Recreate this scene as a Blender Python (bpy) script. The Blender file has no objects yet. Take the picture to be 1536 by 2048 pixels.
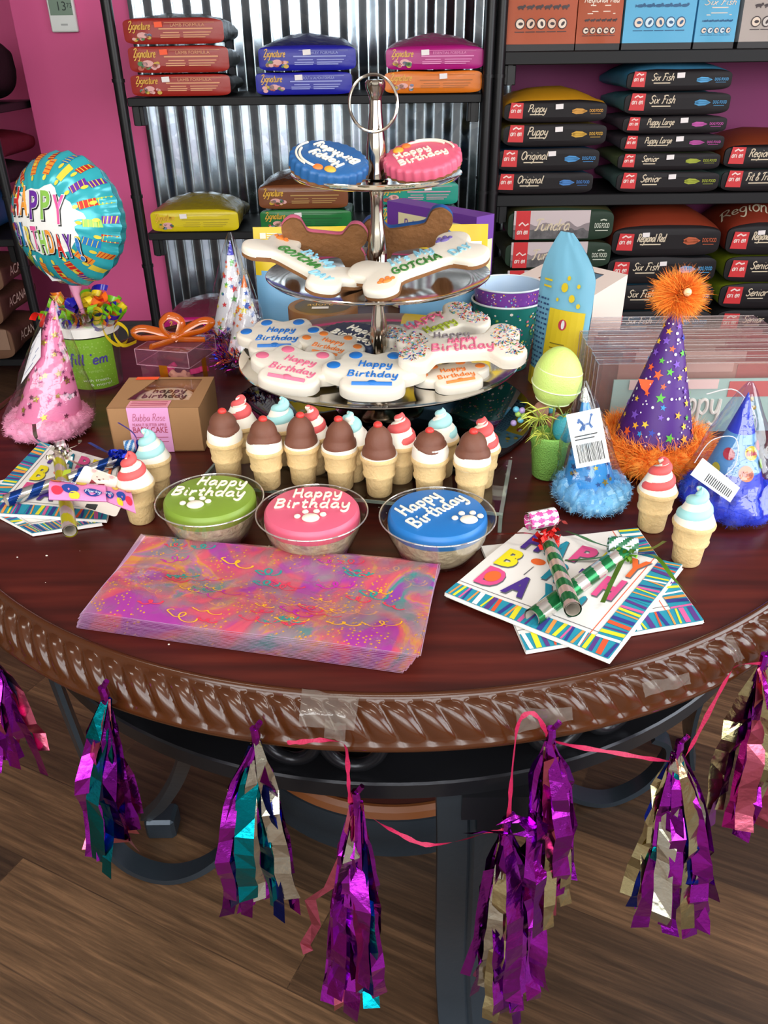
import bpy, bmesh, math, random
from mathutils import Vector, Matrix, noise
R_ = math.radians
rnd = random.Random(7)
SC = bpy.context.scene
COL = SC.collection

# ------------------------------------------------------------------ camera
F_PX, TILT, ROLL, EYE = 1592.0, R_(30.5), R_(-0.7), Vector((0, 0, 1.32))
cam_d = bpy.data.cameras.new('camera')
cam = bpy.data.objects.new('camera', cam_d)
COL.objects.link(cam)
cam_d.sensor_fit = 'VERTICAL'
cam_d.sensor_height = 36.0
cam_d.lens = 36.0 * F_PX / 2048.0
cam_d.clip_start = 0.02
cam.matrix_world = Matrix.Translation(EYE) @ Matrix.Rotation(R_(90) - TILT, 4, 'X') @ Matrix.Rotation(ROLL, 4, 'Z')
SC.camera = cam

# ------------------------------------------------------------------ world, lights, exposure
SC.view_settings.view_transform = 'Standard'
SC.view_settings.look = 'None'
SC.view_settings.gamma = 1.0
SC.view_settings.use_curve_mapping = False
SC.view_settings.exposure = 0.0
SC.cycles.max_bounces = 10
SC.cycles.transparent_max_bounces = 48
SC.cycles.sample_clamp_indirect = 6.0
SC.cycles.caustics_reflective = False
SC.cycles.caustics_refractive = False
W = bpy.data.worlds.new('sky')
SC.world = W
W.use_nodes = True
wn = W.node_tree.nodes
wl = W.node_tree.links
bg = wn['Background']
tc = wn.new('ShaderNodeTexCoord')
sp = wn.new('ShaderNodeSeparateXYZ')
cr = wn.new('ShaderNodeValToRGB')
wl.new(tc.outputs['Generated'], sp.inputs[0])
mr = wn.new('ShaderNodeMapRange')
mr.inputs[1].default_value = -0.35
mr.inputs[2].default_value = 0.7
wl.new(sp.outputs[2], mr.inputs[0])
wl.new(mr.outputs[0], cr.inputs[0])
cr.color_ramp.elements[0].color = (.30, .29, .27, 1)
cr.color_ramp.elements[1].color = (.62, .80, 1.0, 1)
e = cr.color_ramp.elements.new(.34); e.color = (.42, .42, .38, 1)
e = cr.color_ramp.elements.new(.42); e.color = (1.0, 1.0, .98, 1)
wl.new(cr.outputs[0], bg.inputs[0])
bg.inputs[1].default_value = 2.6

def area(name, loc, target, sx, sy, power, col=(1, 1, 1), spread=180):
    d = bpy.data.lights.new(name, 'AREA')
    d.shape = 'RECTANGLE'; d.size = sx; d.size_y = sy; d.energy = power; d.color = col
    d.spread = R_(spread)
    o = bpy.data.objects.new(name, d)
    COL.objects.link(o)
    o.location = loc
    o.rotation_euler = (Vector(target) - Vector(loc)).to_track_quat('-Z', 'Y').to_euler()
    return o
area('daylight_front', (-.4, -2.35, 2.05), (0, 1.6, .7), 4.6, 1.7, 120, (1, .985, .955))
area('added_daylight_right', (3.3, .25, 1.7), (0, 2.2, .9), 3.2, 2.0, 95, (.90, .96, 1))  # added light outside an unseen right window, enlarged to brighten the steel
for i, (x, y) in enumerate([(-1.3, .5), (1.3, .5), (0, -.7)]):
    area('ceiling_lamp', (x, y, 2.93), (x, y, 0), 1.1, .28, 13, (1, .95, .88))

# ------------------------------------------------------------------ picture geometry helpers
def ray(px, py):
    x = (px - 768) / F_PX; y = (1024 - py) / F_PX
    c, s = math.cos(ROLL), math.sin(ROLL)
    x, y = c * x - s * y, s * x + c * y
    ct, st = math.cos(TILT), math.sin(TILT)
    return Vector((x, ct + y * st, -st + y * ct))
def onz(px, py, z):
    r = ray(px, py); return EYE + r * ((z - EYE.z) / r.z)
def ony(px, py, Y):
    r = ray(px, py); return EYE + r * (Y / r.y)
TC = Vector((.015, 1.297, 0)); TZ = .76; TR = .706
def oncyl(px, py, R):
    r = ray(px, py); a = r.x ** 2 + r.y ** 2; b = -(r.x * TC.x + r.y * TC.y); c = TC.x ** 2 + TC.y ** 2 - R * R
    t = (-b - math.sqrt(max(0, b * b - a * c))) / a
    return EYE + r * t

# ------------------------------------------------------------------ materials
def lin(h):
    if not isinstance(h, str): return tuple(h)[:3]
    h = h.lstrip('#'); o = []
    for i in (0, 2, 4):
        c = int(h[i:i + 2], 16) / 255
        o.append(c / 12.92 if c <= .04045 else ((c + .055) / 1.055) ** 2.4)
    return tuple(o)
_M = {}
def M(col, rough=.5, metal=0, bump=0, bscale=60, spec=.5, coat=0, emit=0, var=0, vscale=8, sss=0):
    key = (col, rough, metal, bump, bscale, spec, coat, emit, var, vscale, sss)
    if key in _M: return _M[key]
    m = bpy.data.materials.new('mat_%03d' % len(_M)); m.use_nodes = True
    nt = m.node_tree; p = nt.nodes['Principled BSDF']
    c = lin(col) + (1,)
    p.inputs['Base Color'].default_value = c
    p.inputs['Roughness'].default_value = rough
    p.inputs['Metallic'].default_value = metal
    p.inputs['Specular IOR Level'].default_value = spec
    p.inputs['Coat Weight'].default_value = coat
    p.inputs['Coat Roughness'].default_value = .08
    if sss:
        p.inputs['Subsurface Weight'].default_value = sss
        p.inputs['Subsurface Radius'].default_value = (.01, .006, .004)
    if emit:
        p.inputs['Emission Color'].default_value = c
        p.inputs['Emission Strength'].default_value = emit
    if bump or var:
        t = nt.nodes.new('ShaderNodeTexCoord')
        n = nt.nodes.new('ShaderNodeTexNoise'); n.inputs['Scale'].default_value = bscale if bump else vscale
        n.inputs['Detail'].default_value = 6
        nt.links.new(t.outputs['Object'], n.inputs['Vector'])
        if bump:
            b = nt.nodes.new('ShaderNodeBump'); b.inputs['Strength'].default_value = bump; b.inputs['Distance'].default_value = .01
            nt.links.new(n.outputs['Fac'], b.inputs['Height']); nt.links.new(b.outputs[0], p.inputs['Normal'])
        if var:
            n2 = nt.nodes.new('ShaderNodeTexNoise'); n2.inputs['Scale'].default_value = vscale; n2.inputs['Detail'].default_value = 5
            nt.links.new(t.outputs['Object'], n2.inputs['Vector'])
            h = nt.nodes.new('ShaderNodeMixRGB'); h.blend_type = 'MULTIPLY'; h.inputs[1].default_value = c
            r = nt.nodes.new('ShaderNodeValToRGB'); r.color_ramp.elements[0].position = .35; r.color_ramp.elements[1].position = .7
            r.color_ramp.elements[0].color = (1 - var,) * 3 + (1,); r.color_ramp.elements[1].color = (1, 1, 1, 1)
            nt.links.new(n2.outputs['Fac'], r.inputs[0]); nt.links.new(r.outputs[0], h.inputs[2]); h.inputs[0].default_value = 1
            nt.links.new(h.outputs[0], p.inputs['Base Color'])
    _M[key] = m
    return m
def film(tint='ffffff', base=.06, gain=.55, rough=.06, bump=0, bscale=25, haze=0, hazecol='ffffff', power=3.0):
    key = ('film', tint, base, gain, rough, bump, bscale, haze, hazecol, power)
    if key in _M: return _M[key]
    m = bpy.data.materials.new('clear_%03d' % len(_M)); m.use_nodes = True
    nt = m.node_tree; N = nt.nodes; L = nt.links
    N.remove(N['Principled BSDF']); out = N['Material Output']
    tr = N.new('ShaderNodeBsdfTransparent'); tr.inputs[0].default_value = lin(tint) + (1,)
    gl = N.new('ShaderNodeBsdfGlossy'); gl.inputs['Roughness'].default_value = rough
    lw = N.new('ShaderNodeLayerWeight'); lw.inputs[0].default_value = .5
    pw = N.new('ShaderNodeMath'); pw.operation = 'POWER'; pw.inputs[1].default_value = power
    ma = N.new('ShaderNodeMath'); ma.operation = 'MULTIPLY_ADD'; ma.inputs[1].default_value = gain; ma.inputs[2].default_value = base
    L.new(lw.outputs['Facing'], pw.inputs[0]); L.new(pw.outputs[0], ma.inputs[0])
    mx = N.new('ShaderNodeMixShader'); L.new(ma.outputs[0], mx.inputs[0])
    src = tr.outputs[0]
    if haze:
        df = N.new('ShaderNodeBsdfDiffuse'); df.inputs[0].default_value = lin(hazecol) + (1,)
        hx = N.new('ShaderNodeMixShader'); hx.inputs[0].default_value = haze
        L.new(tr.outputs[0], hx.inputs[1]); L.new(df.outputs[0], hx.inputs[2]); src = hx.outputs[0]
    L.new(src, mx.inputs[1]); L.new(gl.outputs[0], mx.inputs[2]); L.new(mx.outputs[0], out.inputs[0])
    if bump:
        t = N.new('ShaderNodeTexCoord'); n = N.new('ShaderNodeTexNoise'); n.inputs['Scale'].default_value = bscale; n.inputs['Detail'].default_value = 3
        b = N.new('ShaderNodeBump'); b.inputs['Strength'].default_value = bump; b.inputs['Distance'].default_value = .02
        L.new(t.outputs['Object'], n.inputs['Vector']); L.new(n.outputs['Fac'], b.inputs['Height']); L.new(b.outputs[0], gl.inputs['Normal'])
    _M[key] = m
    return m
def nodes_mat(name):
    m = bpy.data.materials.new(name); m.use_nodes = True
    return m, m.node_tree, m.node_tree.nodes['Principled BSDF']
def ramp(nt, stops):
    r = nt.nodes.new('ShaderNodeValToRGB'); el = r.color_ramp.elements
    while len(el) > 1: el.remove(el[-1])
    el[0].position = stops[0][0]; el[0].color = lin(stops[0][1]) + (1,)
    for p, c in stops[1:]:
        q = el.new(p); q.color = lin(c) + (1,)
    return r

# ------------------------------------------------------------------ mesh builder
def smooth_line(p, n=4, closed=False):
    p = [Vector(q) for q in p]
    if len(p) < 3: return p
    out = []; k = len(p); rng = range(k if closed else k - 1)
    for i in rng:
        if closed: a, b, c, d = p[(i - 1) % k], p[i], p[(i + 1) % k], p[(i + 2) % k]
        else: a, b, c, d = p[max(i - 1, 0)], p[i], p[i + 1], p[min(i + 2, k - 1)]
        for j in range(n):
            t = j / n
            out.append(.5 * ((2 * b) + (c - a) * t + (2 * a - 5 * b + 4 * c - d) * t * t + (3 * b - a - 3 * c + d) * t ** 3))
    if not closed: out.append(p[-1])
    return out
class MB:
    def __init__(s): s.V = []; s.F = []; s.I = []
    def add(s, vs, fs, mi=0):
        b = len(s.V); s.V += [tuple(v) for v in vs]
        for f in fs: s.F.append(tuple(b + i for i in f)); s.I.append(mi)
        return s
    def box(s, lo, hi, mi=0):
        x0, y0, z0 = lo; x1, y1, z1 = hi
        return s.add([(x0, y0, z0), (x1, y0, z0), (x1, y1, z0), (x0, y1, z0), (x0, y0, z1), (x1, y0, z1), (x1, y1, z1), (x0, y1, z1)],
                     [(3, 2, 1, 0), (4, 5, 6, 7), (0, 1, 5, 4), (1, 2, 6, 5), (2, 3, 7, 6), (3, 0, 4, 7)], mi)
    def bbox(s, lo, hi, r, mi=0):
        # box with chamfered edges: six faces, twelve strips, eight corners
        lo, hi = Vector(lo), Vector(hi); vs = []; idx = {}
        for sx in (0, 1):
            for sy in (0, 1):
                for sz in (0, 1):
                    c = Vector((hi.x if sx else lo.x, hi.y if sy else lo.y, hi.z if sz else lo.z))
                    d = Vector((-r if sx else r, -r if sy else r, -r if sz else r))
                    for ax in range(3):
                        q = c + d; q[ax] = c[ax]; idx[(sx, sy, sz, ax)] = len(vs); vs.append(q)
        fs = []
        for ax in range(3):
            o1, o2 = [a for a in range(3) if a != ax]
            for sd in (0, 1):
                f = []
                for u, v in ((0, 0), (1, 0), (1, 1), (0, 1)):
                    k = [0, 0, 0]; k[ax] = sd; k[o1] = u; k[o2] = v; f.append(idx[(*k, ax)])
                fs.append(f)
            for u in (0, 1):
                for v in (0, 1):
                    k = [0, 0, 0]; k[o1] = u; k[o2] = v; k2 = list(k); k2[ax] = 1
                    fs.append([idx[(*k, o1)], idx[(*k2, o1)], idx[(*k2, o2)], idx[(*k, o2)]])
        for sx in (0, 1):
            for sy in (0, 1):
                for sz in (0, 1): fs.append([idx[(sx, sy, sz, a)] for a in range(3)])
        return s.add(vs, fs, mi)
    def grid(s, fn, nu, nv, mi=0, cu=False, cv=False, mfn=None):
        vs = [fn(i / (nu if cu else nu - 1), j / (nv if cv else nv - 1)) for j in range(nv) for i in range(nu)]
        b = len(s.V); s.V += [tuple(v) for v in vs]
        for j in range(nv if cv else nv - 1):
            for i in range(nu if cu else nu - 1):
                i2, j2 = (i + 1) % nu, (j + 1) % nv
                s.F.append((b + j * nu + i, b + j * nu + i2, b + j2 * nu + i2, b + j2 * nu + i))
                s.I.append(mfn((i + .5) / nu, (j + .5) / nv) if mfn else mi)
        return s
    def lathe(s, prof, n=32, mi=0, c=(0, 0, 0), wob=None):
        rows = len(prof); b = len(s.V)
        for r, z in prof:
            for i in range(n):
                a = 2 * math.pi * i / n; rr = r * (wob(a, z) if wob else 1)
                s.V.append((c[0] + rr * math.cos(a), c[1] + rr * math.sin(a), c[2] + z))
        for j in range(rows - 1):
            for i in range(n):
                k = (i + 1) % n
                s.F.append((b + j * n + i, b + j * n + k, b + (j + 1) * n + k, b + (j + 1) * n + i)); s.I.append(mi)
        return s
    def tube(s, pts, r, n=6, mi=0, closed=False, flat=1.0):
        pts = [Vector(p) for p in pts]; k = len(pts)
        if k < 2: return s
        b = len(s.V); up = None
        for i, p in enumerate(pts):
            t = (pts[(i + 1) % k if closed else min(i + 1, k - 1)] - pts[i - 1 if closed else max(i - 1, 0)])
            if t.length < 1e-9: t = Vector((0, 0, 1))
            t.normalize()
            if up is None: up = t.orthogonal()
            up = up - t * up.dot(t)
            if up.length < 1e-6: up = t.orthogonal()
            up.normalize(); w = t.cross(up)
            rr = r(i / max(k - 1, 1)) if callable(r) else r
            for q in range(n):
                a = 2 * math.pi * q / n
                s.V.append(tuple(p + (up * math.cos(a) + w * math.sin(a) * flat) * rr))
        for i in range(k if closed else k - 1):
            for q in range(n):
                q2 = (q + 1) % n; i2 = (i + 1) % k
                s.F.append((b + i * n + q, b + i * n + q2, b + i2 * n + q2, b + i2 * n + q)); s.I.append(mi)
        if not closed:
            s.F.append(tuple(b + q for q in range(n))[::-1]); s.I.append(mi)
            s.F.append(tuple(b + (k - 1) * n + q for q in range(n))); s.I.append(mi)
        return s
    def poly(s, pts, mi=0): return s.add(pts, [tuple(range(len(pts)))], mi)
    def prism(s, pts, z0, z1, mi=0):
        n = len(pts); vs = [(p[0], p[1], z0) for p in pts] + [(p[0], p[1], z1) for p in pts]
        return s.add(vs, [tuple(range(n))[::-1], tuple(range(n, 2 * n))] + [(i, (i + 1) % n, n + (i + 1) % n, n + i) for i in range(n)], mi)
    def slab(s, pts, t, bev, mi=0, mi_side=None, dome=0, steps=3, under=.0):
        """cookie: closed outline with rounded top edge; bottom at z=0, top at z=t"""
        P = [Vector((p[0], p[1])) for p in pts]; n = len(P)
        ar = sum(P[i].x * P[(i + 1) % n].y - P[(i + 1) % n].x * P[i].y for i in range(n))
        if ar < 0: P = P[::-1]
        nr = []
        for i in range(n):
            d = (P[(i + 1) % n] - P[i - 1]); nr.append(Vector((-d.y, d.x)).normalized())
        rings = [(under, 0), (0, bev * .6)]
        for k in range(steps + 1):
            a = k / steps * math.pi / 2
            rings.append((bev * (1 - math.cos(a)), t - bev + bev * math.sin(a)))
        b = len(s.V)
        for off, z in rings:
            for i in range(n):
                q = P[i] + nr[i] * off; s.V.append((q.x, q.y, z))
        for j in range(len(rings) - 1):
            m = mi if (mi_side is None or j >= 1) else mi_side
            for i in range(n):
                k = (i + 1) % n; s.F.append((b + j * n + i, b + j * n + k, b + (j + 1) * n + k, b + (j + 1) * n + i)); s.I.append(m)
        s.F.append(tuple(b + i for i in range(n))[::-1]); s.I.append(mi if mi_side is None else mi_side)
        j = len(rings) - 1; s.F.append(tuple(b + j * n + i for i in range(n))); s.I.append(mi)
        return s
    def ball(s, c, r, mi=0, n=12, sq=(1, 1, 1)):
        prof = [(math.sin(math.pi * j / (n // 2)), -math.cos(math.pi * j / (n // 2))) for j in range(n // 2 + 1)]
        b = len(s.V)
        for q, z in prof:
            for i in range(n):
                a = 2 * math.pi * i / n; s.V.append((c[0] + r * sq[0] * max(q, 1e-4) * math.cos(a), c[1] + r * sq[1] * max(q, 1e-4) * math.sin(a), c[2] + r * sq[2] * z))
        for j in range(len(prof) - 1):
            for i in range(n):
                k = (i + 1) % n; s.F.append((b + j * n + i, b + j * n + k, b + (j + 1) * n + k, b + (j + 1) * n + i)); s.I.append(mi)
        return s
    def flat(s, pts2, fn, mi=0):
        """2-D polygon mapped through fn(x, y)"""
        return s.poly([fn(p[0], p[1]) for p in pts2], mi)
    def rect(s, x0, y0, x1, y1, fn, mi=0, n=1):
        for i in range(n):
            a, b = x0 + (x1 - x0) * i / n, x0 + (x1 - x0) * (i + 1) / n
            s.poly([fn(a, y0), fn(b, y0), fn(b, y1), fn(a, y1)], mi)
        return s
    def stroke(s, pts, w, fn, mi=0):
        P = [Vector((p[0], p[1])) for p in pts]; k = len(P)
        if k < 2: return s
        L = []
        for i in range(k):
            d = P[min(i + 1, k - 1)] - P[max(i - 1, 0)]
            if d.length < 1e-9: d = Vector((1, 0))
            d.normalize(); nn = Vector((-d.y, d.x)) * w / 2
            L.append((P[i] + nn, P[i] - nn))
        b = len(s.V)
        for a, c in L: s.V.append(tuple(fn(a.x, a.y))); s.V.append(tuple(fn(c.x, c.y)))
        for i in range(k - 1): s.F.append((b + 2 * i, b + 2 * i + 1, b + 2 * i + 3, b + 2 * i + 2)); s.I.append(mi)
        return s
    def xform(s, mtx, start=0):
        s.V[start:] = [tuple(mtx @ Vector(v)) for v in s.V[start:]]; return s
    def build(s, name, mats, parent=None, smooth=True, angle=40, mtx=None):
        me = bpy.data.meshes.new(name); me.from_pydata(s.V, [], s.F)
        if not isinstance(mats, (list, tuple)): mats = [mats]
        for m in mats: me.materials.append(m)
        me.polygons.foreach_set('material_index', s.I)
        if smooth:
            me.polygons.foreach_set('use_smooth', [True] * len(s.F)); me.set_sharp_from_angle(angle=R_(angle))
        me.update()
        o = bpy.data.objects.new(name, me); COL.objects.link(o)
        if parent is not None: o.parent = parent
        if mtx is not None: o.matrix_basis = mtx
        return o
def frame(o, x, y):
    """map (u, v) on the plane through o with axes x and y; third value lifts along the normal"""
    o, x, y = Vector(o), Vector(x), Vector(y); n = x.cross(y).normalized()
    return lambda u, v, h=0.0: o + x * u + y * v + n * h
def lift(fn, h): return lambda u, v: fn(u, v, h)
def thing(name, label, cat, loc=(0, 0, 0), rot=0, group=None):
    o = bpy.data.objects.new(name, None); COL.objects.link(o); o.empty_display_size = .02
    o.location = loc; o.rotation_euler = rot if isinstance(rot, (tuple, list)) else (0, 0, rot)
    tag(o, label, cat, group); return o
def tag(o, label, cat, group=None):
    o['label'] = label; o['category'] = cat
    if group: o['group'] = group
    return o
def struct(o): o['kind'] = 'structure'; return o

# ------------------------------------------------------------------ lettering
GL = {
'a': (5, [[(4, 4.4), (2.4, 5), (.7, 3.6), (.6, 1.2), (1.9, 0), (3.4, 1.2), (4, 4.4), (4, 1.2), (5, .2)]]),
'b': (5, [[(.8, 9), (.8, .4), (2.4, 0), (4, 1.4), (3.9, 3.8), (2.4, 5), (.8, 3.4)]]),
'c': (4.4, [[(3.8, 4.2), (2.4, 5), (.7, 3.6), (.7, 1.2), (2.2, 0), (4, .9)]]),
'd': (5.2, [[(4, 4.2), (2.4, 5), (.7, 3.6), (.6, 1.2), (1.9, 0), (3.4, 1), (4.1, 3)], [(4.3, 9), (4.1, 1), (5, .2)]]),
'e': (4.4, [[(.7, 2.4), (3.6, 3), (3.2, 4.6), (2, 5), (.7, 3.4), (.8, 1), (2.3, 0), (4, .9)]]),
'f': (3.4, [[(3.6, 8.2), (2.6, 9), (1.6, 7.6), (1.4, -3)], [(.2, 4.8), (3, 5)]]),
'g': (5, [[(4, 4.4), (2.4, 5), (.7, 3.6), (.7, 1.4), (2, .4), (3.6, 1.4), (4, 4.6), (3.8, -2), (2.4, -3.8), (.6, -3)]]),
'h': (4.8, [[(.7, 9), (.7, 0)], [(.7, 3), (2.2, 5), (3.6, 4.2), (3.6, 1), (4.6, .2)]]),
'i': (2.4, [[(1, 5), (1, 1), (2.2, .2)], [(1, 7.2), (1.15, 7.5)]]),
'k': (4.6, [[(.7, 9), (.7, 0)], [(3.6, 5), (.8, 2.4), (4, 0)]]),
'l': (2.4, [[(1, 9), (1, 1), (2.2, .2)]]),
'm': (7, [[(.6, 5), (.6, 0)], [(.6, 3.4), (1.8, 5), (3, 4.2), (3, 0)], [(3, 3.4), (4.4, 5), (5.6, 4.2), (5.6, 1), (6.6, .2)]]),
'n': (4.8, [[(.6, 5), (.6, 0)], [(.6, 3.2), (2.2, 5), (3.5, 4.2), (3.5, 1), (4.5, .2)]]),
'o': (4.8, [[(2.4, 5), (.7, 3.6), (.7, 1.3), (2.3, 0), (4, 1.4), (4, 3.6), (2.4, 5), (4.6, 4.6)]]),
'p': (4.8, [[(.7, 5), (.7, -4)], [(.7, 3.4), (2.2, 5), (3.8, 4.2), (4, 1.6), (2.6, 0), (.9, 1)]]),
'r': (3.8, [[(.7, 5), (.7, 0)], [(.7, 3), (2, 4.8), (3.6, 4.6)]]),
's': (4, [[(3.4, 4.4), (2, 5), (.8, 3.8), (3.2, 1.6), (2.4, .1), (.5, .6)]]),
't': (3.6, [[(1.7, 8), (1.5, 1.2), (2.4, 0), (3.4, .6)], [(0, 5.3), (3.3, 5.6)]]),
'u': (5, [[(.7, 5), (.7, 1.2), (1.9, 0), (3.4, 1), (3.9, 5)], [(3.9, 5), (3.9, 1), (4.8, .2)]]),
'v': (4.4, [[(.4, 5), (1.8, 0), (3.8, 5)]]),
'w': (6.2, [[(.4, 5), (1.4, 0), (3, 4.4), (4.2, 0), (5.6, 5)]]),
'x': (4.4, [[(.5, 5), (3.8, 0)], [(3.8, 5), (.5, 0)]]),
'y': (4.8, [[(.6, 5), (.9, 1.6), (2, .2), (3.4, 1.2), (4, 5)], [(4, 5), (3.8, -2), (2.4, -4), (.4, -3)]]),
'z': (4.4, [[(.5, 5), (3.8, 5), (.5, 0), (3.9, 0)]]),
"'": (1.6, [[(.8, 9), (.6, 7.4)]]),
'!': (2, [[(1, 9), (.9, 3)], [(.9, .3), (1, .6)]]),
'&': (5.4, [[(5, 0), (1.4, 6.4), (2.2, 8.6), (3.6, 7.4), (.8, 2.6), (1.6, .2), (3.6, .4), (4.8, 3)]]),
' ': (3, []),
'A': (6, [[(.3, 0), (2.8, 9), (5.3, 0)], [(1.3, 3.2), (4.4, 3.2)]]),
'B': (5.8, [[(.9, 9), (.7, 0)], [(.4, 8.6), (3.4, 9), (4.5, 7.4), (3.6, 5.4), (1, 4.8)], [(1, 4.8), (3.8, 4.6), (5, 2.6), (4, .5), (.5, 0)]]),
'C': (5.4, [[(5, 7.6), (3.2, 9), (1, 7.2), (.6, 3.4), (2, .2), (4.2, .4), (5.2, 1.8)]]),
'D': (6, [[(.8, 9), (.7, 0)], [(.3, 8.8), (3.4, 8.8), (5.4, 6.4), (5.2, 2.4), (3.4, .2), (.4, 0)]]),
'E': (5, [[(4.6, 8.6), (2, 9), (.9, 7.4), (2.6, 5), (.7, 2.4), (2, 0), (4.8, 1)]]),
'F': (5.2, [[(1.6, 9), (1.5, 1), (.4, .2)], [(.2, 8), (2, 9), (5.4, 8.8)], [(.8, 4.8), (4, 5)]]),
'G': (5.8, [[(5, 7.6), (3.2, 9), (1, 7.2), (.6, 3.2), (2.2, .1), (4.6, .8), (5, 4), (3, 4)]]),
'H': (5.8, [[(.8, 9), (.6, 0)], [(4.8, 9), (4.8, .6), (5.6, .2)], [(.7, 4.6), (4.8, 4.9)]]),
'I': (3.2, [[(1.5, 9), (1.5, 0)], [(.2, 9), (2.8, 9)], [(.2, 0), (2.8, 0)]]),
'L': (5.2, [[(3.4, 8.4), (2.4, 9), (1.6, 7.4), (1.3, 1), (.4, .1), (2.4, .6), (5, .1)]]),
'M': (7, [[(.5, 0), (1, 9), (3.4, 2), (5.8, 9), (6.3, 0)]]),
'N': (6, [[(.6, 0), (.8, 9), (5, 0), (5.2, 9)]]),
'O': (6.2, [[(3, 9), (.8, 7), (.7, 2.4), (3, 0), (5.3, 2.2), (5.3, 7), (3, 9)]]),
'P': (5.2, [[(1.2, 9), (.8, 0)], [(.2, 7.6), (1.6, 9), (4.4, 8.6), (4.8, 6.2), (3.2, 4.4), (1.2, 4.4)]]),
'R': (5.8, [[(1.2, 9), (.8, 0)], [(.2, 7.6), (1.6, 9), (4.4, 8.6), (4.8, 6.6), (3.2, 4.8), (1.2, 4.6), (2.6, 4.4), (5.4, 0)]]),
'S': (5.2, [[(4.8, 7.6), (3.2, 9), (1.2, 7.6), (1.6, 5.6), (4, 3.6), (4, 1.2), (2.2, 0), (.3, 1.4)]]),
'T': (5.6, [[(3, 8.8), (2.6, 1), (1, .2)], [(.2, 7.4), (1.4, 8.8), (5.8, 9)]]),
'W': (7.4, [[(.4, 9), (1.8, 0), (3.6, 7), (5.4, 0), (7, 9)]]),
'Y': (5.4, [[(.4, 9), (2.6, 4.6), (5, 9)], [(2.6, 4.6), (2.5, 0)]]),
'Z': (5.6, [[(.6, 7.8), (1.6, 9), (5, 8.8), (.6, .4), (2.6, .6), (5.2, .2), (4, -2.6), (2, -3)]]),
}
def script(text, cap, shear=.0, gap=.35, sub=3, jit=0):
    """single-line handwriting; returns list of polylines and total width; cap height = cap"""
    k = cap / 9.0; x = 0; out = []
    for ch in text:
        w, st = GL.get(ch, GL[' '])
        for pl in st:
            q = [((x + px + shear * py) * k + rnd.uniform(-jit, jit), py * k + rnd.uniform(-jit, jit)) for px, py in pl]
            out.append([(v.x, v.y) for v in smooth_line([(a, b, 0) for a, b in q], sub)])
        x += w + gap
    return out, x * k
_TX = {}
def block(text, off=0.0):
    key = (text, off)
    if key not in _TX:
        cu = bpy.data.curves.new('t', 'FONT'); cu.body = text; cu.size = 1; cu.offset = off; cu.resolution_u = 3
        ob = bpy.data.objects.new('t', cu); COL.objects.link(ob)
        dg = bpy.context.evaluated_depsgraph_get(); ev = ob.evaluated_get(dg); me = ev.to_mesh()
        vs = [(v.co.x, v.co.y) for v in me.vertices]; fs = [tuple(p.vertices) for p in me.polygons]
        ev.to_mesh_clear(); bpy.data.objects.remove(ob); bpy.data.curves.remove(cu)
        xs = [v[0] for v in vs] or [0]; ys = [v[1] for v in vs] or [0]
        _TX[key] = (vs, fs, min(xs), max(xs), min(ys), max(ys))
    return _TX[key]
def put_block(mb, text, x, y, h, fn, mi=0, width=None, off=.0, align='l', shear=0):
    vs, fs, x0, x1, y0, y1 = block(text, off); k = h / .72; kx = k if width is None else width / max(x1 - x0, 1e-6)
    ox = x - (x0 * kx if align == 'l' else (x0 + x1) / 2 * kx)
    mb.add([fn(ox + a * kx + shear * b * k, y + b * k) for a, b in vs], fs, mi); return (x1 - x0) * kx
def put_script(mb, text, x, y, cap, fn, w, mi=0, shear=.25, align='l', width=None, gap=.35):
    ls, tw = script(text, cap, shear, gap, 3); kx = 1 if width is None else width / tw
    ox = x - (tw * kx / 2 if align == 'c' else 0)
    for l in ls: mb.stroke([(ox + a * kx, y + b) for a, b in l], w, fn, mi)
    return tw * kx
def star(cx, cy, r, rot=0, inner=.42):
    return [(cx + (r if i % 2 == 0 else r * inner) * math.cos(rot + math.pi / 2 + i * math.pi / 5),
             cy + (r if i % 2 == 0 else r * inner) * math.sin(rot + math.pi / 2 + i * math.pi / 5)) for i in range(10)]
def disc(cx, cy, r, n=12, sx=1, sy=1, rot=0):
    o = []
    for i in range(n):
        a = 2 * math.pi * i / n; x, y = r * sx * math.cos(a), r * sy * math.sin(a)
        o.append((cx + x * math.cos(rot) - y * math.sin(rot), cy + x * math.sin(rot) + y * math.cos(rot)))
    return o
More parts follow.
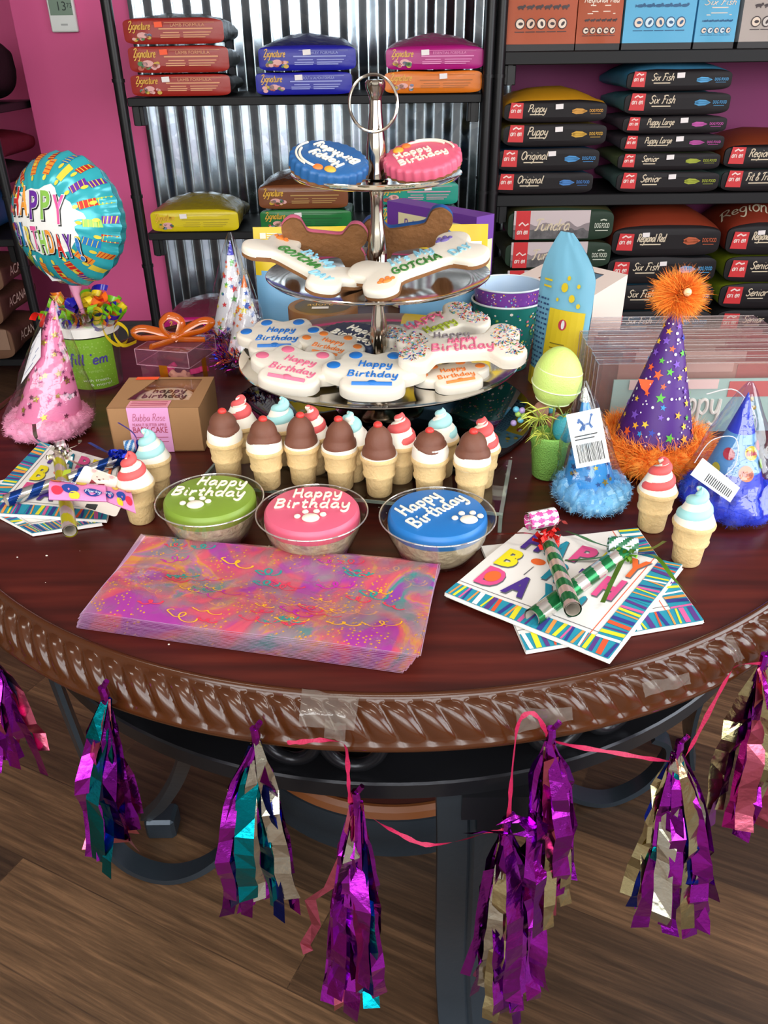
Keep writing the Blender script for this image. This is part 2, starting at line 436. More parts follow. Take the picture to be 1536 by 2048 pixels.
# ================================================================== room
PINK = M('da5690', .6, var=.04, vscale=3)
def floor_mat():
    m, nt, p = nodes_mat('plank_floor'); N = nt.nodes; L = nt.links
    a = onz(0, 1692, 0); b = onz(520, 1951, 0); ang = math.atan2(b.y - a.y, b.x - a.x)
    t = N.new('ShaderNodeTexCoord'); mp = N.new('ShaderNodeMapping'); mp.vector_type = 'POINT'
    mp.inputs['Rotation'].default_value = (0, 0, -ang)
    L.new(t.outputs['Object'], mp.inputs[0])
    ln = Vector((a.x, a.y)); v0 = -math.sin(-ang) * 0 + (math.sin(-ang) * ln.x + math.cos(-ang) * ln.y)
    mp.inputs['Location'].default_value = (.12, -v0, 0)
    br = N.new('ShaderNodeTexBrick'); br.inputs['Scale'].default_value = 1; br.inputs['Brick Width'].default_value = .92
    br.inputs['Row Height'].default_value = .165; br.inputs['Mortar Size'].default_value = .0012; br.offset = .37; br.offset_frequency = 2
    br.inputs['Color1'].default_value = (0, 0, 0, 1); br.inputs['Color2'].default_value = (1, 1, 1, 1); br.inputs['Mortar'].default_value = (.2, .2, .2, 1)
    L.new(mp.outputs[0], br.inputs[0])
    r1 = ramp(nt, [(0, '35271d'), (.3, '664a33'), (.6, '805f42'), (.8, '694c34'), (1, '3e2d20')]); L.new(br.outputs['Color'], r1.inputs[0])
    m2 = N.new('ShaderNodeMapping'); m2.inputs['Scale'].default_value = (4.5, 85, 1); L.new(mp.outputs[0], m2.inputs[0])
    n1 = N.new('ShaderNodeTexNoise'); n1.inputs['Scale'].default_value = 1; n1.inputs['Detail'].default_value = 9; n1.inputs['Distortion'].default_value = .35; n1.inputs['Roughness'].default_value = .68
    ad = N.new('ShaderNodeVectorMath'); ad.operation = 'ADD'; sc = N.new('ShaderNodeVectorMath'); sc.operation = 'SCALE'; sc.inputs['Scale'].default_value = 37
    L.new(br.outputs['Color'], sc.inputs[0]); L.new(m2.outputs[0], ad.inputs[0]); L.new(sc.outputs[0], ad.inputs[1]); L.new(ad.outputs[0], n1.inputs['Vector'])
    r2 = ramp(nt, [(.32, '3a3a3a'), (.5, 'b0b0b0'), (.66, 'ffffff')]); L.new(n1.outputs['Fac'], r2.inputs[0])
    mu = N.new('ShaderNodeMixRGB'); mu.blend_type = 'MULTIPLY'; mu.inputs[0].default_value = .75
    L.new(r1.outputs[0], mu.inputs[1]); L.new(r2.outputs[0], mu.inputs[2]); L.new(mu.outputs[0], p.inputs['Base Color'])
    p.inputs['Roughness'].default_value = .42
    bp = N.new('ShaderNodeBump'); bp.inputs['Strength'].default_value = .12; bp.inputs['Distance'].default_value = .004
    L.new(n1.outputs['Fac'], bp.inputs['Height']); L.new(bp.outputs[0], p.inputs['Normal'])
    return m
WY = 3.95
PX0 = ony(60, 200, WY).x
struct(MB().box((-3.6, -2.2, -.1), (3.2, 4.7, 0)).build('floor', floor_mat(), smooth=False))
struct(MB().box((-3.6, -2.2, 3.0), (3.2, 4.7, 3.1)).build('ceiling', M('d9d6d0', .9), smooth=False))
struct(MB().box((PX0, WY, 0), (.52, 4.7, 3.0)).build('wall_back', PINK, smooth=False))
struct(MB().box((.52, WY, 0), (3.2, 4.7, 3.0)).build('wall_back_right', M('8a2c68', .6, var=.04, vscale=3), smooth=False))  # darker plum puts the shade behind the shelving into the wall colour
struct(MB().box((-3.6, 4.55, 0), (PX0, 4.7, 3.0)).build('wall_recess', PINK, smooth=False))
struct(MB().box((-3.7, -2.2, 0), (-3.6, 4.7, 3.0)).build('wall_left', M('8f8a86', .7), smooth=False))
mbw = MB()
mbw.box((3.1, -2.2, 0), (3.2, -1.5, 3)).box((3.1, 1.9, 0), (3.2, 4.7, 3)).box((3.1, -1.5, 0), (3.2, 1.9, .6)).box((3.1, -1.5, 2.6), (3.2, 1.9, 3))
struct(mbw.build('wall_right', PINK, smooth=False))
mbw = MB().box((-3.6, -2.2, 0), (3.2, -2.1, .12)).box((-3.6, -2.2, 2.75), (3.2, -2.1, 3)).box((-3.6, -2.2, .12), (-2.9, -2.1, 2.75)).box((2.5, -2.2, .12), (3.2, -2.1, 2.75))
struct(mbw.build('wall_front', M('5a5450', .7), smooth=False))
fm = MB()
for x in (-2.9, -1.55, -.2, 1.15, 2.45): fm.box((x, -2.19, .12), (x + .06, -2.11, 2.75))
fm.box((-2.9, -2.19, 2.15), (2.5, -2.11, 2.2)); fm.box((-2.9, -2.19, .12), (2.5, -2.11, .17))
struct(fm.build('window_1', M('2b2b2c', .4, .6), smooth=False))
fm = MB()
for y in (-1.5, -.4, .72, 1.84): fm.box((3.11, y, .6), (3.19, y + .06, 2.6))
struct(fm.build('added_window_right', M('2b2b2c', .4, .6), smooth=False))  # unseen window, added and widened so the corrugated steel reflects brighter
struct(MB().box((PX0 - .012, WY - .018, 0), (-.9, WY, .13)).box((PX0 - .006, WY - .026, 0), (-.9, WY, .02)).box((PX0 - .012, WY - .022, .095), (-.9, WY, .112)).build('baseboard_back', M('3a3436', .45), smooth=False))

# corrugated steel wall lining
def zinc():
    m, nt, p = nodes_mat('corrugated_steel'); N = nt.nodes; L = nt.links
    t = N.new('ShaderNodeTexCoord'); v = N.new('ShaderNodeTexVoronoi'); v.inputs['Scale'].default_value = 28
    n = N.new('ShaderNodeTexNoise'); n.inputs['Scale'].default_value = 7; n.inputs['Detail'].default_value = 6
    L.new(t.outputs['Object'], v.inputs['Vector']); L.new(t.outputs['Object'], n.inputs['Vector'])
    r = ramp(nt, [(0, 'b2c4d2'), (.5, 'c4d4e0'), (1, 'd4e2ec')]); L.new(v.outputs['Color'], r.inputs[0])
    r2 = ramp(nt, [(.35, '8d8f8e'), (.65, 'ffffff')]); L.new(n.outputs['Fac'], r2.inputs[0])
    mu = N.new('ShaderNodeMixRGB'); mu.blend_type = 'MULTIPLY'; mu.inputs[0].default_value = .3
    L.new(r.outputs[0], mu.inputs[1]); L.new(r2.outputs[0], mu.inputs[2]); L.new(mu.outputs[0], p.inputs['Base Color'])
    p.inputs['Metallic'].default_value = 1; p.inputs['Roughness'].default_value = .24
    return m
zx0 = ony(285, 215, WY - .02).x; zx1 = .58; PER = .0815
def zf(u, v):
    x = zx0 + (zx1 - zx0) * u; ph = (x - zx0) / PER * 2 * math.pi
    s = math.asin(.94 * math.sin(ph)) / math.asin(.94)
    return (x, WY - .016 - .0085 * s, .02 + 2.6 * v)
struct(MB().grid(zf, int((zx1 - zx0) / PER * 16), 2).build('wall_corrugated_steel', zinc()))

# thermostat
def thermostat():
    a = ony(88, -30, WY - .012); b = ony(158, 64, WY - .012)
    c = (a + b) / 2; w, h = (b.x - a.x), (a.z - b.z)
    t = thing('thermostat', 'white wall thermostat with a grey-green digital screen on the pink wall', 'thermostat', (c.x, WY, c.z))
    MB().bbox((-w / 2, -.024, -h / 2), (w / 2, 0, h / 2), .004).build('case', M('dfe3e0', .4), t, False)
    fn = frame((-w / 2, -.0245, -h / 2), (1, 0, 0), (0, 0, 1))
    s = MB().rect(w * .07, h * .36, w * .93, h * .94, fn, 0)
    fn2 = frame((-w / 2, -.0252, -h / 2), (1, 0, 0), (0, 0, 1))
    put_block(s, '13', w * .40, h * .46, h * .2, fn2, 1); put_block(s, '73', w * .74, h * .52, h * .1, fn2, 1)
    s.build('screen', [M('7f9484', .15), M('20302a', .5)], t, False)
    MB().rect(w * .4, h * .14, w * .66, h * .18, fn).build('printed_mark', M('a9adab', .5), t, False)
thermostat()

# ================================================================== shelving
BLK = M('121214', .5, spec=.3); BLK2 = M('161618', .36, .3)
SY = 3.5
def shelving(label, x0, x1, y0, y1, zs, th, top, posts=None, rear=True):
    t = thing('shelving_unit', label, 'shelf', ((x0 + x1) / 2, y0, 0), group='black pipe shelving units')
    for x in (posts or (x0, x1)):
        for y, z in ((y0 - .005, top), (y1 - .03, top))[:2 if rear else 1]:
            m = MB().tube([(x - t.location.x, y - y0, 0), (x - t.location.x, y - y0, z)], .021, 14)
            for zz in (.03, .5, .78, 1.2): m.tube([(x - t.location.x, y - y0, zz), (x - t.location.x, y - y0, zz + .012)], .0245, 14)
            m.build('post', BLK2, t)
    for z in zs:
        xa, xb = x0 + .02 - t.location.x, x1 - .02 - t.location.x
        MB().bbox((xa, 0, z - th), (xb, y1 - y0, z), .003).build('shelf_board', BLK, t, False)
        for x in (xa + .005, xb - .05):
            MB().bbox((x, .03, z - th - .07), (x + .045, .07, z - th), .003).box((x + .012, .02, z - th - .07), (x + .03, .03, z - th)).build('bracket', BLK2, t, False)
    return t
Z1, Z2, Z3 = 1.146, .640, .17
Q1, Q2, Q3 = 1.287, .772, .16
mx0 = ony(235, 150, SY - .005).x; mx1 = ony(974, 190, SY).x
rx0 = ony(1003, 60, SY - .005).x
shelving('black pipe shelving unit in front of the corrugated steel wall', mx0, mx1, SY, WY - .03, (Z1, Z2, Z3), .031, 2.3, rear=False)
shelving('black pipe shelving unit packed with dark kibble bags on the right', rx0, rx0 + 1.75, SY, WY, (Q1, Q2, Q3), .045, 2.3)
lx1 = ony(0, 320, SY).x
shelving('shaded black pipe shelving unit at the far left beyond the pink pillar', lx1 - 1.2, lx1, SY, 4.05, (1.118, .62, .09), .03, 2.3)

# ================================================================== kibble bags
def bag_body(w, h, d, dome=0., crk=.004, mats=(0, 1), ex=6, taper=.45, seed=0):
    mb = MB(); K, N = 44, 12
    def sgn(v, p): return math.copysign(abs(v) ** p, v)
    def pt(a, t):
        n = ex - (ex - 3) * min(1, t * 3)
        sw = 1 + .012 * math.sin(math.pi * min(1, t * 2.2)) * (1 if ex < 9 else .3)
        x = w / 2 * sgn(math.cos(a), 2 / n) * sw
        tz = 1 - taper * max(0, (t - .62) / .38) ** 2
        z = h / 2 + h / 2 * sgn(math.sin(a), 2 / n) * (1 if math.sin(a) < 0 else tz)
        if math.sin(a) > 0: z -= h * .10 * (.5 + .5 * noise.noise((x * 7 + seed, seed, 0))) * math.sin(a)
        if math.sin(a) > 0:
            z += dome * math.sin(math.pi * min(1, (t + .0) * .95)) ** .7 * max(0, 1 - (2 * x / w) ** 2 * .8) if t > 0 else 0
        y = d * t
        if 0 < t:
            q = Vector((x * 16 + seed * 9.1, y * 20, z * 22)); amp = crk * min(1, t * 6)
            nz = noise.noise(q); n2 = noise.noise(q * 2.7)
            z += amp * (nz + .6 * n2) * (1 if math.sin(a) > -.2 else .1); x += amp * nz * .8
        return (x, y, max(z, 0.0))
    ts = [0, .02, .07, .14, .22, .31, .41, .52, .63, .74, .84, .93, 1.0]
    b = len(mb.V)
    for t in ts:
        for i in range(K): mb.V.append(pt(2 * math.pi * i / K, t))
    for j in range(len(ts) - 1):
        for i in range(K):
            k = (i + 1) % K; mb.F.append((b + j * K + i, b + j * K + k, b + (j + 1) * K + k, b + (j + 1) * K + i)); mb.I.append(mats[0] if j < 1 else mats[1])
    r0 = list(range(b, b + K))
    for s in (.96, .8, .5):
        b2 = len(mb.V)
        for i in range(K):
            v = pt(2 * math.pi * i / K, 0); mb.V.append((v[0] * s, -.005 * (1 - s * s) - (.002 if s < .9 else .001), h / 2 + (v[2] - h / 2) * s))
        for i in range(K):
            k = (i + 1) % K; mb.F.append((r0[i], b2 + i, b2 + k, r0[k])); mb.I.append(mats[0])
        r0 = list(range(b2, b2 + K))
    mb.F.append(tuple(r0)); mb.I.append(mats[0])
    mb.F.append(tuple(b + (len(ts) - 1) * K + i for i in range(K))); mb.I.append(mats[1])
    return mb
CREAM = M('d9c9ad', .5); REDL = M('cf2a2e', .5); STK = M('efe8e6', .5); STKO = M('ff5a2a', .5); GOLD = M('e6b23a', .35)
def sticker(p, x, z, fn, w=.03, h=.018, m=None, rot=.05):
    c, s = math.cos(rot), math.sin(rot)
    q = [(-w / 2, -h / 2), (w / 2, -h / 2), (w / 2, h / 2), (-w / 2, h / 2)]
    MB().poly([fn(x + a * c - b * s, z + a * s + b * c, .0016) for a, b in q]).build('price_sticker', m or STK, p, False)
def kibble(label, px0, px1, zb, pyt, pyb, frontc, bodyc, cat_group, word='', acc='d9c9ad', side=None, dome=0., style='dark', stk=.54, Y=SY, depth=.4, dz=None, tilt=0, cut=False, name='kibble_bag', ymid=None, slab2='DOG FOOD'):
    ym = (pyt + pyb) / 2
    a, b = ony(px0, pyt, Y), ony(px1, pyt, Y)
    w = b.x - a.x; h = dz if dz else max(.02, ony((px0 + px1) / 2, pyt, Y).z - zb)
    seed = rnd.random() * 50
    gl = .32 if style == 'zig' else .5
    mats = [M(frontc, gl, bump=.10 if style == 'zig' else .05, bscale=26, spec=.5 if style == 'zig' else .22), M(bodyc, .26 if style == 'zig' else .55, bump=.5 if style == 'zig' else .12, bscale=38, spec=.5 if style == 'zig' else .25)]
    o = bag_body(w, h, depth, dome, .007 if style == 'zig' else .005, (0, 1), 7 if style == 'zig' else 5, .5, seed).build(name, mats, None, True, 50)
    o.location = ((a.x + b.x) / 2, Y, zb + .004); o.rotation_euler = (0, tilt, rnd.uniform(-.02, .02))
    tag(o, label, 'bag of pet food', cat_group)
    f0 = frame((-w / 2, -.0075, 0), (1, 0, 0), (0, 0, 1)); f1 = frame((-w / 2, -.0086, 0), (1, 0, 0), (0, 0, 1))
    fx = lambda u, v, hh=0: f0(u, v, hh); fy = lambda u, v, hh=0: f1(u, v, hh)
    if style == 'dark':
        m = MB(); sq = min(h * .72, w * .15); x0 = w * .04
        m.poly([fx(x0, h * .22), fx(x0 + sq, h * .2), fx(x0 + sq * 1.02, h * .2 + sq), fx(x0 + .02 * w, h * .22 + sq)])
        put_script(m, 'orijen', x0 + sq * .14, h * .22 + sq * .36, sq * .34, fy, sq * .05, 1, .2, width=sq * .74)
        m.stroke([(x0 + sq * .3, h * .22 + sq * .74), (x0 + sq * .5, h * .22 + sq * .86), (x0 + sq * .66, h * .22 + sq * .76), (x0 + sq * .84, h * .22 + sq * .82)], sq * .09, fy, 1)
        m.build('logo_patch', [REDL, M('f0d8d0', .5)], o, False)
        t = MB(); cap = min(h * .34, .032)
        tw_ = script(word, cap, .3, .1, 1)[1]; ww = put_script(t, word, w * .225, h * .5, cap, fx, cap * .13, 0, .3, gap=.1, width=min(tw_, w * .26))
        t.rect(w * .225 + ww * .12, h * .5 - cap * .42, w * .225 + ww * .86, h * .5 - cap * .28, fx, 0)
        t.stroke([(w * .66, h * .52), (w * .70, h * .6), (w * .76, h * .58), (w * .80, h * .52), (w * .76, h * .45), (w * .70, h * .43), (w * .66, h * .5)], h * .1, fx, 1)
        t.rect(w * .67, h * .46, w * .79, h * .57, fx, 1)
        put_block(t, slab2, w * .83, h * .47, h * .14, fx, 1, width=w * .13, off=.02)
        t.rect(w * .84, h * .38, w * .94, h * .40, fx, 1)
        t.build('printed_lettering', [CREAM, M(acc, .5)], o, False)
    elif style == 'tundra':
        m = MB()
        nx = 26
        for i in range(nx):
            u0, u1 = w * (.05 + .72 * i / nx), w * (.05 + .72 * (i + 1) / nx)
            hh = [h * (.55 + .2 * noise.noise((u * 22, 3, seed))) for u in (u0, u1)]; h2 = [h * (.36 + .14 * noise.noise((u * 40, 9, seed))) for u in (u0, u1)]
            m.poly([fx(u0, h * .06), fx(u1, h * .06), fx(u1, h2[1]), fx(u0, h2[0])], 0)
            m.poly([fx(u0, h2[0]), fx(u1, h2[1]), fx(u1, hh[1]), fx(u0, hh[0])], 1)
            m.poly([fx(u0, hh[0]), fx(u1, hh[1]), fx(u1, h * .97), fx(u0, h * .97)], 2)
        m.build('printed_landscape', [M('6e6a6b', .5, var=.5, vscale=40), M('8d8082', .5), M('cdbdbd', .5)], o, False)
        m = MB(); sq = w * .135
        m.rect(w * .07, h * .04, w * .07 + sq, h * .97, fy, 0)
        fz = frame((-w / 2, -.0098, 0), (1, 0, 0), (0, 0, 1))
        put_script(m, 'orijen', w * .085, h * .22, h * .2, fz, h * .03, 1, .2, width=sq * .76)
        m.stroke([(w * .1, h * .5), (w * .13, h * .6), (w * .16, h * .5), (w * .19, h * .56)], h * .05, fz, 1)
        m.build('logo_patch', [REDL, M('f0d8d0', .5)], o, False)
        t = MB()
        put_script(t, 'Tundra', w * .24, h * .34, h * .36, fy, h * .05, 0, .3, gap=.1)
        put_block(t, 'DOG FOOD', w * .82, h * .4, h * .16, fy, 1, width=w * .14, off=.02)
        t.rect(w * .83, h * .3, w * .95, h * .33, fy, 1); t.stroke([(w * .87, h * .64), (w * .9, h * .67), (w * .93, h * .64)], h * .04, fy, 1)
        t.build('printed_lettering', [CREAM, M('cfd3c2', .5)], o, False)
    elif style == 'zig':
        m = MB()
        for i in range(16):
            m.poly([fx(p[0], p[1]) if i % 2 else fy(p[0], p[1]) for p in disc(w * (.09 + .2 * rnd.random()), h * (.16 + .2 * rnd.random() * (1)), h * rnd.uniform(.04, .09), 9, 1.5, 1)], i % 5)
        m.poly([fy(p[0], p[1]) for p in disc(w * .19, h * .34, h * .12, 12, 2.0, 1)], 0)
        m.build('printed_picture', [M('e0a6a0', .4), M('c9a22c', .4), M('3f7a3a', .4), M('6d7fa0', .4), M('b64a34', .4)], o, False)
        t = MB(); fz = frame((-w / 2, -.0098, 0), (1, 0, 0), (0, 0, 1))
        put_script(t, 'Zignature', w * .055, h * .56, h * .3, fz, h * .035, 0, .3, width=w * .22, gap=.1)
        put_block(t, word, w * .48, h * .66, h * .12, fz, 1, width=w * .34)
        for k, (u0, u1, v) in enumerate([(.36, .9, .55), (.40, .56, .42), (.60, .88, .42), (.37, .57, .32), (.60, .86, .32), (.37, .56, .24), (.6, .82, .24)]):
            t.rect(w * u0, h * v, w * u1, h * (v + (.05 if k == 0 else .035)), fz, 1)
        t.rect(w * .42, h * .8, w * .92, h * .815, fz, 1)
        t.build('printed_lettering', [GOLD, M(acc, .4)], o, False)
    if stk is not None: sticker(o, w * stk, h * .74, f1, m=STKO if style == 'zigo' else STK)
    return o
def fix(o, m):
    for c in o.children:
        if c.name.startswith('price_sticker'): c.data.materials[0] = m
GZ = 'glossy kibble bags on the steel-backed shelves'; GD = 'dark kibble bags on the right shelving'
# middle unit, first shelf: heights from the picture, stacked upward
def stack(z, rows, **kw):
    for r in rows:
        d = dict(kw); d.update(r[1]); pyt, pyb = r[0][2], r[0][3]
        h = d.pop('hh', None) or (ony(r[0][0], pyt, d.get('Y', SY)).z - ony(r[0][0], pyb, d.get('Y', SY)).z)
        kibble(r[0][4], r[0][0], r[0][1], z, pyt, pyb, dz=h, **d)
        z += h + .002
    return z
RK = dict(cat_group=GZ, style='zig', depth=.33)
stack(Z1, [((259, 459, 151, 197, 'red kibble bag, lowest of the red stack, with a white price sticker'), dict(stk=.36, word='LAMB FORMULA')),
           ((254, 455, 94, 150, 'red kibble bag in the middle of the red stack on the shelf'), dict(stk=.36, word='LAMB FORMULA')),
           ((243, 445, 40, 93, 'red kibble bag lying on top of the red stack'), dict(stk=.36, word='LAMB FORMULA', dome=.02))],
      frontc='9c241c', bodyc='1d1413', acc='e0a070', **RK)
for o in list(COL.objects):
    if o.get('label', '').startswith(('red kibble bag in', 'red kibble bag lying')): fix(o, STKO)
stack(Z1, [((510, 703, 143, 190, 'royal blue kibble bag under another blue bag'), dict(word='TROUT & SALMON FORMULA', stk=.45)),
           ((515, 711, 92, 142, 'royal blue kibble bag on top of its pair'), dict(word='TURKEY FORMULA', stk=.5, dome=.045))],
      frontc='1a1c9c', bodyc='1b1e5c', acc='9aa2dc', **RK)
stack(Z1, [((769, 965, 140, 186, 'orange kibble bag beneath the magenta bag'), dict(word='', stk=.6, frontc='d9741a', bodyc='b85c14', acc='b06418')),
           ((772, 968, 92, 139, 'magenta kibble bag on the orange bag'), dict(word='ESSENTIAL FORMULA', stk=.4, frontc='ad1378', bodyc='8e0f5c', dome=.045, acc='e48ac0'))], **RK)
stack(Z2, [((299, 475, 422, 464, 'yellow kibble bag alone at the left end of the second shelf'), dict(word='', stk=.38, frontc='d9c416', bodyc='8a7a1e', dome=.05, acc='b8a414'))], **RK)
stack(Z2, [((519, 702, 419, 461, 'green kibble bag under the brown bag'), dict(word='', stk=.42, frontc='10702f', bodyc='0e5c28', acc='0d5a26')),
           ((515, 695, 371, 418, 'brown kibble bag on top of the green bag'), dict(word='', stk=None, frontc='7a4526', bodyc='56311d', dome=.05, acc='b08a4c'))], **RK)
stack(Z2, [((757, 915, 409, 456, 'teal kibble bag at the bottom behind the purple box'), dict(word='', stk=None)),
           ((757, 917, 362, 408, 'teal kibble bag on top behind the silver cake stand'), dict(word='', stk=.62, dome=.03))],
      frontc='1c9480', bodyc='157464', acc='d09ab0', **RK)
stack(Z3, [((322, 515, 612, 690, 'hot pink kibble bag on the bottom shelf'), dict(word='', stk=None, frontc='b4106a', bodyc='6e2c40', dome=.06, acc='d88ab0', hh=.1))], **RK)
# right unit
DK = dict(frontc='1c181a', cat_group=GD, style='dark', depth=.42)
stack(Q2, [((990, 1187, 349, 393, 'dark kibble bag at the bottom of the stack by the pipe post, blue accents'), dict(word='Original', bodyc='24506e', acc='3f7cc0', stk=None)),
           ((996, 1200, 300, 348, 'dark kibble bag with blue accents, second from the bottom by the pipe post'), dict(word='Original', bodyc='1f4f78', acc='3f8cc8', stk=.53)),
           ((1008, 1215, 252, 299, 'dark kibble bag with yellow accents, under the yellow-topped bag'), dict(word='Puppy', bodyc='8a7c34', acc='d2a22c', stk=.53)),
           ((1010, 1215, 208, 251, 'yellow-topped dark kibble bag on top of the stack by the post'), dict(word='Puppy', bodyc='d2951c', acc='d79a3a', stk=.53, dome=.045))], **DK)
stack(Q2, [((1236, 1440, 346, 389, 'dark kibble bag with lime edge at the bottom of the tallest stack'), dict(word='Senior', bodyc='5f7a74', acc='a3ad2c', stk=.53)),
           ((1238, 1442, 309, 345, 'dark kibble bag with lime edge, second from bottom of the tallest stack'), dict(word='Senior', bodyc='63724c', acc='a3ad2c', stk=.5)),
           ((1243, 1450, 273, 308, 'dark kibble bag with magenta accents, lower of two in the tallest stack'), dict(word='Puppy Large', bodyc='4d4a54', acc='b8449a', stk=.56)),
           ((1248, 1455, 236, 272, 'dark kibble bag with magenta accents, upper of two in the tallest stack'), dict(word='Puppy Large', bodyc='565360', acc='c04aa2', stk=.58)),
           ((1252, 1463, 188, 235, 'dark kibble bag with blue side, second from top of the tallest stack'), dict(word='Six Fish', bodyc='4c7e8c', acc='3f92c4', stk=None)),
           ((1256, 1467, 145, 187, 'dark kibble bag with blue top, highest of the tallest stack'), dict(word='Six Fish', bodyc='3d7ea2', acc='4aa0d4', stk=.5, dome=.045))], **DK)
stack(Q2, [((1446, 1655, 343, 388, 'dark kibble bag low at the right frame edge under a rust-topped bag'), dict(word='Fit & Trim', bodyc='56706e', acc='9ab0b0', stk=None)),
           ((1452, 1660, 296, 342, 'rust-topped dark kibble bag in the short stack at the right edge'), dict(word='Regional', bodyc='8c3c22', acc='b8552c', stk=None, dome=.05))], **DK)
TK = dict(frontc='26382a', cat_group=GD, style='tundra', depth=.42, bodyc='3d3b22', stk=None, acc='cccccc')
stack(Q3, [((1000, 1212, 640, 715, 'landscape-printed green kibble bag resting on the bottom shelf'), dict()),
           ((1002, 1214, 576, 640, 'landscape-printed green kibble bag half hidden behind the tall blue bag'), dict(hh=.13)),
           ((1010, 1220, 518, 575, 'landscape-printed green kibble bag, second from the top'), dict(hh=.115)),
           ((1016, 1226, 452, 517, 'olive-topped kibble bag with a printed landscape front'), dict(hh=.125, dome=.07))], **TK)
stack(Q3, [((1200, 1420, 650, 710, 'dark kibble bag at the very bottom behind the white cake box'), dict(word='Six Fish', bodyc='26414a', acc='3f92c4', stk=None, hh=.12)),
           ((1205, 1425, 590, 645, 'dark kibble bag with blue stripe behind the orange feather tuft'), dict(word='Six Fish', bodyc='2f6f90', acc='4aa0d4', stk=None, hh=.115)),
           ((1215, 1432, 536, 589, 'dark kibble bag with blue lettering below the rust-topped bag'), dict(word='Six Fish', bodyc='262a2e', acc='4aa0d4', stk=.5, hh=.115)),
           ((1225, 1440, 480, 535, 'rust-topped dark kibble bag beside the landscape-printed bags'), dict(word='Regional Red', bodyc='83321d', acc='b8552c', stk=.3, hh=.12, dome=.085))], **DK)
stack(Q3, [((1432, 1660, 640, 700, 'dark kibble bag lowest at the right edge behind the clear boxes'), dict(word='Senior', bodyc='2a2a2a', acc='a3ad2c', stk=None, hh=.12)),
           ((1440, 1662, 590, 640, 'dark kibble bag with lime seam near the right edge'), dict(word='Senior', bodyc='8a9a22', acc='a3ad2c', stk=None, hh=.115)),
           ((1448, 1664, 545, 589, 'dark kibble bag below the large domed rust bag'), dict(word='Senior', bodyc='7f8e1e', acc='a3ad2c', stk=None, hh=.115)),
           ((1452, 1668, 486, 544, 'large domed rust kibble bag at the right edge'), dict(word='Regional Red', bodyc='7c2c1b', acc='b8552c', stk=.3, hh=.125, dome=.11))], **DK)
for i, (a, b, w) in enumerate([(1150, 1345, 'slate grey kibble bag lying at the back above the rust-topped bag'), (1390, 1580, 'slate grey kibble bag lying at the back at the right edge')]):
    kibble(w, a, b, .66, 414, 446, '2b3138', '2b3640', GD, word='Six Fish', stk=None, Y=3.86, depth=.08, dz=.07)
# large lettering on the domed rust bag's upper face
# standing bags on the top right shelf
def standing(label, px0, px1, pyb, col, word, acc, dark=False, group='upright kibble bags on the top shelf'):
    Y = SY + .02
    a, b = ony(px0, pyb, Y), ony(px1, pyb, Y); w = b.x - a.x; h = .52 if w > .25 else .36
    if w < .25: h = .4
    g = .022
    o = None
    mb = MB()
    def pf(u, v):
        bul = .018 * math.sin(math.pi * u) * math.sin(math.pi * min(1, v * 1.1)) + .004 * noise.noise((u * 5, v * 6, px0))
        tw = 1 - .05 * max(0, v - .75) / .25
        return ((u - .5) * w * tw, -bul + .03 * v, g + (h - g) * v)
    def pb(u, v):
        p = pf(1 - u, v); th = .13 * (1 - max(0, v - .5) / .5 * .93)
        return (p[0], -p[1] + th + .06 * v, p[2])
    mb.grid(pf, 14, 16, 0); mb.grid(pb, 14, 16, 0)
    for sgn in (0, 1):
        mb.grid(lambda u, v, s=sgn: Vector(pf(s, v)).lerp(Vector(pb(1 - s, v)), u), 4, 16, 0)
    mb.box((-w / 2, .002, 0), (w / 2, .13, g), 1)
    if dark:
        mb.grid(lambda u, v: Vector(pf(u, .62 + .38 * v)) + Vector((0, -.0015, 0)), 14, 8, 2)
    o = mb.build('upright_kibble_bag', [M(col, .55, bump=.06, bscale=18), M('1d191b', .5), M('4b3a38', .5)], None, True, 50)
    o.location = ((a.x + b.x) / 2, Y, Q1 + .001); tag(o, label, 'bag of pet food', group)
    def fn(u, v, hh=0):
        p = Vector(pf(u / w, (v - g) / (h - g))); return p + Vector((0, -.0022 - hh, 0))
    t = MB(); k = w / .3
    yb = g
    for i in range(5):
        cx = w * (.2 + .15 * i); t.poly([fn(*p) for p in disc(cx, yb + .075 * k, .021 * k, 14)], 1)
        t.poly([fn(p[0], p[1], .0008) for p in disc(cx, yb + .075 * k, .017 * k, 14)], 0 if i % 2 else 2)
        t.poly([fn(p[0], p[1], .0016) for p in disc(cx + .002, yb + .075 * k, .0085 * k, 8, 1.2, .7, i)], 1)
        t.rect(cx - .02 * k, yb + .044 * k, cx + .02 * k, yb + .047 * k, fn, 1)
    for i in range(6):
        cx = w * (.2 + .124 * i); y = yb + .135 * k
        t.poly([fn(*p) for p in disc(cx, y, .012 * k, 9, 1.3, .5)], 1); t.poly([fn(*p) for p in disc(cx + .014 * k, y + .004 * k, .006 * k, 6)], 1)
        if 'fish' not in label: t.rect(cx - .01 * k, y - .01 * k, cx - .006 * k, y, fn, 1); t.rect(cx + .006 * k, y - .01 * k, cx + .01 * k, y, fn, 1)
        else: t.poly([fn(cx - .012 * k, y), fn(cx - .021 * k, y + .006 * k), fn(cx - .021 * k, y - .006 * k)], 1)
    for v, a0, a1 in ((.17, .2, .82), (.182, .3, .7)): t.rect(w * a0, yb + v * k, w * a1, yb + (v + .005) * k, fn, 2)
    put_script(t, word, w * .5, yb + .235 * k, .04 * k, fn, .0055 * k, 2, .3, 'c', width=w * .78, gap=.1)
    t.rect(w * .3, yb + .215 * k, w * .7, yb + .221 * k, fn, 2)
    t.build('printed_front', [M(acc, .5), M('3a2a2c' if 'fish' not in label else '1f5a86', .5), M('f0dcc8', .5)], o, False)
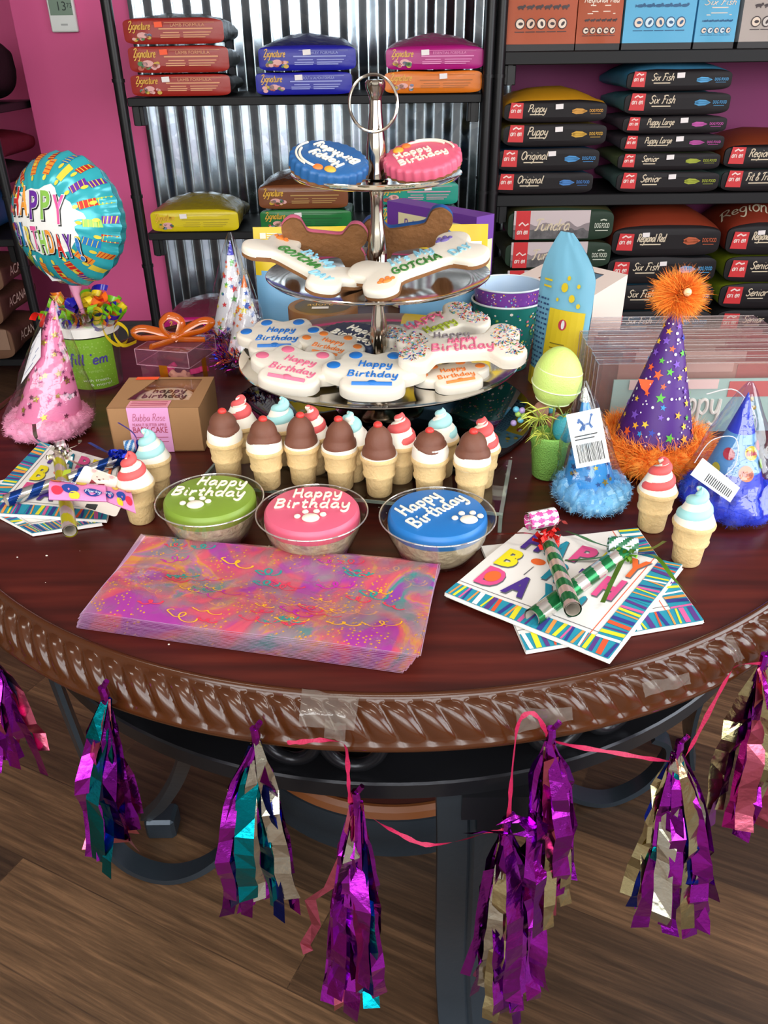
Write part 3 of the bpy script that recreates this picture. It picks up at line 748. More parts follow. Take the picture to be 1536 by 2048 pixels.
standing('upright rust-orange kibble bag, widest, beside the pipe post', 1009, 1148, 96, 'b04f28', 'Regional Red', 'e8c8b0')
standing('narrow upright rust-orange kibble bag with a dark top band', 1150, 1238, 98, 'b04f28', 'Regional Red', 'e8c8b0', True)
standing('wide upright sky-blue kibble bag printed with fish', 1243, 1382, 92, '5fb4dc', 'Six Fish', 'd8ecf4')
standing('narrow upright sky-blue kibble bag printed with fish and a dark top', 1386, 1466, 93, '5fb4dc', 'Six Fish', 'd8ecf4', True)
standing('upright grey-beige kibble bag at the right frame edge', 1476, 1612, 86, 'b6aaa2', 'Original', 'd8d0c8')
# far left unit
LK = dict(cat_group='bags in the shaded shelving at the left', style='none', depth=.45, stk=None)
stack(.62, [((-220, -35, 400, 460, 'blue bag on the shaded shelf left of the balloon'), dict(frontc='174a7a', bodyc='143f68', hh=.17)),
            ((-220, -30, 310, 345, 'black bag between the blue and red bags at far left'), dict(frontc='1c1518', bodyc='1c1518', hh=.11)),
            ((-220, -22, 260, 305, 'dark red bag on top of the shaded left stack'), dict(frontc='6c1220', bodyc='5c101c', hh=.12))], **LK)
stack(1.118, [((-260, -75, 100, 190, 'black bag on the upper shelf at the far left edge'), dict(frontc='161214', bodyc='161214', hh=.3))], **LK)
BR = dict(cat_group='brown kraft kibble bags at the lower left', style='none', depth=.4, stk=None, name='kraft_kibble_bag')
def kraft(label, px0, px1, z, h):
    kibble(label, px0, px1, z, 640, 700, '6a4c3a', '4a3024', dz=h, **BR)
    o = [x for x in COL.objects if x.get('label') == label][0]
    w = ony(px1, 640, SY).x - ony(px0, 640, SY).x
    # square end panel and lettering on the right-hand side
    f = frame((-w / 2, -.008, 0), (1, 0, 0), (0, 0, 1))
    MB().rect(w * .5, h * .3, w * .96, h * .92, f).build('end_panel', M('8c6e5a', .6), o, False)
    t = MB(); f2 = frame((w / 2 + .012, .05, 0), (0, 1, 0), (0, 0, 1))
    put_block(t, 'ACANA', .01, h * .45, .04, f2, 0, shear=.2); t.build('printed_lettering', M('c9b8a8', .5), o, False)
kraft('brown kraft kibble bag lowest on the floor-level shelf at left', -150, 15, .091, .15)
kraft('brown kraft kibble bag second from the bottom at left', -150, 8, .243, .15)
kraft('dark brown kibble bag on top of the kraft stack at left', -150, 25, .395, .12)
def drape(o, text, px0, py0, px1, py1, cap, mat, wd):
    """handwriting printed on a bag's upper face"""
    from mathutils.bvhtree import BVHTree
    me = o.data; mw = Matrix.Translation(o.location) @ o.rotation_euler.to_matrix().to_4x4(); iv = mw.inverted()
    bv = BVHTree.FromPolygons([v.co for v in me.vertices], [tuple(p.vertices) for p in me.polygons])
    e = iv @ EYE; hits = []
    for p in ((px0, py0), (px1, py1)):
        h = bv.ray_cast(e, (iv.to_3x3() @ ray(*p)).normalized())
        if h[0] is None: return
        hits.append(h[0])
    a, b = hits; ux = (b - a).normalized(); up = Vector((0, 1, .35)); tw = script(text, cap, .3, .1, 1)[1]; k = (b - a).length / tw
    def fn(u, v, hh=0):
        q = a + ux * u + Vector((0, v, 0)); h = bv.ray_cast(q + Vector((0, 0, .4)), Vector((0, 0, -1)))
        return (h[0] if h[0] is not None else q) + Vector((0, 0, .003))
    m = MB(); put_script(m, text, 0, 0, cap, fn, wd, 0, .3, width=(b - a).length, gap=.1); m.build('printed_lettering', mat, o, False)
for o in list(COL.objects):
    if o.get('label', '') == 'large domed rust kibble bag at the right edge': drape(o, 'Regional', 1440, 450, 1560, 436, .07, CREAM, .006)
# ================================================================== round table
def wood_top():
    m, nt, p = nodes_mat('mahogany'); N = nt.nodes; L = nt.links
    t = N.new('ShaderNodeTexCoord'); mp = N.new('ShaderNodeMapping'); mp.inputs['Scale'].default_value = (5, 60, 5); mp.inputs['Rotation'].default_value = (0, 0, .5)
    n = N.new('ShaderNodeTexNoise'); n.inputs['Scale'].default_value = 1; n.inputs['Detail'].default_value = 7
    L.new(t.outputs['Object'], mp.inputs[0]); L.new(mp.outputs[0], n.inputs['Vector'])
    r = ramp(nt, [(.3, '370f0a'), (.55, '4a160f'), (.75, '591f15')]); L.new(n.outputs['Fac'], r.inputs[0]); L.new(r.outputs[0], p.inputs['Base Color'])
    p.inputs['Roughness'].default_value = .4; p.inputs['Specular IOR Level'].default_value = .35; p.inputs['Coat Weight'].default_value = .1; p.inputs['Coat Roughness'].default_value = .2
    return m
WOOD = wood_top(); RIM = M('45230f', .17, spec=.5); IRON = M('2c2c30', .26, .6, bump=.06, bscale=30)
IRON2 = M('343c44', .32, .55, bump=.12, bscale=24)
tab = thing('round_table', 'round dark mahogany table with a carved rope rim on black iron legs', 'table', (TC.x, TC.y, 0))
MB().lathe([(.001, TZ), (.35, TZ), (.7, TZ), (.705, TZ - .002), (.705, TZ - .05), (.4, TZ - .05), (.001, TZ - .05)], 160).build('tabletop', WOOD, tab, True, 30)
NL = 160
PROF = [(.703, .7595), (.7045, .7625), (.7075, .7645), (.7105, .7638), (.7125, .7605), (.7132, .758)]
PROF += [(.7132 + (.734 - .7132) * math.sin(k / 12 * math.pi / 2), .7575 - .0335 * (1 - math.cos(k / 12 * math.pi / 2)) - .002 * k / 12) for k in range(1, 13)]
PROF += [(.7365, .7195), (.737, .7155), (.7355, .711), (.731, .7075), (.722, .706), (.69, .706)]
def rimf(u, v):
    j = v * (len(PROF) - 1); i = min(int(round(j)), len(PROF) - 1); r, z = PROF[i]
    th = u * 2 * math.pi
    if 5 <= i <= 18:
        t = (i - 5) / 13; env = min(1, t * 5, (1.0 - t) * 4 + .0) if t < 1 else 0
        ph = NL * th - 2 * math.pi * (1.15 * t); s = abs(math.sin(ph / 2)) ** .7
        d = .0062 * (s - .70) * max(0, env); r += d * .75; z += d * .9
    return (r * math.cos(th), r * math.sin(th), z)
MB().grid(rimf, NL * 16, len(PROF), cu=True).build('carved_rim', RIM, tab, True, 60)
MB().lathe([(.60, .54), (.65, .54), (.6505, .563), (.648, .5655), (.60, .5655), (.60, .54)], 128).build('iron_ring', IRON, tab, True, 30)
MB().lathe([(.57, .706), (.57, .66), (.5, .655), (.001, .655)], 96).build('apron', M('2a100b', .5), tab, True, 30)
for pr in range(12):
    cth = R_(-90 - 8.6 + 30 * pr)
    for sd in (-1, 1):
        th = cth + sd * .0625; tg = Vector((-math.sin(th), math.cos(th), 0)); c = Vector((.628 * math.cos(th), .628 * math.sin(th), .618))
        pts = []
        for k in range(26):
            a = R_(-5 - 285 * k / 25); rr = .037 * (1 - .25 * max(0, (k - 18) / 7))
            pts.append(c + tg * (sd * rr * math.cos(a)) + Vector((0, 0, rr * 1.25 * math.sin(a))))
        m = MB().tube(pts, .0085, 10); e0 = pts[0]
        m.ball(tuple(e0 + Vector((0, 0, .012))), .0135, 0, 14)
        m.build('iron_scroll', IRON, tab)
for k in range(5):
    th = R_(-81 + 72 * k); rd = Vector((math.cos(th), math.sin(th), 0)); tg = Vector((-rd.y, rd.x, 0))
    pr = smooth_line([(.628, 0, .545), (.632, 0, .45), (.624, 0, .30), (.615, 0, .16), (.622, 0, .06), (.636, 0, .0)], 6)
    m = MB(); vs = []; n = len(pr)
    for i, q in enumerate(pr):
        wd = .040 + .006 * (1 - q.z / .545); dt = .022 * (1 - q.z / .545) - .016
        for sx, dr in ((-1, 0), (-1, .008), (-.12, .017), (0, .0125), (.12, .017), (1, .008), (1, 0)):
            vs.append(rd * (q.x + dr) + tg * (sx * wd + dt) + Vector((0, 0, q.z)))
    fs = []
    for i in range(n - 1):
        for j in range(7):
            j2 = (j + 1) % 7; fs.append((i * 7 + j, i * 7 + j2, (i + 1) * 7 + j2, (i + 1) * 7 + j))
    m.add(vs, fs); m.build('leg', IRON2, tab, True, 25)
MB().lathe([(.001, .125), (.315, .125), (.33, .118), (.335, .105)], 96, 0).lathe([(.335, .105), (.34, .104), (.342, .06), (.335, .045), (.335, .0)], 96, 1).lathe([(.319, .1255), (.325, .1262), (.333, .119), (.3365, .105)], 96, 2).build('plinth', [M('35150e', .4), IRON2, M('6e3e1e', .35)], tab, True, 30)
MB().lathe([(.001, .66), (.2, .66), (.16, .6), (.13, .45), (.15, .25), (.2, .13), (.001, .13)], 48).build('pedestal', M('2a0f0a', .45), tab)
m = MB(); a = onz(1000, 1612, .5) - TC
m.prism([(a.x - .05, a.y - .02), (a.x + .05, a.y - .02), (a.x + .05, a.y + .05), (a.x - .05, a.y + .05)], .50, .54); m.prism([(a.x - .03, a.y - .018), (a.x + .03, a.y - .018), (a.x + .03, a.y + .05), (a.x - .03, a.y + .05)], .472, .50)
m.build('bracket', IRON, tab, False)
for P in ([(520, 1610, .2), (455, 1690, .08), (395, 1732, .03), (330, 1744, .012), (262, 1722, .03), (215, 1675, .08), (210, 1625, .14), (235, 1596, .17)],
          [(1060, 1530, .16), (1120, 1570, .06), (1180, 1592, .02), (1230, 1590, .012), (1290, 1560, .04), (1330, 1515, .10), (1335, 1480, .15), (1305, 1466, .17)]):
    pts = [onz(*q) - TC for q in P]; pts = smooth_line(pts, 6)
    m = MB(); vs = []
    for i, q in enumerate(pts):
        t = (pts[min(i + 1, len(pts) - 1)] - pts[max(i - 1, 0)]).normalized(); wv = Vector((.15, 1, 0)).normalized(); nn = t.cross(wv).normalized()
        for a_, b_ in ((-1, -1), (1, -1), (1, 1), (-1, 1)): vs.append(q + wv * (.018 * a_) + nn * (.006 * b_))
    fs = []
    for i in range(len(pts) - 1):
        for j in range(4): fs.append((i * 4 + j, i * 4 + (j + 1) % 4, (i + 1) * 4 + (j + 1) % 4, (i + 1) * 4 + j))
    fs += [(0, 1, 2, 3), tuple(len(vs) - 4 + q for q in (3, 2, 1, 0))]
    zmin = min(v.z for v in vs); vs = [v - Vector((0, 0, zmin)) for v in vs]
    m.add(vs, fs).build('scroll_foot', IRON2, tab, True, 40)
m = MB(); pts = smooth_line([onz(372, 1508, .54) - TC, onz(352, 1560, .38) - TC, onz(322, 1606, .2) - TC, onz(292, 1632, .06) - TC], 6)
m.tube(pts, .013, 4); q = onz(330, 1642, 0.03) - TC
m.bbox((q.x - .035, q.y - .02, 0), (q.x + .022, q.y + .03, .05), .006).build('leg_brace', IRON2, tab, True, 30)

# ================================================================== tiered cake stand
SX, SYY = TC.x - .02, TC.y
SILV = M('d9d2c8', .085, 1); PEWT = M('c9bfb2', .12, 1)
st = thing('tiered_cake_stand', 'three-tier polished silver cake stand with a ring handle', 'cake stand', (SX, SYY, TZ))
P1, P2, P3 = .866 - TZ, 1.003 - TZ, 1.150 - TZ
def plate(R, z):
    MB().lathe([(.003, 0), (R * .55, 0), (R * .82, .001), (R * .95, .006), (R * .995, .0105), (R, .0095), (R * .96, .0035), (R * .83, -.002), (R * .55, -.003), (.003, -.003)], 96, c=(0, 0, z)).build('plate', SILV, st, True, 50)
plate(.236, P1 - .009); plate(.1795, P2 - .009); plate(.1295, P3 - .008)
def col(pr): MB().lathe(pr, 28).build('column', PEWT, st, True, 50)
col([(.001, 0), (.075, .0), (.078, .004), (.07, .010), (.04, .018), (.018, .035), (.012, .06), (.018, P1 - .013)])
a, b = P1 - .007, P2 - .013
col([(.019, a), (.019, a + .003), (.0115, a + .010), (.0155, a + .03), (.0135, a + .06), (.0095, a + .085), (.0085, b - .02), (.011, b - .008), (.016, b)])
a, b = P2 - .007, P3 - .012
col([(.019, a), (.018, a + .003), (.012, a + .012), (.0145, a + .03), (.0155, a + .045), (.0125, a + .07), (.0095, a + .095), (.0095, b - .022), (.013, b - .008), (.0175, b)])
a = P3 - .006
col([(.018, a), (.0165, a + .004), (.0135, a + .012), (.0145, a + .03), (.0142, a + .045), (.0115, a + .07), (.0095, a + .09), (.009, a + .105)])
MB().lathe([(.009, a + .105), (.010, a + .112), (.0145, a + .121), (.0148, a + .128), (.012, a + .131), (.001, a + .132)], 28).build('finial', PEWT, st)
rc = ony(747, 207, SYY - .016) - Vector((SX, SYY, TZ))
MB().tube([rc + Vector((.0345 * math.cos(t), .006 * math.sin(t), .0365 * math.sin(t))) for t in [2 * math.pi * k / 48 for k in range(48)]], .0022, 8, closed=True).build('ring_handle', PEWT, st)

# smoked glass turntable under the stand
gt = thing('glass_turntable', 'smoked glass turntable disc under the silver cake stand', 'turntable', (SX, SYY, TZ))
MB().lathe([(.001, .0015), (.262, .0015), (.266, .004), (.266, .008), (.262, .0105), (.001, .0105)], 96).build('glass_disc', film('5d5652', .06, .5, .03), gt, True, 40)
st.location.z = TZ + .0106
for o in st.children:
    for v in o.data.vertices:
        if v.co.z > .02 or True: v.co.z -= .0106 if v.co.z > .04 else .0106 * v.co.z / .04

# acrylic riser for the cones
rr, rq = onz(1002, 1066, TZ), onz(723, 1037, TZ); RA = math.atan2(rr.y - rq.y, rr.x - rq.x)
rl = Vector((-.262, rr.y + (-.262 - rr.x) * math.tan(RA), TZ)); RW = (rr - rl).length
rz = thing('acrylic_riser', 'low clear acrylic riser carrying two rows of cone treats', 'display riser', (rl.x, rl.y, TZ), RA)
m = MB(); RD = .155; HR = .030
m.box((0, 0, HR - .004), (RW, RD, HR), 0); m.box((0, 0, 0), (.004, RD, HR - .004), 0); m.box((RW - .004, 0, 0), (RW, RD, HR - .004), 0)
CLR = film('f2f6f4', .05, .5, .03)
m.build('riser_body', CLR, rz, False)
m = MB()
m.box((-.0005, -.0008, HR - .0045), (RW + .0005, .0004, HR + .0002)); m.box((RW - .0045, -.0008, 0), (RW + .0004, .0006, HR - .004)); m.box((RW - .0045, 0, HR - .0045), (RW + .0006, RD, HR + .0003)); m.box((-.0006, 0, HR - .0045), (.003, RD, HR + .0003))
m.build('polished_edge', film('c2d6c8', .18, .5, .08, haze=.28, hazecol='cfe0d4'), rz, False)

# ================================================================== foil tassels and ribbon
_fb = dict(bump=.22, bscale=38)
FOIL = {'p': M('be30d0', .17, 1, **_fb), 'd': M('8a1ca0', .16, 1, **_fb), 'c': M('e2708c', .28, 1, **_fb), 'g': M('d4c896', .2, 1, **_fb), 's': M('dedbc9', .18, 1, **_fb), 't': M('0a98a8', .22, 1, **_fb), 'b': M('2336b0', .22, 1, **_fb), 'm': M('c02488', .2, 1, **_fb)}
def strip(rootp, endp, w, seed, col, par, bulge, name='foil_strip'):
    r = random.Random(seed); n = max(6, int((rootp - endp).length / .021)); vs = []; ang = r.uniform(0, 6.28); off = Vector((0, 0, 0))
    facing = math.atan2(TC.y - 0 - rootp.y, 0) if False else 0
    for i in range(n + 1):
        t = i / n; c = rootp.lerp(endp, t)
        out = Vector((endp.x - rootp.x, endp.y - rootp.y, 0))
        c = c + out * (bulge * math.sin(math.pi * min(1, t * 1.15)))
        off = off * .75 + Vector((r.gauss(0, .0013), r.gauss(0, .0046), 0)); c += off * min(1, t * 4)
        ang += r.gauss(0, .30); a = .62 * math.sin(ang)
        ww = w * (.35 + .65 * min(1, t * 4.5)) * (1 + r.gauss(0, .03)); d = Vector((math.cos(a), math.sin(a), r.gauss(0, .08))) * ww / 2
        vs += [c - d, c + d + Vector((0, 0, r.gauss(0, .0012)))]
    fs = []
    for i in range(n):
        q = (2 * i, 2 * i + 1, 2 * i + 3, 2 * i + 2)
        fs += [(q[0], q[1], q[2]), (q[0], q[2], q[3])] if r.random() < .5 else [(q[0], q[1], q[3]), (q[1], q[2], q[3])]
    return MB().add(vs, fs).build(name, FOIL[col], par, False)
def tassel(label, px, py, pb, xl, xr, spec, seed, R=.748, w=.0185, knot=True):
    K = oncyl(px, py, R); t = thing('foil_tassel', label, 'tassel', K, 0, 'metallic fringe tassels around the table rim')
    rr = random.Random(seed); d = math.hypot(K.x, K.y)
    def at(x, y):
        r = ray(x, y); s = K.y / r.y; return EYE + r * s - K
    spec = spec + spec[::-1][:len(spec) // 3]; n = len(spec)
    rad = (at(xr, pb).x - at(xl, pb).x) / 2; mid = (at(xr, pb).x + at(xl, pb).x) / 2; zb = at(px, pb).z
    for i, ch in enumerate(spec):
        a = 2 * math.pi * (i * .618 + rr.uniform(-.06, .06)); q = math.sqrt(rr.uniform(.15, 1)) * .98
        e = Vector((mid + rad * q * math.cos(a), -.004 + .034 * q * math.sin(a) - .004, zb * rr.uniform(.74, 1.0)))
        root = Vector((rr.gauss(0, .0022), -.004 + rr.gauss(0, .0015), rr.uniform(-.006, .004)))
        strip(root, e, w * rr.uniform(.75, 1.2), seed * 100 + i, ch, t, rr.uniform(.05, .32))
    if knot:
        m = MB().tube([(0, -.003, .018), (.001, -.003, .008), (0, -.003, -.004), (0, -.003, -.02)], lambda s: .0045 + .0018 * math.sin(s * 9), 7)
        m.tube([(0, -.003, .014), (.004, -.004, .022), (.007, -.004, .027)], .003, 5).build('knot', FOIL['p'], t, False)
    return t
tassel('metallic fringe tassel cut by the left frame edge below the rim', -8, 1330, 1540, -60, 112, 'pdpcgtpmdgsppc', 11)
tassel('purple, teal and coral fringe tassel hanging at the left below the rim', 212, 1396, 1702, 178, 292, 'ppdtpcpmdcgpdptpc', 12)
tassel('purple and pale gold fringe tassel left of the long strip of tape', 512, 1478, 1822, 452, 606, 'ppgsgdpbtpgspdbpyg'.replace('y', 't'), 13)
t3 = tassel('purple and coral fringe tassel hanging lowest in the middle', 712, 1602, 1985, 655, 770, 'ppcdpcpmtpcbdpcpmsp', 14)
def loose(t, K, pts, w, ch, seed):
    K = Vector(K); P = [(lambda r: EYE + r * (K.y / r.y) - K)(ray(*p)) + Vector((0, -.012, 0)) for p in pts]
    for i in range(len(P) - 1): pass
    vs = []; r = random.Random(seed)
    for i, p in enumerate(P):
        d = Vector((1, r.uniform(-.4, .4), r.uniform(-.1, .3))).normalized() * w / 2; vs += [p - d, p + d]
    MB().add(vs, [(2 * i, 2 * i + 1, 2 * i + 3, 2 * i + 2) for i in range(len(P) - 1)]).build('foil_strip', FOIL[ch], t, False)
loose(t3, t3.location, [(690, 1690), (660, 1755), (622, 1780), (634, 1830), (612, 1868), (618, 1885)], .0125, 'c', 3)
t4 = tassel('dark purple fringe tassel tied sideways in front of the iron leg', 1010, 1655, 2012, 948, 1068, 'dpdpdpdppdmdpdgspdp', 15)
K4 = t4.location
def k4(x, y, dy=-.012): r = ray(x, y); return EYE + r * ((K4.y + dy) / r.y) - K4
strip(k4(1092, 1650), k4(944, 1672), .019, 771, 'd', t4, .0, 'knot'); strip(k4(1094, 1652), k4(1000, 1640), .015, 772, 'p', t4, .0, 'knot')
loose(t4, t4.location, [(975, 1720), (960, 1800), (955, 1850), (928, 1930)], .0125, 'p', 5)
t5 = tassel('purple, coral and gold fringe tassel knotted at the right strip of tape', 1098, 1478, 1812, 1035, 1132, 'ppdpmdgtgpcpdpdgp', 16)
loose(t5, t5.location, [(1098, 1500), (1095, 1570), (1096, 1650), (1096, 1730), (1095, 1812)], .0155, 'c', 6)
tassel('purple and pale gold fringe tassel hanging furthest from the rim at right', 1352, 1502, 1838, 1228, 1412, 'ppgsgdpmgtpdgpsgpbdgp', 17)
tassel('purple, coral and gold fringe tassel cut by the right frame edge', 1520, 1330, 1640, 1405, 1590, 'ppcdgpcdpmgpdpgpcd', 18)

RB = [(575, 1479), (600, 1478), (640, 1474), (676, 1477), (692, 1488), (696, 1530), (698, 1570), (703, 1603), (722, 1612), (760, 1640), (800, 1662), (842, 1681), (880, 1682), (930, 1672), (975, 1658), (1008, 1652), (1017, 1620), (1021, 1560), (1028, 1490), (1036, 1440), (1056, 1420), (1076, 1430), (1092, 1462), (1101, 1474), (1150, 1487), (1230, 1500), (1300, 1512), (1350, 1518), (1366, 1510), (1385, 1478), (1420, 1410), (1455, 1345), (1472, 1326), (1500, 1322), (1560, 1322)]
rp = []
for x, y in RB: rp.append(oncyl(x, y, .7475) + Vector((0, -.004, 0)))
rp = smooth_line(rp, 4); vs = []
for i, p in enumerate(rp):
    t = (rp[min(i + 1, len(rp) - 1)] - rp[max(i - 1, 0)]).normalized(); o_ = Vector((p.x - TC.x, p.y - TC.y, 0)).normalized()
    s = t.cross(o_).normalized(); a = .9 * math.sin(i * .33); d = (s * math.cos(a) + o_ * math.sin(a)) * (.0021 + .0006 * math.sin(i * 1.7)); vs += [p - d, p + d]
tag(MB().add(vs, [(2 * i, 2 * i + 1, 2 * i + 3, 2 * i + 2) for i in range(len(rp) - 1)]).build('garland_ribbon', M('a80e42', .6, bump=.2, bscale=300), None, True, 60), 'hot pink crepe ribbon looped between the tassels', 'ribbon')
TAPE = film('f4f2ec', .07, .45, .07, bump=.35, bscale=40, haze=.10, hazecol='e8e2d8')
def tape(label, pts, top=0):
    """corner pixels, laid over the curved rim"""
    (ax, ay), (bx, by), (cx, cy), (dx, dy) = pts; n, k = 14, 10
    def f(u, v):
        x = (ax + (bx - ax) * u) * (1 - v) + (dx + (cx - dx) * u) * v; y = (ay + (by - ay) * u) * (1 - v) + (dy + (cy - dy) * u) * v
        p = oncyl(x, y, .7425)
        if p.z > .7565:
            q = onz(x, y, .768); rad = math.hypot(q.x - TC.x, q.y - TC.y)
            zz = .768 if rad < .718 else .768; p = q if rad < .7425 else p
        return p + Vector((0, -.0007 * math.sin(u * 17 + v * 9), .0007 * math.sin(u * 9 - v * 14)))
    tag(MB().grid(f, n, k).build('tape_strip', TAPE, None, True, 70), label, 'tape', 'clear tape strips on the rim')
tape('widest clear tape patch on the front of the carved rim, left of centre', [(604, 1377), (718, 1396), (708, 1462), (597, 1452)])
tape('narrow clear tape piece holding the ribbon below the wide patch', [(650, 1440), (692, 1448), (690, 1482), (648, 1476)])
tape('clear tape strip holding the ribbon loop at the second tassel from the right', [(1031, 1418), (1144, 1415), (1146, 1440), (1036, 1466)])
tape('crinkled clear tape strip alone on the rim between the two right tassels', [(1284, 1366), (1378, 1346), (1382, 1368), (1290, 1394)])
tape('short clear tape strip over the rim edge at the right', [(1446, 1274), (1464, 1270), (1490, 1318), (1470, 1326)])
# ================================================================== ice-cream cone treats
WAF = M('e0c088', .7, bump=.25, bscale=240, var=.12, vscale=60, sss=.1); WHI = M('f3ecdd', .6, sss=.15); CHO = M('6f4230', .6, bump=.06, bscale=160); CHE = M('d23a34', .4)
SWP = M('dd5a5a', .6, sss=.1); SWB = M('a6dcdc', .6, sss=.1)
def wafer(t):
    m = MB().lathe([(.001, 0), (.0155, 0), (.0172, .0025), (.0188, .028), (.0215, .0295), (.0222, .0325), (.021, .0345), (.0228, .052), (.0252, .0535), (.0258, .057), (.0246, .0592), (.022, .0592), (.0215, .052), (.001, .05)], 30, wob=lambda a, z: 1 + .008 * math.sin(5 * a + z * 300))
    vs = []
    m.build('wafer_cone', WAF, t, True, 45)
def choc_cone(label, px, py, zb, white, twist=0, htop=.104):
    P = onz(px, py, zb + htop)
    t = thing('ice_cream_cone_treat', label, 'treat', (P.x, P.y, zb), twist, 'chocolate-dipped cone treats on the riser')
    wafer(t)
    w = .056 + white
    MB().lathe([(.001, .052), (.0225, .052), (.0243, .060), (.0243, w * .45 + .036), (.0225, w + .005), (.018, w + .008), (.001, w + .008)], 32, wob=lambda a, z: 1 + .025 * math.sin(3 * a + z * 220)).build('icing', WHI, t)
    s = (htop - w) / .045
    pr = [(.0205, 0), (.0224, .0015), (.0228, .007), (.0216, .0125), (.0192, .0155), (.0188, .0185), (.0182, .025), (.0156, .0325), (.0118, .038), (.0076, .042), (.003, .0445), (.0005, .045)]
    m = MB(); n = 36; b = 0
    for j, (r, z) in enumerate(pr):
        for i in range(n):
            a = 2 * math.pi * i / n; f = max(0, 1 - j / 4)
            drip = -.0035 * f * max(0, math.sin(2 * a + twist * 3)) - .0018 * f * math.sin(5 * a + px)
            rr = r * (1 + .02 * math.sin(a * 2 + z * 160 + px)); m.V.append((rr * math.cos(a) + .0015 * math.sin(px) * z / .045, rr * math.sin(a), w + z * s + drip))
    for j in range(len(pr) - 1):
        for i in range(n):
            k = (i + 1) % n; m.F.append((j * n + i, j * n + k, (j + 1) * n + k, (j + 1) * n + i)); m.I.append(0)
    m.build('chocolate_dip', CHO, t)
    MB().ball((.0005, -.001, htop), .0058, 0, 14, (1.05, 1.05, .8)).build('cherry_dot', CHE, t)
def swirl_cone(label, px, py, zb, col, phase, lean=(0, 0), group='swirled cone treats', htop=.106, share=.0, base=False):
    P = onz(px, py, zb if base else zb + htop)
    t = thing('ice_cream_cone_treat', label, 'treat', (P.x, P.y, zb), 0, group)
    wafer(t)
    MB().lathe([(.001, .052), (.0235, .053), (.0242, .060), (.021, .067), (.012, htop - .020), (.001, htop - .014)], 24).build('icing', WHI, t)
    turns = 2.2; n = 100; q = 16; m = MB(); z0 = .0605; z1 = htop - .0065
    for i in range(n + 1):
        s = i / n; a = phase + 2 * math.pi * turns * s; rr = .0126 * (1 - s) ** .7 + .0062 * s ** .6; rr = min(rr, .0136 - .0068 * s); hr = max(0, .0112 * (1 - s) ** .85 - .0004)
        cx, cy, cz = hr * math.cos(a) + lean[0] * s * s, hr * math.sin(a) + lean[1] * s * s, z0 + (z1 - z0) * s ** .92
        if s > .93: k = (s - .93) / .07; cx += .004 * k * math.cos(a); cy += .004 * k * math.sin(a); cz += .0008 * k
        end = min(1, (s * 12) ** .5, ((1 - s) * 14 + .02) ** .5)
        for j in range(q):
            b_ = 2 * math.pi * j / q; m.V.append((cx + rr * end * math.cos(b_) * math.cos(a), cy + rr * end * math.cos(b_) * math.sin(a), cz + rr * end * .84 * math.sin(b_)))
    for i in range(n):
        for j in range(q):
            k = (j + 1) % q; ang = math.cos(6.28318 * ((j + .5) / q - .06 - .45 * (i / n - .5)))
            m.F.append((i * q + j, i * q + k, (i + 1) * q + k, (i + 1) * q + j)); m.I.append(1 if ang > .2 - share * 1.6 else 0)
    m.F.append(tuple(range(n * q, n * q + q))); m.I.append(0)
    m.build('icing_swirl', [WHI, col], t, True, 70)
ZR = TZ + .030
for a in [(443, 822, .013, .3, 'chocolate-dipped cone treat at the left end of the front row'), (524, 838, .012, 1.1, 'chocolate-dipped cone treat behind the gap between green and pink cakes, with a dripped edge'), (599, 831, .001, 2.0, 'chocolate-dipped cone treat behind the left half of the pink cake, little white showing'),
          (677, 839, .003, 2.9, 'chocolate-dipped cone treat behind the right half of the pink cake'), (757, 850, -.001, 3.6, 'tall chocolate-dipped cone treat standing alone between the pink and blue cakes'),
          (861, 861, .015, 4.4, 'chocolate-dipped cone treat with a wide white band directly behind the blue cake'), (948, 862, .009, 5.3, 'chocolate-dipped cone treat at the right end of the front row')]:
    choc_cone(a[4], a[0], a[1], ZR, a[2], a[3], htop=.096 if a[0] == 861 else .101)
for a in [(475, 786, SWP, .2, (.003, 0), 'white cone treat with thin red stripes at the left of the back row', -.12), (557, 790, SWB, 1.6, (.006, 0), 'pale blue swirl cone treat second in the back row', .45), (622, 808, SWP, 2.2, (-.002, 0), 'white and red swirl cone treat behind the third chocolate cone', -.14), (702, 818, SWB, 5.0, (-.003, 0), 'white swirl cone treat with a blue tip in the middle of the back row', -.14),
          (800, 821, SWP, 3.9, (.002, 0), 'red and white swirl cone treat behind the tall chocolate cone', .15), (884, 811, SWB, 4.3, (.001, 0), 'white and blue swirl cone treat behind the blue cake', .1), (968, 829, SWP, 4.0, (0, 0), 'red and white swirl cone treat at the right end of the back row', .16)]:
    swirl_cone(a[5], a[0], a[1] - (2 if a[0] == 622 else 0), ZR, a[2], a[3], a[4], 'swirled cone treats on the riser', share=a[6], htop=.105)
swirl_cone('red and white swirl cone treat on the table left of the green cake', 285, 1040, TZ, SWP, .9, (-.002, 0), base=True, share=.22)
swirl_cone('pale blue swirl cone treat beside the kraft cake box', 318, 988, TZ, SWB, 2.4, (-.003, 0), base=True, share=.6)
swirl_cone('red and white swirl cone treat standing alone right of the blue star hat', 1301, 1056, TZ, SWP, 2.2, (.002, 0), base=True, htop=.108, share=.2)
swirl_cone('blue and white swirl cone treat nearest the right edge of the table', 1371, 1123, TZ, SWB, 1.2, (0, 0), base=True, htop=.108, share=.4)

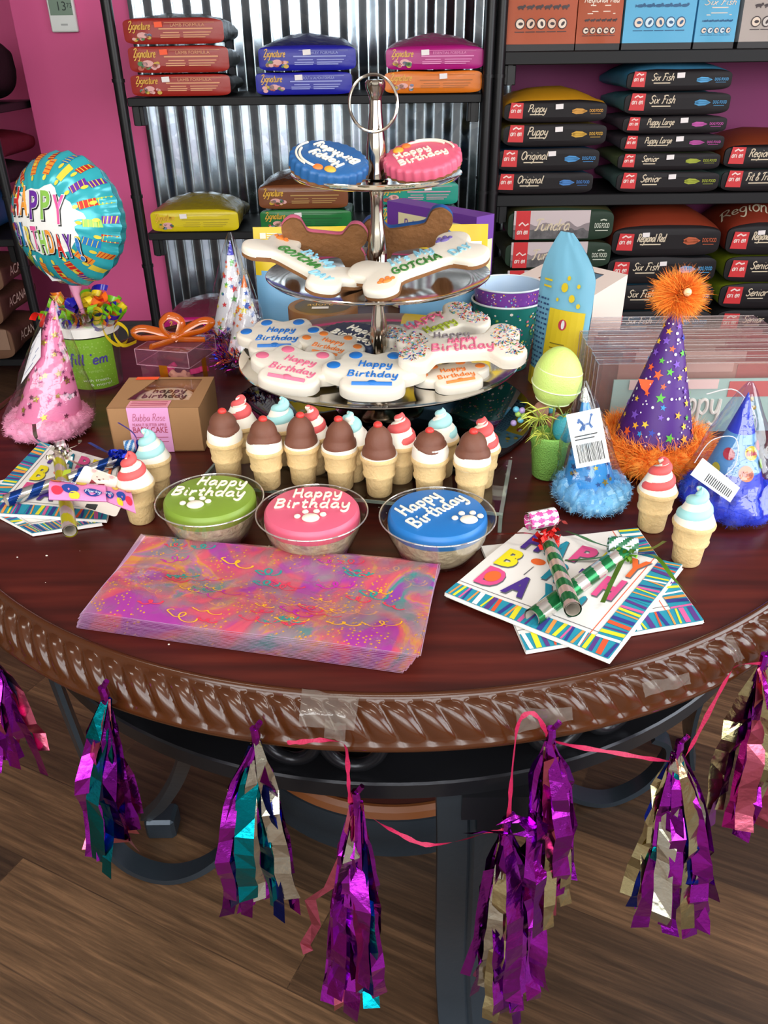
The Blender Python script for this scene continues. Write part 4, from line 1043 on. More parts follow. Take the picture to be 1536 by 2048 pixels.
# ================================================================== cakes in clear bowls
ICE = M('f4ead6', .45)
def icing_text(par, text_rows, fn, r, mat=ICE, name='icing_lettering', flat=.8, jit=.0004):
    """rows of (string, x, y, cap, rotation); tube handwriting laid on fn"""
    m = MB()
    for s, x, y, cap, rot in text_rows:
        ls, tw = script(s, cap, .08, .85, 3, jit); c, sn = math.cos(rot), math.sin(rot)
        for l in ls: m.tube([fn(x + (a - tw / 2) * c - b * sn, y + (a - tw / 2) * sn + b * c, r * .35) for a, b in l], r, 6, 0, flat=flat)
    return m.build(name, mat, par)
def cake(label, px, py, R, col, rows, paw, yaw=0, ZS=1.13):
    P = onz(px, py, TZ + .056)
    t = thing('cake_bowl', label, 'cake', (P.x, P.y, TZ), yaw, 'small cakes in clear plastic bowls')
    k = R / .07
    MB().lathe([(.001, 0), (.04 * k, 0), (.043 * k, .002), (.052 * k, .014), (.062 * k, .034), (.0685 * k, .048), (.0705 * k, .0505), (.0708 * k, .052), (.0695 * k, .0515), (.0672 * k, .048), (.061 * k, .034), (.051 * k, .015), (.042 * k, .0035), (.001, .003)], 56).build('clear_bowl', film('fbfaf6', .05, .6, .03), t, True, 60)
    MB().tube([(.0702 * k * math.cos(a), .0702 * k * math.sin(a), .0512) for a in [6.2832 * j / 64 for j in range(64)]], .0009, 6, closed=True).build('bowl_rim', film('ffffff', .30, .5, .08, haze=.3, hazecol='f0ece4'), t)  # hazy white film puts a highlight into the rim's colour
    MB().lathe([(.001, .004), (.041 * k, .0045), (.050 * k, .015), (.0600 * k, .034), (.0605 * k, .039), (.001, .044)], 48, wob=lambda a, z: 1 + .012 * math.sin(7 * a + z * 500) * math.sin(3 * a)).build('cake_filling', M('cfc0a6', .8, bump=.7, bscale=130, var=.3, vscale=90), t)
    m = MB(); n = 64; pr = [(.0575, .0375), (.0598, .040), (.0604, .0455), (.0595, .0515), (.0568, .0548), (.048, .0560), (.03, .0567), (.001, .057)]
    for j, (r, z) in enumerate(pr):
        for i in range(n):
            a = 2 * math.pi * i / n; dz = -.0032 * max(0, 1 - j / 3) * (.5 + .5 * math.sin(5 * a + px) * math.sin(3 * a))
            m.V.append((r * k * math.cos(a), r * k * math.sin(a), z + dz))
    for j in range(len(pr) - 1):
        for i in range(n):
            q = (i + 1) % n; m.F.append((j * n + i, j * n + q, (j + 1) * n + q, (j + 1) * n + i)); m.I.append(0)
    m.build('icing', M(col, .42, bump=.03, bscale=90), t)
    fn = lambda u, v, h=0: Vector((u, v, .0568 + h))
    icing_text(t, rows, fn, .0015, flat=.95)
    m = MB(); x, y = paw
    m.ball((x, y, .058), .0095, 0, 16, (1.15, .95, .35))
    for dx, dy in ((-.0165, .004), (-.0075, .0145), (.006, .0155), (.0145, .008)): m.ball((x + dx, y + dy, .058), .0042, 0, 12, (1, 1, .55))
    m.build('icing_paw', ICE, t)
    for o in t.children:
        for v in o.data.vertices: v.co.z *= ZS
cake('green-iced happy birthday cake in a clear bowl', 420, 1001, .0685, '7d9a33', [('Happy', .012, .023, .0205, -.10), ('Birthday', -.001, -.004, .0205, -.08)], (-.012, -.028))
cake('pink-iced happy birthday cake in a clear bowl', 624, 1026, .0695, 'e0627e', [('Happy', .006, .024, .0195, .0), ('Birthday', .001, -.003, .0205, -.02)], (.001, -.029))
cake('blue-iced happy birthday cake in a clear bowl', 875, 1034, .0715, '1c72bc', [('Happy', -.016, .012, .0205, .78), ('Birthday', .006, -.006, .0205, .80)], (.036, -.024))

# ================================================================== iced biscuits on the cake stand
BIS = M('8f5f35', .75, bump=.35, bscale=90, var=.2, vscale=30); WIC = M('f1e8d8', .42, sss=.1); BLI = M('2272c4', .4); PKI = M('e2708e', .4); ORI = M('ea8238', .4)
def place(o, px, py, z, yaw, tx=0, ty=0):
    P = onz(px, py, z); o.location = P
    fl = .8582 if z < .95 else (.9952 if z < 1.1 else 1.1432)
    o.rotation_mode = 'QUATERNION'
    o.rotation_quaternion = (Matrix.Rotation(R_(ty), 3, 'Y') @ Matrix.Rotation(R_(tx), 3, 'X') @ Matrix.Rotation(R_(yaw), 3, 'Z')).to_quaternion()
    q = o.rotation_quaternion.to_matrix(); mn = min((q @ (v.co + c.location)).z for c in o.children for v in c.data.vertices) + P.z
    if mn < fl: o.location.z += fl - mn
def paw_outline(k):
    p = [(-.030, -.058), (0, -.062), (.030, -.058), (.046, -.046), (.050, -.030), (.048, -.020), (.062, -.012), (.078, .002), (.080, .020), (.068, .034), (.055, .036), (.054, .046), (.044, .062), (.028, .066), (.014, .060), (0, .054), (-.014, .060), (-.028, .066), (-.044, .062), (-.054, .046), (-.055, .036), (-.068, .034), (-.080, .020), (-.078, .002), (-.062, -.012), (-.048, -.020), (-.050, -.030), (-.046, -.046)]
    return [(v.x, v.y) for v in smooth_line([(a * k, b * k, 0) for a, b in p], 3, True)]
def paw_biscuit(label, px, py, z, k, yaw, tx, ty, col, bump=True):
    t = thing('paw_biscuit', label, 'biscuit', group='iced paw biscuits on the bottom tier')
    T = .019 * k
    MB().slab(paw_outline(k), T, .006 * k, 0).build('icing', WIC, t, True, 60)
    for x, y in ((-.062, .014), (-.030, .046), (.030, .046), (.062, .014)): MB().ball((x * k, y * k, T), .0108 * k, 0, 18, (1, 1, .28)).build('toe_dot', col, t)
    fn = lambda u, v, h=0: Vector((u * k, v * k, T + h))
    icing_text(t, [('Happy', .003, .010, .0165, -.05), ('Birthday', 0, -.021, .0168, -.05)], fn, .0015 * k, col, jit=.0003)
    m = MB().tube([fn(-.030, -.043, .0012), fn(-.01, -.043, .0012), fn(.012, -.043, .0012), fn(.030, -.043, .0012)], .0036 * k, 8, flat=.55)
    m.ball(tuple(fn(0, -.040, .0015)), .008 * k, 0, 14, (1, .75, .4)); m.build('icing_bar', col, t)
    place(t, px, py, z, yaw, tx, ty)
ZP = .862
paw_biscuit('white paw biscuit with blue icing at the front of the bottom tier', 747, 762, ZP + .010, 1.0, -3, 9, 0, BLI)
paw_biscuit('white paw biscuit with pink icing on the left of the bottom tier', 592, 752, ZP + .008, .98, -15, 9, 3, PKI)
paw_biscuit('white paw biscuit with blue icing at the back left of the bottom tier', 560, 688, ZP + .012, .95, -5, 10, -3, BLI)
paw_biscuit('white paw biscuit with orange toe dots wedged behind the pink one', 660, 704, ZP + .011, .72, -14, 10, 4, ORI)
paw_biscuit('white paw biscuit with orange icing under the sprinkled bone', 908, 764, ZP - .001, .76, 14, 3, -3, ORI)
def disc_outline(r, n=72, sc=0, k=26): return [((r + sc * math.cos(k * 2 * math.pi * i / n)) * math.cos(2 * math.pi * i / n), (r + sc * math.cos(k * 2 * math.pi * i / n)) * math.sin(2 * math.pi * i / n)) for i in range(n)]
def round_biscuit(label, px, py, z, r, yaw, tx, ty, col, txt, rows, group, dots=True, side=None):
    t = thing('round_biscuit', label, 'biscuit', group=group)
    MB().slab(disc_outline(r * .985, 156, .0011), .006, .002, 0).build('biscuit_base', BIS if side is None else side, t, True, 60)
    o = MB().slab(disc_outline(r, 156, .0013), .016, .005, 0).build('icing', col, t, True, 60); o.location.z = .004
    fn = lambda u, v, h=0: Vector((u, v, .0205 + h))
    icing_text(t, rows, fn, .0017, ICE)
    if dots:
        m = MB().ball((-.024, .033, .0205), .0085, 0, 16, (1, 1, .45)).ball((-.008, .040, .0205), .0075, 1, 16, (1, 1, .45)); m.build('icing_dot', [M('f0a838', .4), M('ee7a34', .4)], t)
        m = MB().tube([fn(.045 * math.cos(a) * .95, .045 * math.sin(a) * .95, .001) for a in [.25 + 1.5 * i / 14 for i in range(15)]], .0018, 6)
        m.tube([fn(.052 * math.cos(a) * .92, .052 * math.sin(a) * .92, .001) for a in [-.25 + 1.6 * i / 14 for i in range(15)]], .0016, 6); m.build('icing_swag', ICE, t)
    place(t, px, py, z, yaw, tx, ty); return t
round_biscuit('blue round birthday biscuit on the left of the top tier', 657, 354, 1.153, .0565, 150, 17, 9, M('26619c', .42), ICE, [('Happy', 0, .004, .0175, 0), ('Birthday', 0, -.022, .0165, 0)], 'round iced biscuits on the top tier')
round_biscuit('pink round birthday biscuit on the right of the top tier', 846, 344, 1.153, .0575, 20, 15, -7, M('e0627e', .42), ICE, [('Happy', -.010, .006, .0175, 0), ('Birthday', -.004, -.020, .0165, 0)], 'round iced biscuits on the top tier')
round_biscuit('dark blue round biscuit with cream lettering behind the bottom tier paws', 706, 690, ZP + .006, .056, -28, 6, 4, M('34405e', .5), ICE, [('Happy', .012, .012, .020, 0), ('Birthday', .006, -.018, .018, 0)], 'round iced biscuits on the bottom tier', False)
def bone_outline(L, W_, r):
    p = []
    q = [(0, W_), (L - 1.1 * r, W_ * 1.02), (L - .75 * r, W_ * 1.45), (L - .35 * r, W_ + r * .95), (L + .35 * r, W_ + r * .98), (L + .92 * r, W_ + r * .35), (L + .85 * r, W_ - .35 * r), (L + .5 * r, 0)]
    right = q + [(x, -y) for x, y in q[:-1][::-1]]
    left = [(-x, -y) for x, y in q[1:]] + [(-x, y) for x, y in q[1:-1][::-1]]
    return [(v.x, v.y) for v in smooth_line([(a, b, 0) for a, b in right + left], 3, True)]
SPRC = [M(c, .4) for c in ('c8452e', '2a4f9c', 'e9b04a', 'e8e2da', '2d2a2c', '5aa0c8', 'e47f9a', '3f8a4a')]
def bone(label, px, py, z, s, yaw, tx, ty, rows, group, sprinkles=0, decor=None, T=.016, top=WIC, base=BIS, flip=False):
    t = thing('bone_biscuit', label, 'biscuit', group=group)
    ol = bone_outline(.066 * s, .026 * s, .029 * s)
    MB().slab([(a * .99, b * .99) for a, b in ol], .008, .002, 0).build('biscuit_base', base, t, True, 60)
    o = MB().slab(ol, T - .005, .0055, 0).build('icing', top, t, True, 60); o.location.z = .0055
    zt = T + .0005
    fn = lambda u, v, h=0: Vector((u, v, zt + h))
    for txt, x, y, cap, rot, mt in rows: icing_text(t, [(txt, x, y, cap, rot)], fn, .0019, mt)
    if sprinkles:
        m = MB(); r = random.Random(px)
        for sx in (-1, 1):
            for i in range(sprinkles):
                a = r.uniform(0, 6.28); q = r.random() ** .5 * .031 * s; x = sx * (.072 * s) + q * math.cos(a) * .85; y = q * math.sin(a) * 1.5
                c = Vector((x, y, zt + .0006)); d = Vector((math.cos(a * 3), math.sin(a * 3), r.uniform(-.3, .3))) * .0019
                if abs(y) > (.026 + .027) * s or (abs(x) - .066 * s) ** 2 + (abs(y) - .027 * s) ** 2 > (.028 * s) ** 2: continue
                m.tube([c - d, c + d], .0007, 5, r.randrange(8))
        so = m.build('sprinkles', SPRC, t, False); so['kind'] = 'stuff'
    if decor:
        for cx, cy, mt in decor:
            m = MB().ball((cx, cy, zt), .0065, 0, 12, (1.2, .8, .5))
            for k in range(4): m.ball((cx + .011 * math.cos(.3 + k * .85), cy + .010 * math.sin(.3 + k * .85), zt), .0042, 0, 10, (1, 1, .6))
            m.build('icing_paw', mt, t)
    place(t, px, py, z, yaw, tx, ty); return t
LBL = M('8cc4d8', .4); GRN = M('3c7a34', .42); LIM = M('b6c43c', .45); GRY = M('8c8284', .5); VIO = M('6a5a9c', .4)
ZM = .999
bone('white bone biscuit with green and blue lettering at the front of the middle tier', 838, 553, ZM + .012, 1.10, 21, 11, -9, [("It's My", -.004, .008, .020, 0, LBL), ('GOTCHA', -.008, -.022, .0185, 0, GRN), ('DAY', .066, -.024, .017, .15, LBL)], 'iced bone biscuits on the middle tier', 0, [(-.066, -.034, ORI), (.062, .032, VIO)])
bone('white bone biscuit with green and blue lettering tilting at the left of the middle tier', 606, 551, ZM + .010, 1.02, -38, 8, 12, [('GOTCHA', -.006, -.012, .019, 0, GRN), ("It's My", .012, .014, .018, 0, LBL), ('DAY', .058, -.030, .017, .1, LBL)], 'iced bone biscuits on the middle tier', 0, [(-.074, .022, ORI)])
bone('brown bone biscuit with blue icing behind leaning on the stand column', 818, 481, ZM + .042, .80, -9, 292, 0, [], 'upright brown bone biscuits on the middle tier', 0, None, .018, M('2560a4', .4))
bone('brown bone biscuit with pink icing behind half hidden at the left of the column', 648, 497, ZM + .036, .74, 7, 290, 0, [], 'upright brown bone biscuits on the middle tier', 0, None, .018, PKI)
GB = 'sprinkled bone biscuits on the bottom tier'
bone('white sprinkled bone biscuit lying under the other two bones', 838, 682, ZP + .004, .98, 33, 6, -2, [], GB, 90, None, .017, WIC, WIC)
bone('white sprinkled bone biscuit with pink and lime lettering, second from the front', 868, 668, ZP + .026, 1.0, 30, 10, -4, [('HAPPY', -.004, .010, .022, 0, PKI), ('Happy', .006, -.018, .019, 0, LIM)], GB, 230, None, .017, WIC, WIC)
bone('white sprinkled bone biscuit with grey and pink lettering on top of the bone pile', 920, 707, ZP + .036, 1.06, 2, 9, -2, [('Happy', -.010, .018, .018, .03, GRY), ('HAPPY', .004, -.001, .013, 0, PKI), ('Birthday', .002, -.024, .021, 0, PKI)], GB, 260, None, .019, WIC, WIC)
# ================================================================== party hats
def cone_fn(R, H, h0=0, ax=(0, 0)):
    """(arc angle, height fraction) on the cone surface"""
    def f(a, t, h=0):
        r = R * (1 - t) + .0012 + h
        return Vector((ax[0] * t + r * math.cos(a), ax[1] * t + r * math.sin(a), h0 + H * t))
    return f
def deco_stars(m, f, R, H, items):
    for a, t, r, mi, kind in items:
        rr = max(R * (1 - t), .004)
        pts = star(0, 0, r, rnd.uniform(-.3, .3)) if kind == 's' else disc(0, 0, r, 10)
        m.poly([f(a + p[0] / rr, t + p[1] / H, .0006) for p in pts], mi)
def wrinkle_film(t, R, H, seed, tint='ffffff', top=1.06, base=.09, z0=.0025, ax=(0, 0), flare=1.25):
    def f(u, v):
        a = 2 * math.pi * u; tt = v * top
        r = R * flare * max(1 - tt / top, 0) ** .85 + .003
        q = Vector((math.cos(a) * 2.2 + seed, math.sin(a) * 2.2, v * 5)); r *= 1 + .11 * noise.noise(q) + .05 * noise.noise(q * 3.1)
        if v < .12: r *= .82 + 1.5 * v
        return (ax[0] * tt + r * math.cos(a), ax[1] * tt + r * math.sin(a), z0 + H * tt)
    MB().grid(f, 44, 30, cu=True).build('cellophane_wrap', film(tint, base * .8, .45, .05, bump=.10, bscale=32), t, True, 28)
def fluff(name, par, mats, roots, n, length, wd, seed, droop=.25, up=.25):
    r = random.Random(seed); m = MB()
    for i in range(n):
        p, d = roots(r); L = length * r.uniform(.55, 1.15); s = d.orthogonal().normalized() * wd
        pts = []
        for k in range(4):
            t = k / 3; pts.append(p + d * L * t + Vector((r.gauss(0, .1) * L * t, r.gauss(0, .1) * L * t, (up * t - droop * t * t) * L)))
        vs = []
        for k, q in enumerate(pts): vs += [q - s * (1 - k / 3.2), q + s * (1 - k / 3.2)]
        m.add(vs, [(2 * k, 2 * k + 1, 2 * k + 3, 2 * k + 2) for k in range(3)], r.randrange(len(mats)))
    o = m.build(name, mats, par, False); o['kind'] = 'stuff'; return o
def ring_roots(R, z, th=.012):
    def f(r):
        a = r.uniform(0, 2 * math.pi); b = r.uniform(-.5, 1.6)
        d = Vector((math.cos(a) * math.cos(b), math.sin(a) * math.cos(b), math.sin(b)))
        return Vector((R * math.cos(a), R * math.sin(a), z)) + d * th * r.random(), (d + Vector((r.gauss(0, .5), r.gauss(0, .5), r.gauss(0, .4)))).normalized()
    return f
def fluffy(par, R, mats, seed, th, fibres=True):
    def f(u, v):
        a, b = 6.28318 * u, 6.28318 * v; q = Vector((math.cos(a) * 5, math.sin(a) * 5, math.sin(b) * 1.6 + seed)); r2 = th * (1 + .30 * noise.noise(q) + .16 * noise.noise(q * 2.6))
        return ((R + r2 * math.cos(b)) * math.cos(a), (R + r2 * math.cos(b)) * math.sin(a), max(.002, th * .95 + r2 * math.sin(b)))
    MB().grid(f, 90, 22, cu=True, cv=True, mfn=lambda u, v: int((noise.noise((u * 40, v * 9, seed)) + 1) * 1.5) % len(mats)).build('fluffy_trim', mats, par, True, 80)
    if not fibres: return
    r = random.Random(seed); m = MB()
    for k in range(4200):
        u, v = r.random(), r.random(); p = Vector(f(u, v)); c = Vector((R * math.cos(6.28318 * u), R * math.sin(6.28318 * u), th)); d = (p - c).normalized() + Vector((r.gauss(0, .8), r.gauss(0, .8), r.gauss(0, .6))); d.normalize(); s = d.orthogonal().normalized() * .00035; L = r.uniform(.002, .0065)
        m.add([p - s, p + s, p + d * L], [(0, 1, 2)], r.randrange(len(mats)))
    o = m.build('loose_fibres', mats, par, False); o['kind'] = 'stuff'
def barcode_card(par, fn, w, h, lines=3, logo=False):
    m = MB(); m.rect(0, 0, w, h, fn, 0)
    r = random.Random(int(w * 9999)); x = w * .12
    while x < w * .86:
        b = w * r.choice((.012, .02, .03)); m.rect(x, h * .08, x + b, h * .42, lift(fn, .0006), 1); x += b + w * r.choice((.014, .022))
    for k in range(lines): m.rect(w * .12, h * (.5 + .06 * k), w * (.7 + .1 * (k % 2)), h * (.52 + .06 * k), lift(fn, .0006), 1)
    if logo:
        g = lift(fn, .0007)
        m.stroke([(w * .32, h * .66), (w * .45, h * .76), (w * .62, h * .76), (w * .68, h * .68)], w * .07, g, 2); m.stroke([(w * .45, h * .76), (w * .36, h * .84)], w * .07, g, 2); m.stroke([(w * .62, h * .76), (w * .72, h * .9)], w * .035, g, 2)
        m.stroke([(w * .5, h * .76), (w * .42, h * .66)], w * .06, g, 2)
        for x, y in ((.34, .86), (.73, .91), (.31, .82)): m.poly([g(p[0], p[1]) for p in disc(w * x, h * y, w * .04, 10)], 2)
    return m.build('barcode_card', [M('f0f0ee', .45), M('26282c', .5), M('2a5c9c', .4)], par, False)

# purple hat with orange feathers
ORF = [M('ff962e', .8), M('ffa640', .8), M('fc8420', .8)]
P = onz(1308, 925, TZ); P = Vector((.408, 1.09, TZ))
Ht = .212; Rt = .062
tip = ony(1350, 632, 1.09) - P
h = thing('party_hat', 'purple star-patterned party hat trimmed with orange feathers', 'party hat', P)
AX = (tip.x / 1.0, tip.y)
AX = (tip.x, 0)
f = cone_fn(Rt, Ht + .02, .028, AX)
MB().grid(lambda u, v: f(2 * math.pi * u, v * .93, -.0012), 56, 20, cu=True).build('cone', M('4a1a78', .5), h)
m = MB(); items = []; r = random.Random(4)
cand = 0; pts = []
while len(items) < 130 and cand < 6000:
    cand += 1; a = r.uniform(-math.pi, 0) - .1 + r.uniform(-.4, .4); t = r.uniform(.02, .88); kind = 's' if len(items) < 62 else 'd'
    rad = r.choice((.0045, .0055, .0072)) if kind == 's' else r.choice((.0011, .0019))
    rr = Rt * (1 - t); P2 = Vector((rr * math.cos(a), rr * math.sin(a), t * Ht))
    if any((P2 - q).length < rad + s + .0012 for q, s in pts): continue
    pts.append((P2, rad)); items.append((a, t, rad, r.randrange(1, 8) if kind == 's' else 0, kind))
deco_stars(m, f, Rt, Ht, items)
m.build('printed_stars', [M('f2eef4', .5), M('f2c83a', .5), M('f0a92e', .5), M('f0622c', .5), M('58b83c', .5), M('2f94d8', .5), M('2a3fae', .5), M('7a4fc0', .5)], h, False)
fluffy(h, .058, ORF, 31, .024, False)
fluff('feather_trim', h, ORF, ring_roots(.060, .026, .022), 6200, .027, .0011, 5)
tt = Vector((AX[0] * .95, 0, .028 + (Ht + .02) * .93))
def ball_roots(c, rad):
    def g(r):
        d = Vector((r.gauss(0, 1), r.gauss(0, 1), r.gauss(0, 1))).normalized(); return c + d * rad * r.random(), (d + Vector((r.gauss(0, .3), r.gauss(0, .3), r.gauss(0, .3) + .1))).normalized()
    return g
fluff('feather_tuft', h, ORF, ball_roots(tt + Vector((0, -.002, .014)), .014), 3600, .030, .0009, 6, .1, .1)
MB().ball(tuple(tt + Vector((0, -.030, .026))), .0055, 0, 14).build('bead', M('f4d0a0', .2), h)
fc = f(-2.62, .46, .002); MB().poly([fc + Vector((-.012, -.002, .010)), fc + Vector((.010, -.004, .008)), fc + Vector((.002, -.004, -.010)), fc + Vector((-.006, -.003, -.004))]).build('price_sticker', STKO, h, False)
m = MB(); m.tube(smooth_line([(.058, -.02, .12), (.10, -.02, .125), (.135, -.03, .08), (.115, -.04, .045), (.06, -.055, .03), (.02, -.062, .018)], 6), .0010, 5); m.tube(smooth_line([(.108, -.03, .118), (.10, -.035, .08), (.078, -.045, .03)], 5), .0009, 5)
m.build('elastic_string', M('d8d4d0', .4), h)

# pink foil-star hat in cellophane
P = Vector((onz(112, 853, TZ).x, 1.232, TZ)); tip = ony(110, 618, 1.232) - P
h = thing('party_hat', 'pink party hat with foil stars wrapped in clear cellophane at the left', 'party hat', P)
f = cone_fn(.058, tip.z, .012, (tip.x, 0))
MB().grid(lambda u, v: f(2 * math.pi * u, v * .98, -.0012), 48, 16, cu=True).build('cone', M('e07aa4', .5), h)
m = MB(); items = [(rnd.uniform(-math.pi, .1), rnd.uniform(.12, .9), rnd.choice((.0038, .005, .0066)), rnd.randrange(3), 's') for _ in range(70)]
deco_stars(m, f, .058, tip.z, items); m.build('foil_stars', [M('8a2a5c', .3, .7), M('c9ae4c', .3, .8), M('a8427c', .3, .7)], h, False)
fluffy(h, .053, [M('eea0bf', .9), M('e490b2', .9)], 8, .017)
wrinkle_film(h, .060, tip.z, 1.3, ax=(tip.x, 0), flare=1.3)
fn = frame(f(-2.5, .50, .006) + Vector((-.012, -.004, 0)), Vector((.55, -.55, .62)).normalized() * 1.0, Vector((-.25, .1, .9)).normalized())
q = [f(-2.75, .36, .007), f(-1.75, .60, .007), f(-2.1, .80, .008), f(-2.9, .66, .008)]
def bil(q, off=0):
    def g(u, v, hh=0):
        p = (q[0] * (1 - u) + q[1] * u) * (1 - v) + (q[3] * (1 - u) + q[2] * u) * v
        n = (q[1] - q[0]).cross(q[3] - q[0]).normalized(); return p + n * (off + hh)
    return g
def paper_tag(par, q, lines=6, name='paper_tag', code=False):
    g = bil(q); m = MB(); m.poly([g(0, 0), g(1, 0), g(1, 1), g(0, 1)], 0)
    for k in range(lines): m.rect(.12, .14 + .78 * k / lines, .6 + .28 * ((k * 7) % 3) / 2, .18 + .78 * k / lines, lambda u, v: g(u, v, .0006), 1)
    m.build(name, [M('f0eef2', .45), M('8a90b0', .5)], par, False)
paper_tag(h, q)

# blue star hat with barcode card
P = Vector((.287, .962, TZ)); tip = ony(1168, 786, .962) - P
h = thing('party_hat', 'bright blue star hat with a white barcode card in cellophane', 'party hat', P)
f = cone_fn(.041, tip.z - .012, .012, (tip.x, 0))
BLH = M('2f8fd0', .45)
MB().grid(lambda u, v: f(2 * math.pi * u, v * .99, -.0012), 44, 16, cu=True).build('cone', BLH, h)
MB().grid(lambda u, v: f(2 * math.pi * u, .9 + v * .12, .001 + .001 * math.sin(u * 60)), 40, 5, cu=True).build('foil_tip', FOIL['s'], h, False)
m = MB(); deco_stars(m, f, .041, tip.z, [(rnd.uniform(-math.pi, .1), rnd.uniform(.1, .55), rnd.choice((.0042, .006)), rnd.randrange(2), 's') for _ in range(34)]); m.build('foil_stars', [M('d8b84c', .3, .8), M('1c4f8c', .35, .5)], h, False)
fluffy(h, .031, [M('86bfe2', .9), M('6fb0dc', .9), M('a4d2ee', .9)], 9, .0205)
wrinkle_film(h, .042, tip.z, 4.2, 'f4faff', ax=(tip.x, 0), flare=1.3)
c0 = f(-2.05, .52, .007)
fn = frame(Vector((tip.x * .6 - .018, -.036, .072)), Vector((.94, -.10, .26)).normalized(), Vector((-.22, .33, .91)).normalized())
barcode_card(h, fn, .043, .072, 2, True)

# royal blue hat printed with balloons
P = Vector((.470, .945, TZ)); tip = ony(1496, 790, .945) - P
h = thing('party_hat', 'royal blue balloon-print hat in cellophane at the right edge', 'party hat', P)
f = cone_fn(.050, tip.z - .012, .012, (tip.x, 0))
MB().grid(lambda u, v: f(2 * math.pi * u, v * .99, -.0012), 44, 16, cu=True, mfn=lambda u, v: 1 if .30 < v < .62 else 0).build('cone', [M('1f35bc', .4), M('5f9cc8', .45)], h)
m = MB()
for a, t, rx, mi, tx in ((-1.25, .52, .011, 0, 'Birthday'), (-1.5, .36, .012, 1, 'Party'), (-2.35, .5, .009, 2, ''), (-2.2, .28, .008, 3, ''), (-.55, .4, .008, 3, ''), (-.6, .56, .008, 2, ''), (-2.7, .36, .008, 0, '')):
    rr = .05 * (1 - t); m.poly([f(a + p[0] / rr, t + p[1] / .18, .001) for p in disc(0, 0, rx, 16, .8, 1, .3)], mi)
    if tx: put_script(m, tx, 0, -.003, .007, lambda u, v: f(a + u / rr, t + v / .18, .0018), .0009, 2 if mi == 0 else 4, .2, 'c', width=rx * 1.3)
m.build('printed_balloons', [M('e0c82c', .45), M('e2793a', .45), M('c02a3a', .45), M('8fb43a', .45), M('a8281c', .45)], h, False)
fluffy(h, .044, [M('1a30b4', .8), M('2440cc', .8)], 10, .019)
wrinkle_film(h, .052, tip.z, 7.7, 'eef2ff', ax=(tip.x, 0), flare=1.45, base=.11)
q = [Vector((-.075, -.040, .072)), Vector((-.028, -.066, .045)), Vector((-.018, -.062, .064)), Vector((-.062, -.036, .094))]
g = bil(q); m = MB(); m.poly([g(0, 0), g(1, 0), g(1, 1), g(0, 1)], 0)
for k in range(14): m.rect(.3 + .045 * k, .15, .3 + .045 * k + .02, .6, lambda u, v: g(u, v, .0006), 1)
m.build('hang_tag', [M('eceef2', .4), M('26282c', .5)], h, False)
MB().tube(smooth_line([(-.072, -.038, .088), (-.062, -.05, .125), (-.035, -.055, .13), (-.03, -.06, .095), (-.05, -.058, .07)], 6), .0006, 5).build('elastic_string', M('dcdce4', .4), h)

# multicolour star hats at the back left
for i, (px, py, d, x0, R, lab) in enumerate([(460, 480, 1.672, 462, .047, 'tall white star hat in cellophane, the rear of a wrapped pair'), (488, 552, 1.53, 486, .042, 'shorter white star hat with an orange tip, front of a wrapped pair')]):
    P = Vector((ony(x0, 640, d).x, d, TZ)); tip = ony(px, py, d) - P
    h = thing('party_hat', lab, 'party hat', P, 0, 'wrapped star hats at the back left')
    f = cone_fn(R, tip.z - .01, .012, (tip.x, 0))
    cols = [M('e4e4ea', .45), M('3a3ac0', .45) if i == 0 else M('f07a34', .45)]
    MB().grid(lambda u, v: f(2 * math.pi * u, v * .985, -.0012), 40, 16, cu=True, mfn=lambda u, v: 1 if v > .80 else 0).build('cone', cols, h)
    m = MB(); deco_stars(m, f, R, tip.z, [(rnd.uniform(-math.pi, .1), rnd.uniform(.06, .8), rnd.choice((.004, .006, .008)), rnd.randrange(5), 's') for _ in range(44)])
    m.build('printed_stars', [M('d8343c', .45), M('f0842c', .45), M('4fae3c', .45), M('2f5cb4', .45), M('e8d84a', .45)], h, False)
    fluff('foil_trim', h, [FOIL['d'], FOIL['m'], FOIL['b'], M('d86a2c', .3, .6)], ring_roots(R * .95, .02, .02), 900, .022, .0016, 20 + i)
    wrinkle_film(h, R * 1.02, tip.z, 2.2 + 3 * i, ax=(tip.x, 0), flare=1.35)
    if i: paper_tag(h, [f(-1.7, .28, .008), f(-.95, .1, .012), f(-.85, .36, .01), f(-1.75, .5, .008)], 4, 'barcode_card')

# ================================================================== balloon bucket
BP = Vector((-.548, 1.452, TZ))
t = thing('favour_bucket', 'clear favour bucket with a green front label and curled ribbons', 'bucket', BP, R_(16))
MB().lathe([(.001, 0), (.046, 0), (.048, .004), (.054, .112), (.052, .112), (.046, .005), (.001, .004)], 48).build('clear_tub', film('f2f4f2', .06, .5, .05), t, True, 40)
MB().lathe([(.0545, .106), (.0575, .106), (.0578, .122), (.055, .124), (.001, .1235)], 48).build('lid', M('f0ede6', .45), t, True, 40)
def lab(u, v, hh=0):
    r = .0475 + .0068 * v / .112 + .0012 + hh; a = -math.pi / 2 + u / r; return Vector((r * math.cos(a), r * math.sin(a), v))
m = MB(); m.grid(lambda u, v: lab(-.052 + .098 * u, .006 + .097 * v), 14, 4, 0)
for k in range(90): m.poly([lab(p[0], p[1], .0005) for p in disc(-.05 + .0105 * (k % 9) + .005 * ((k // 9) % 2), .012 + .0092 * (k // 9), .0011, 6)], 1)
put_script(m, "fill 'em", -.042, .056, .020, lambda u, v: lab(u, v, .0010), .0030, 2, .15, width=.074)
put_block(m, 'it can be a', -.036, .088, .005, lambda u, v: lab(u, v, .0009), 1, width=.045); put_block(m, 'with sweets', -.028, .040, .006, lambda u, v: lab(u, v, .0009), 1, width=.045)
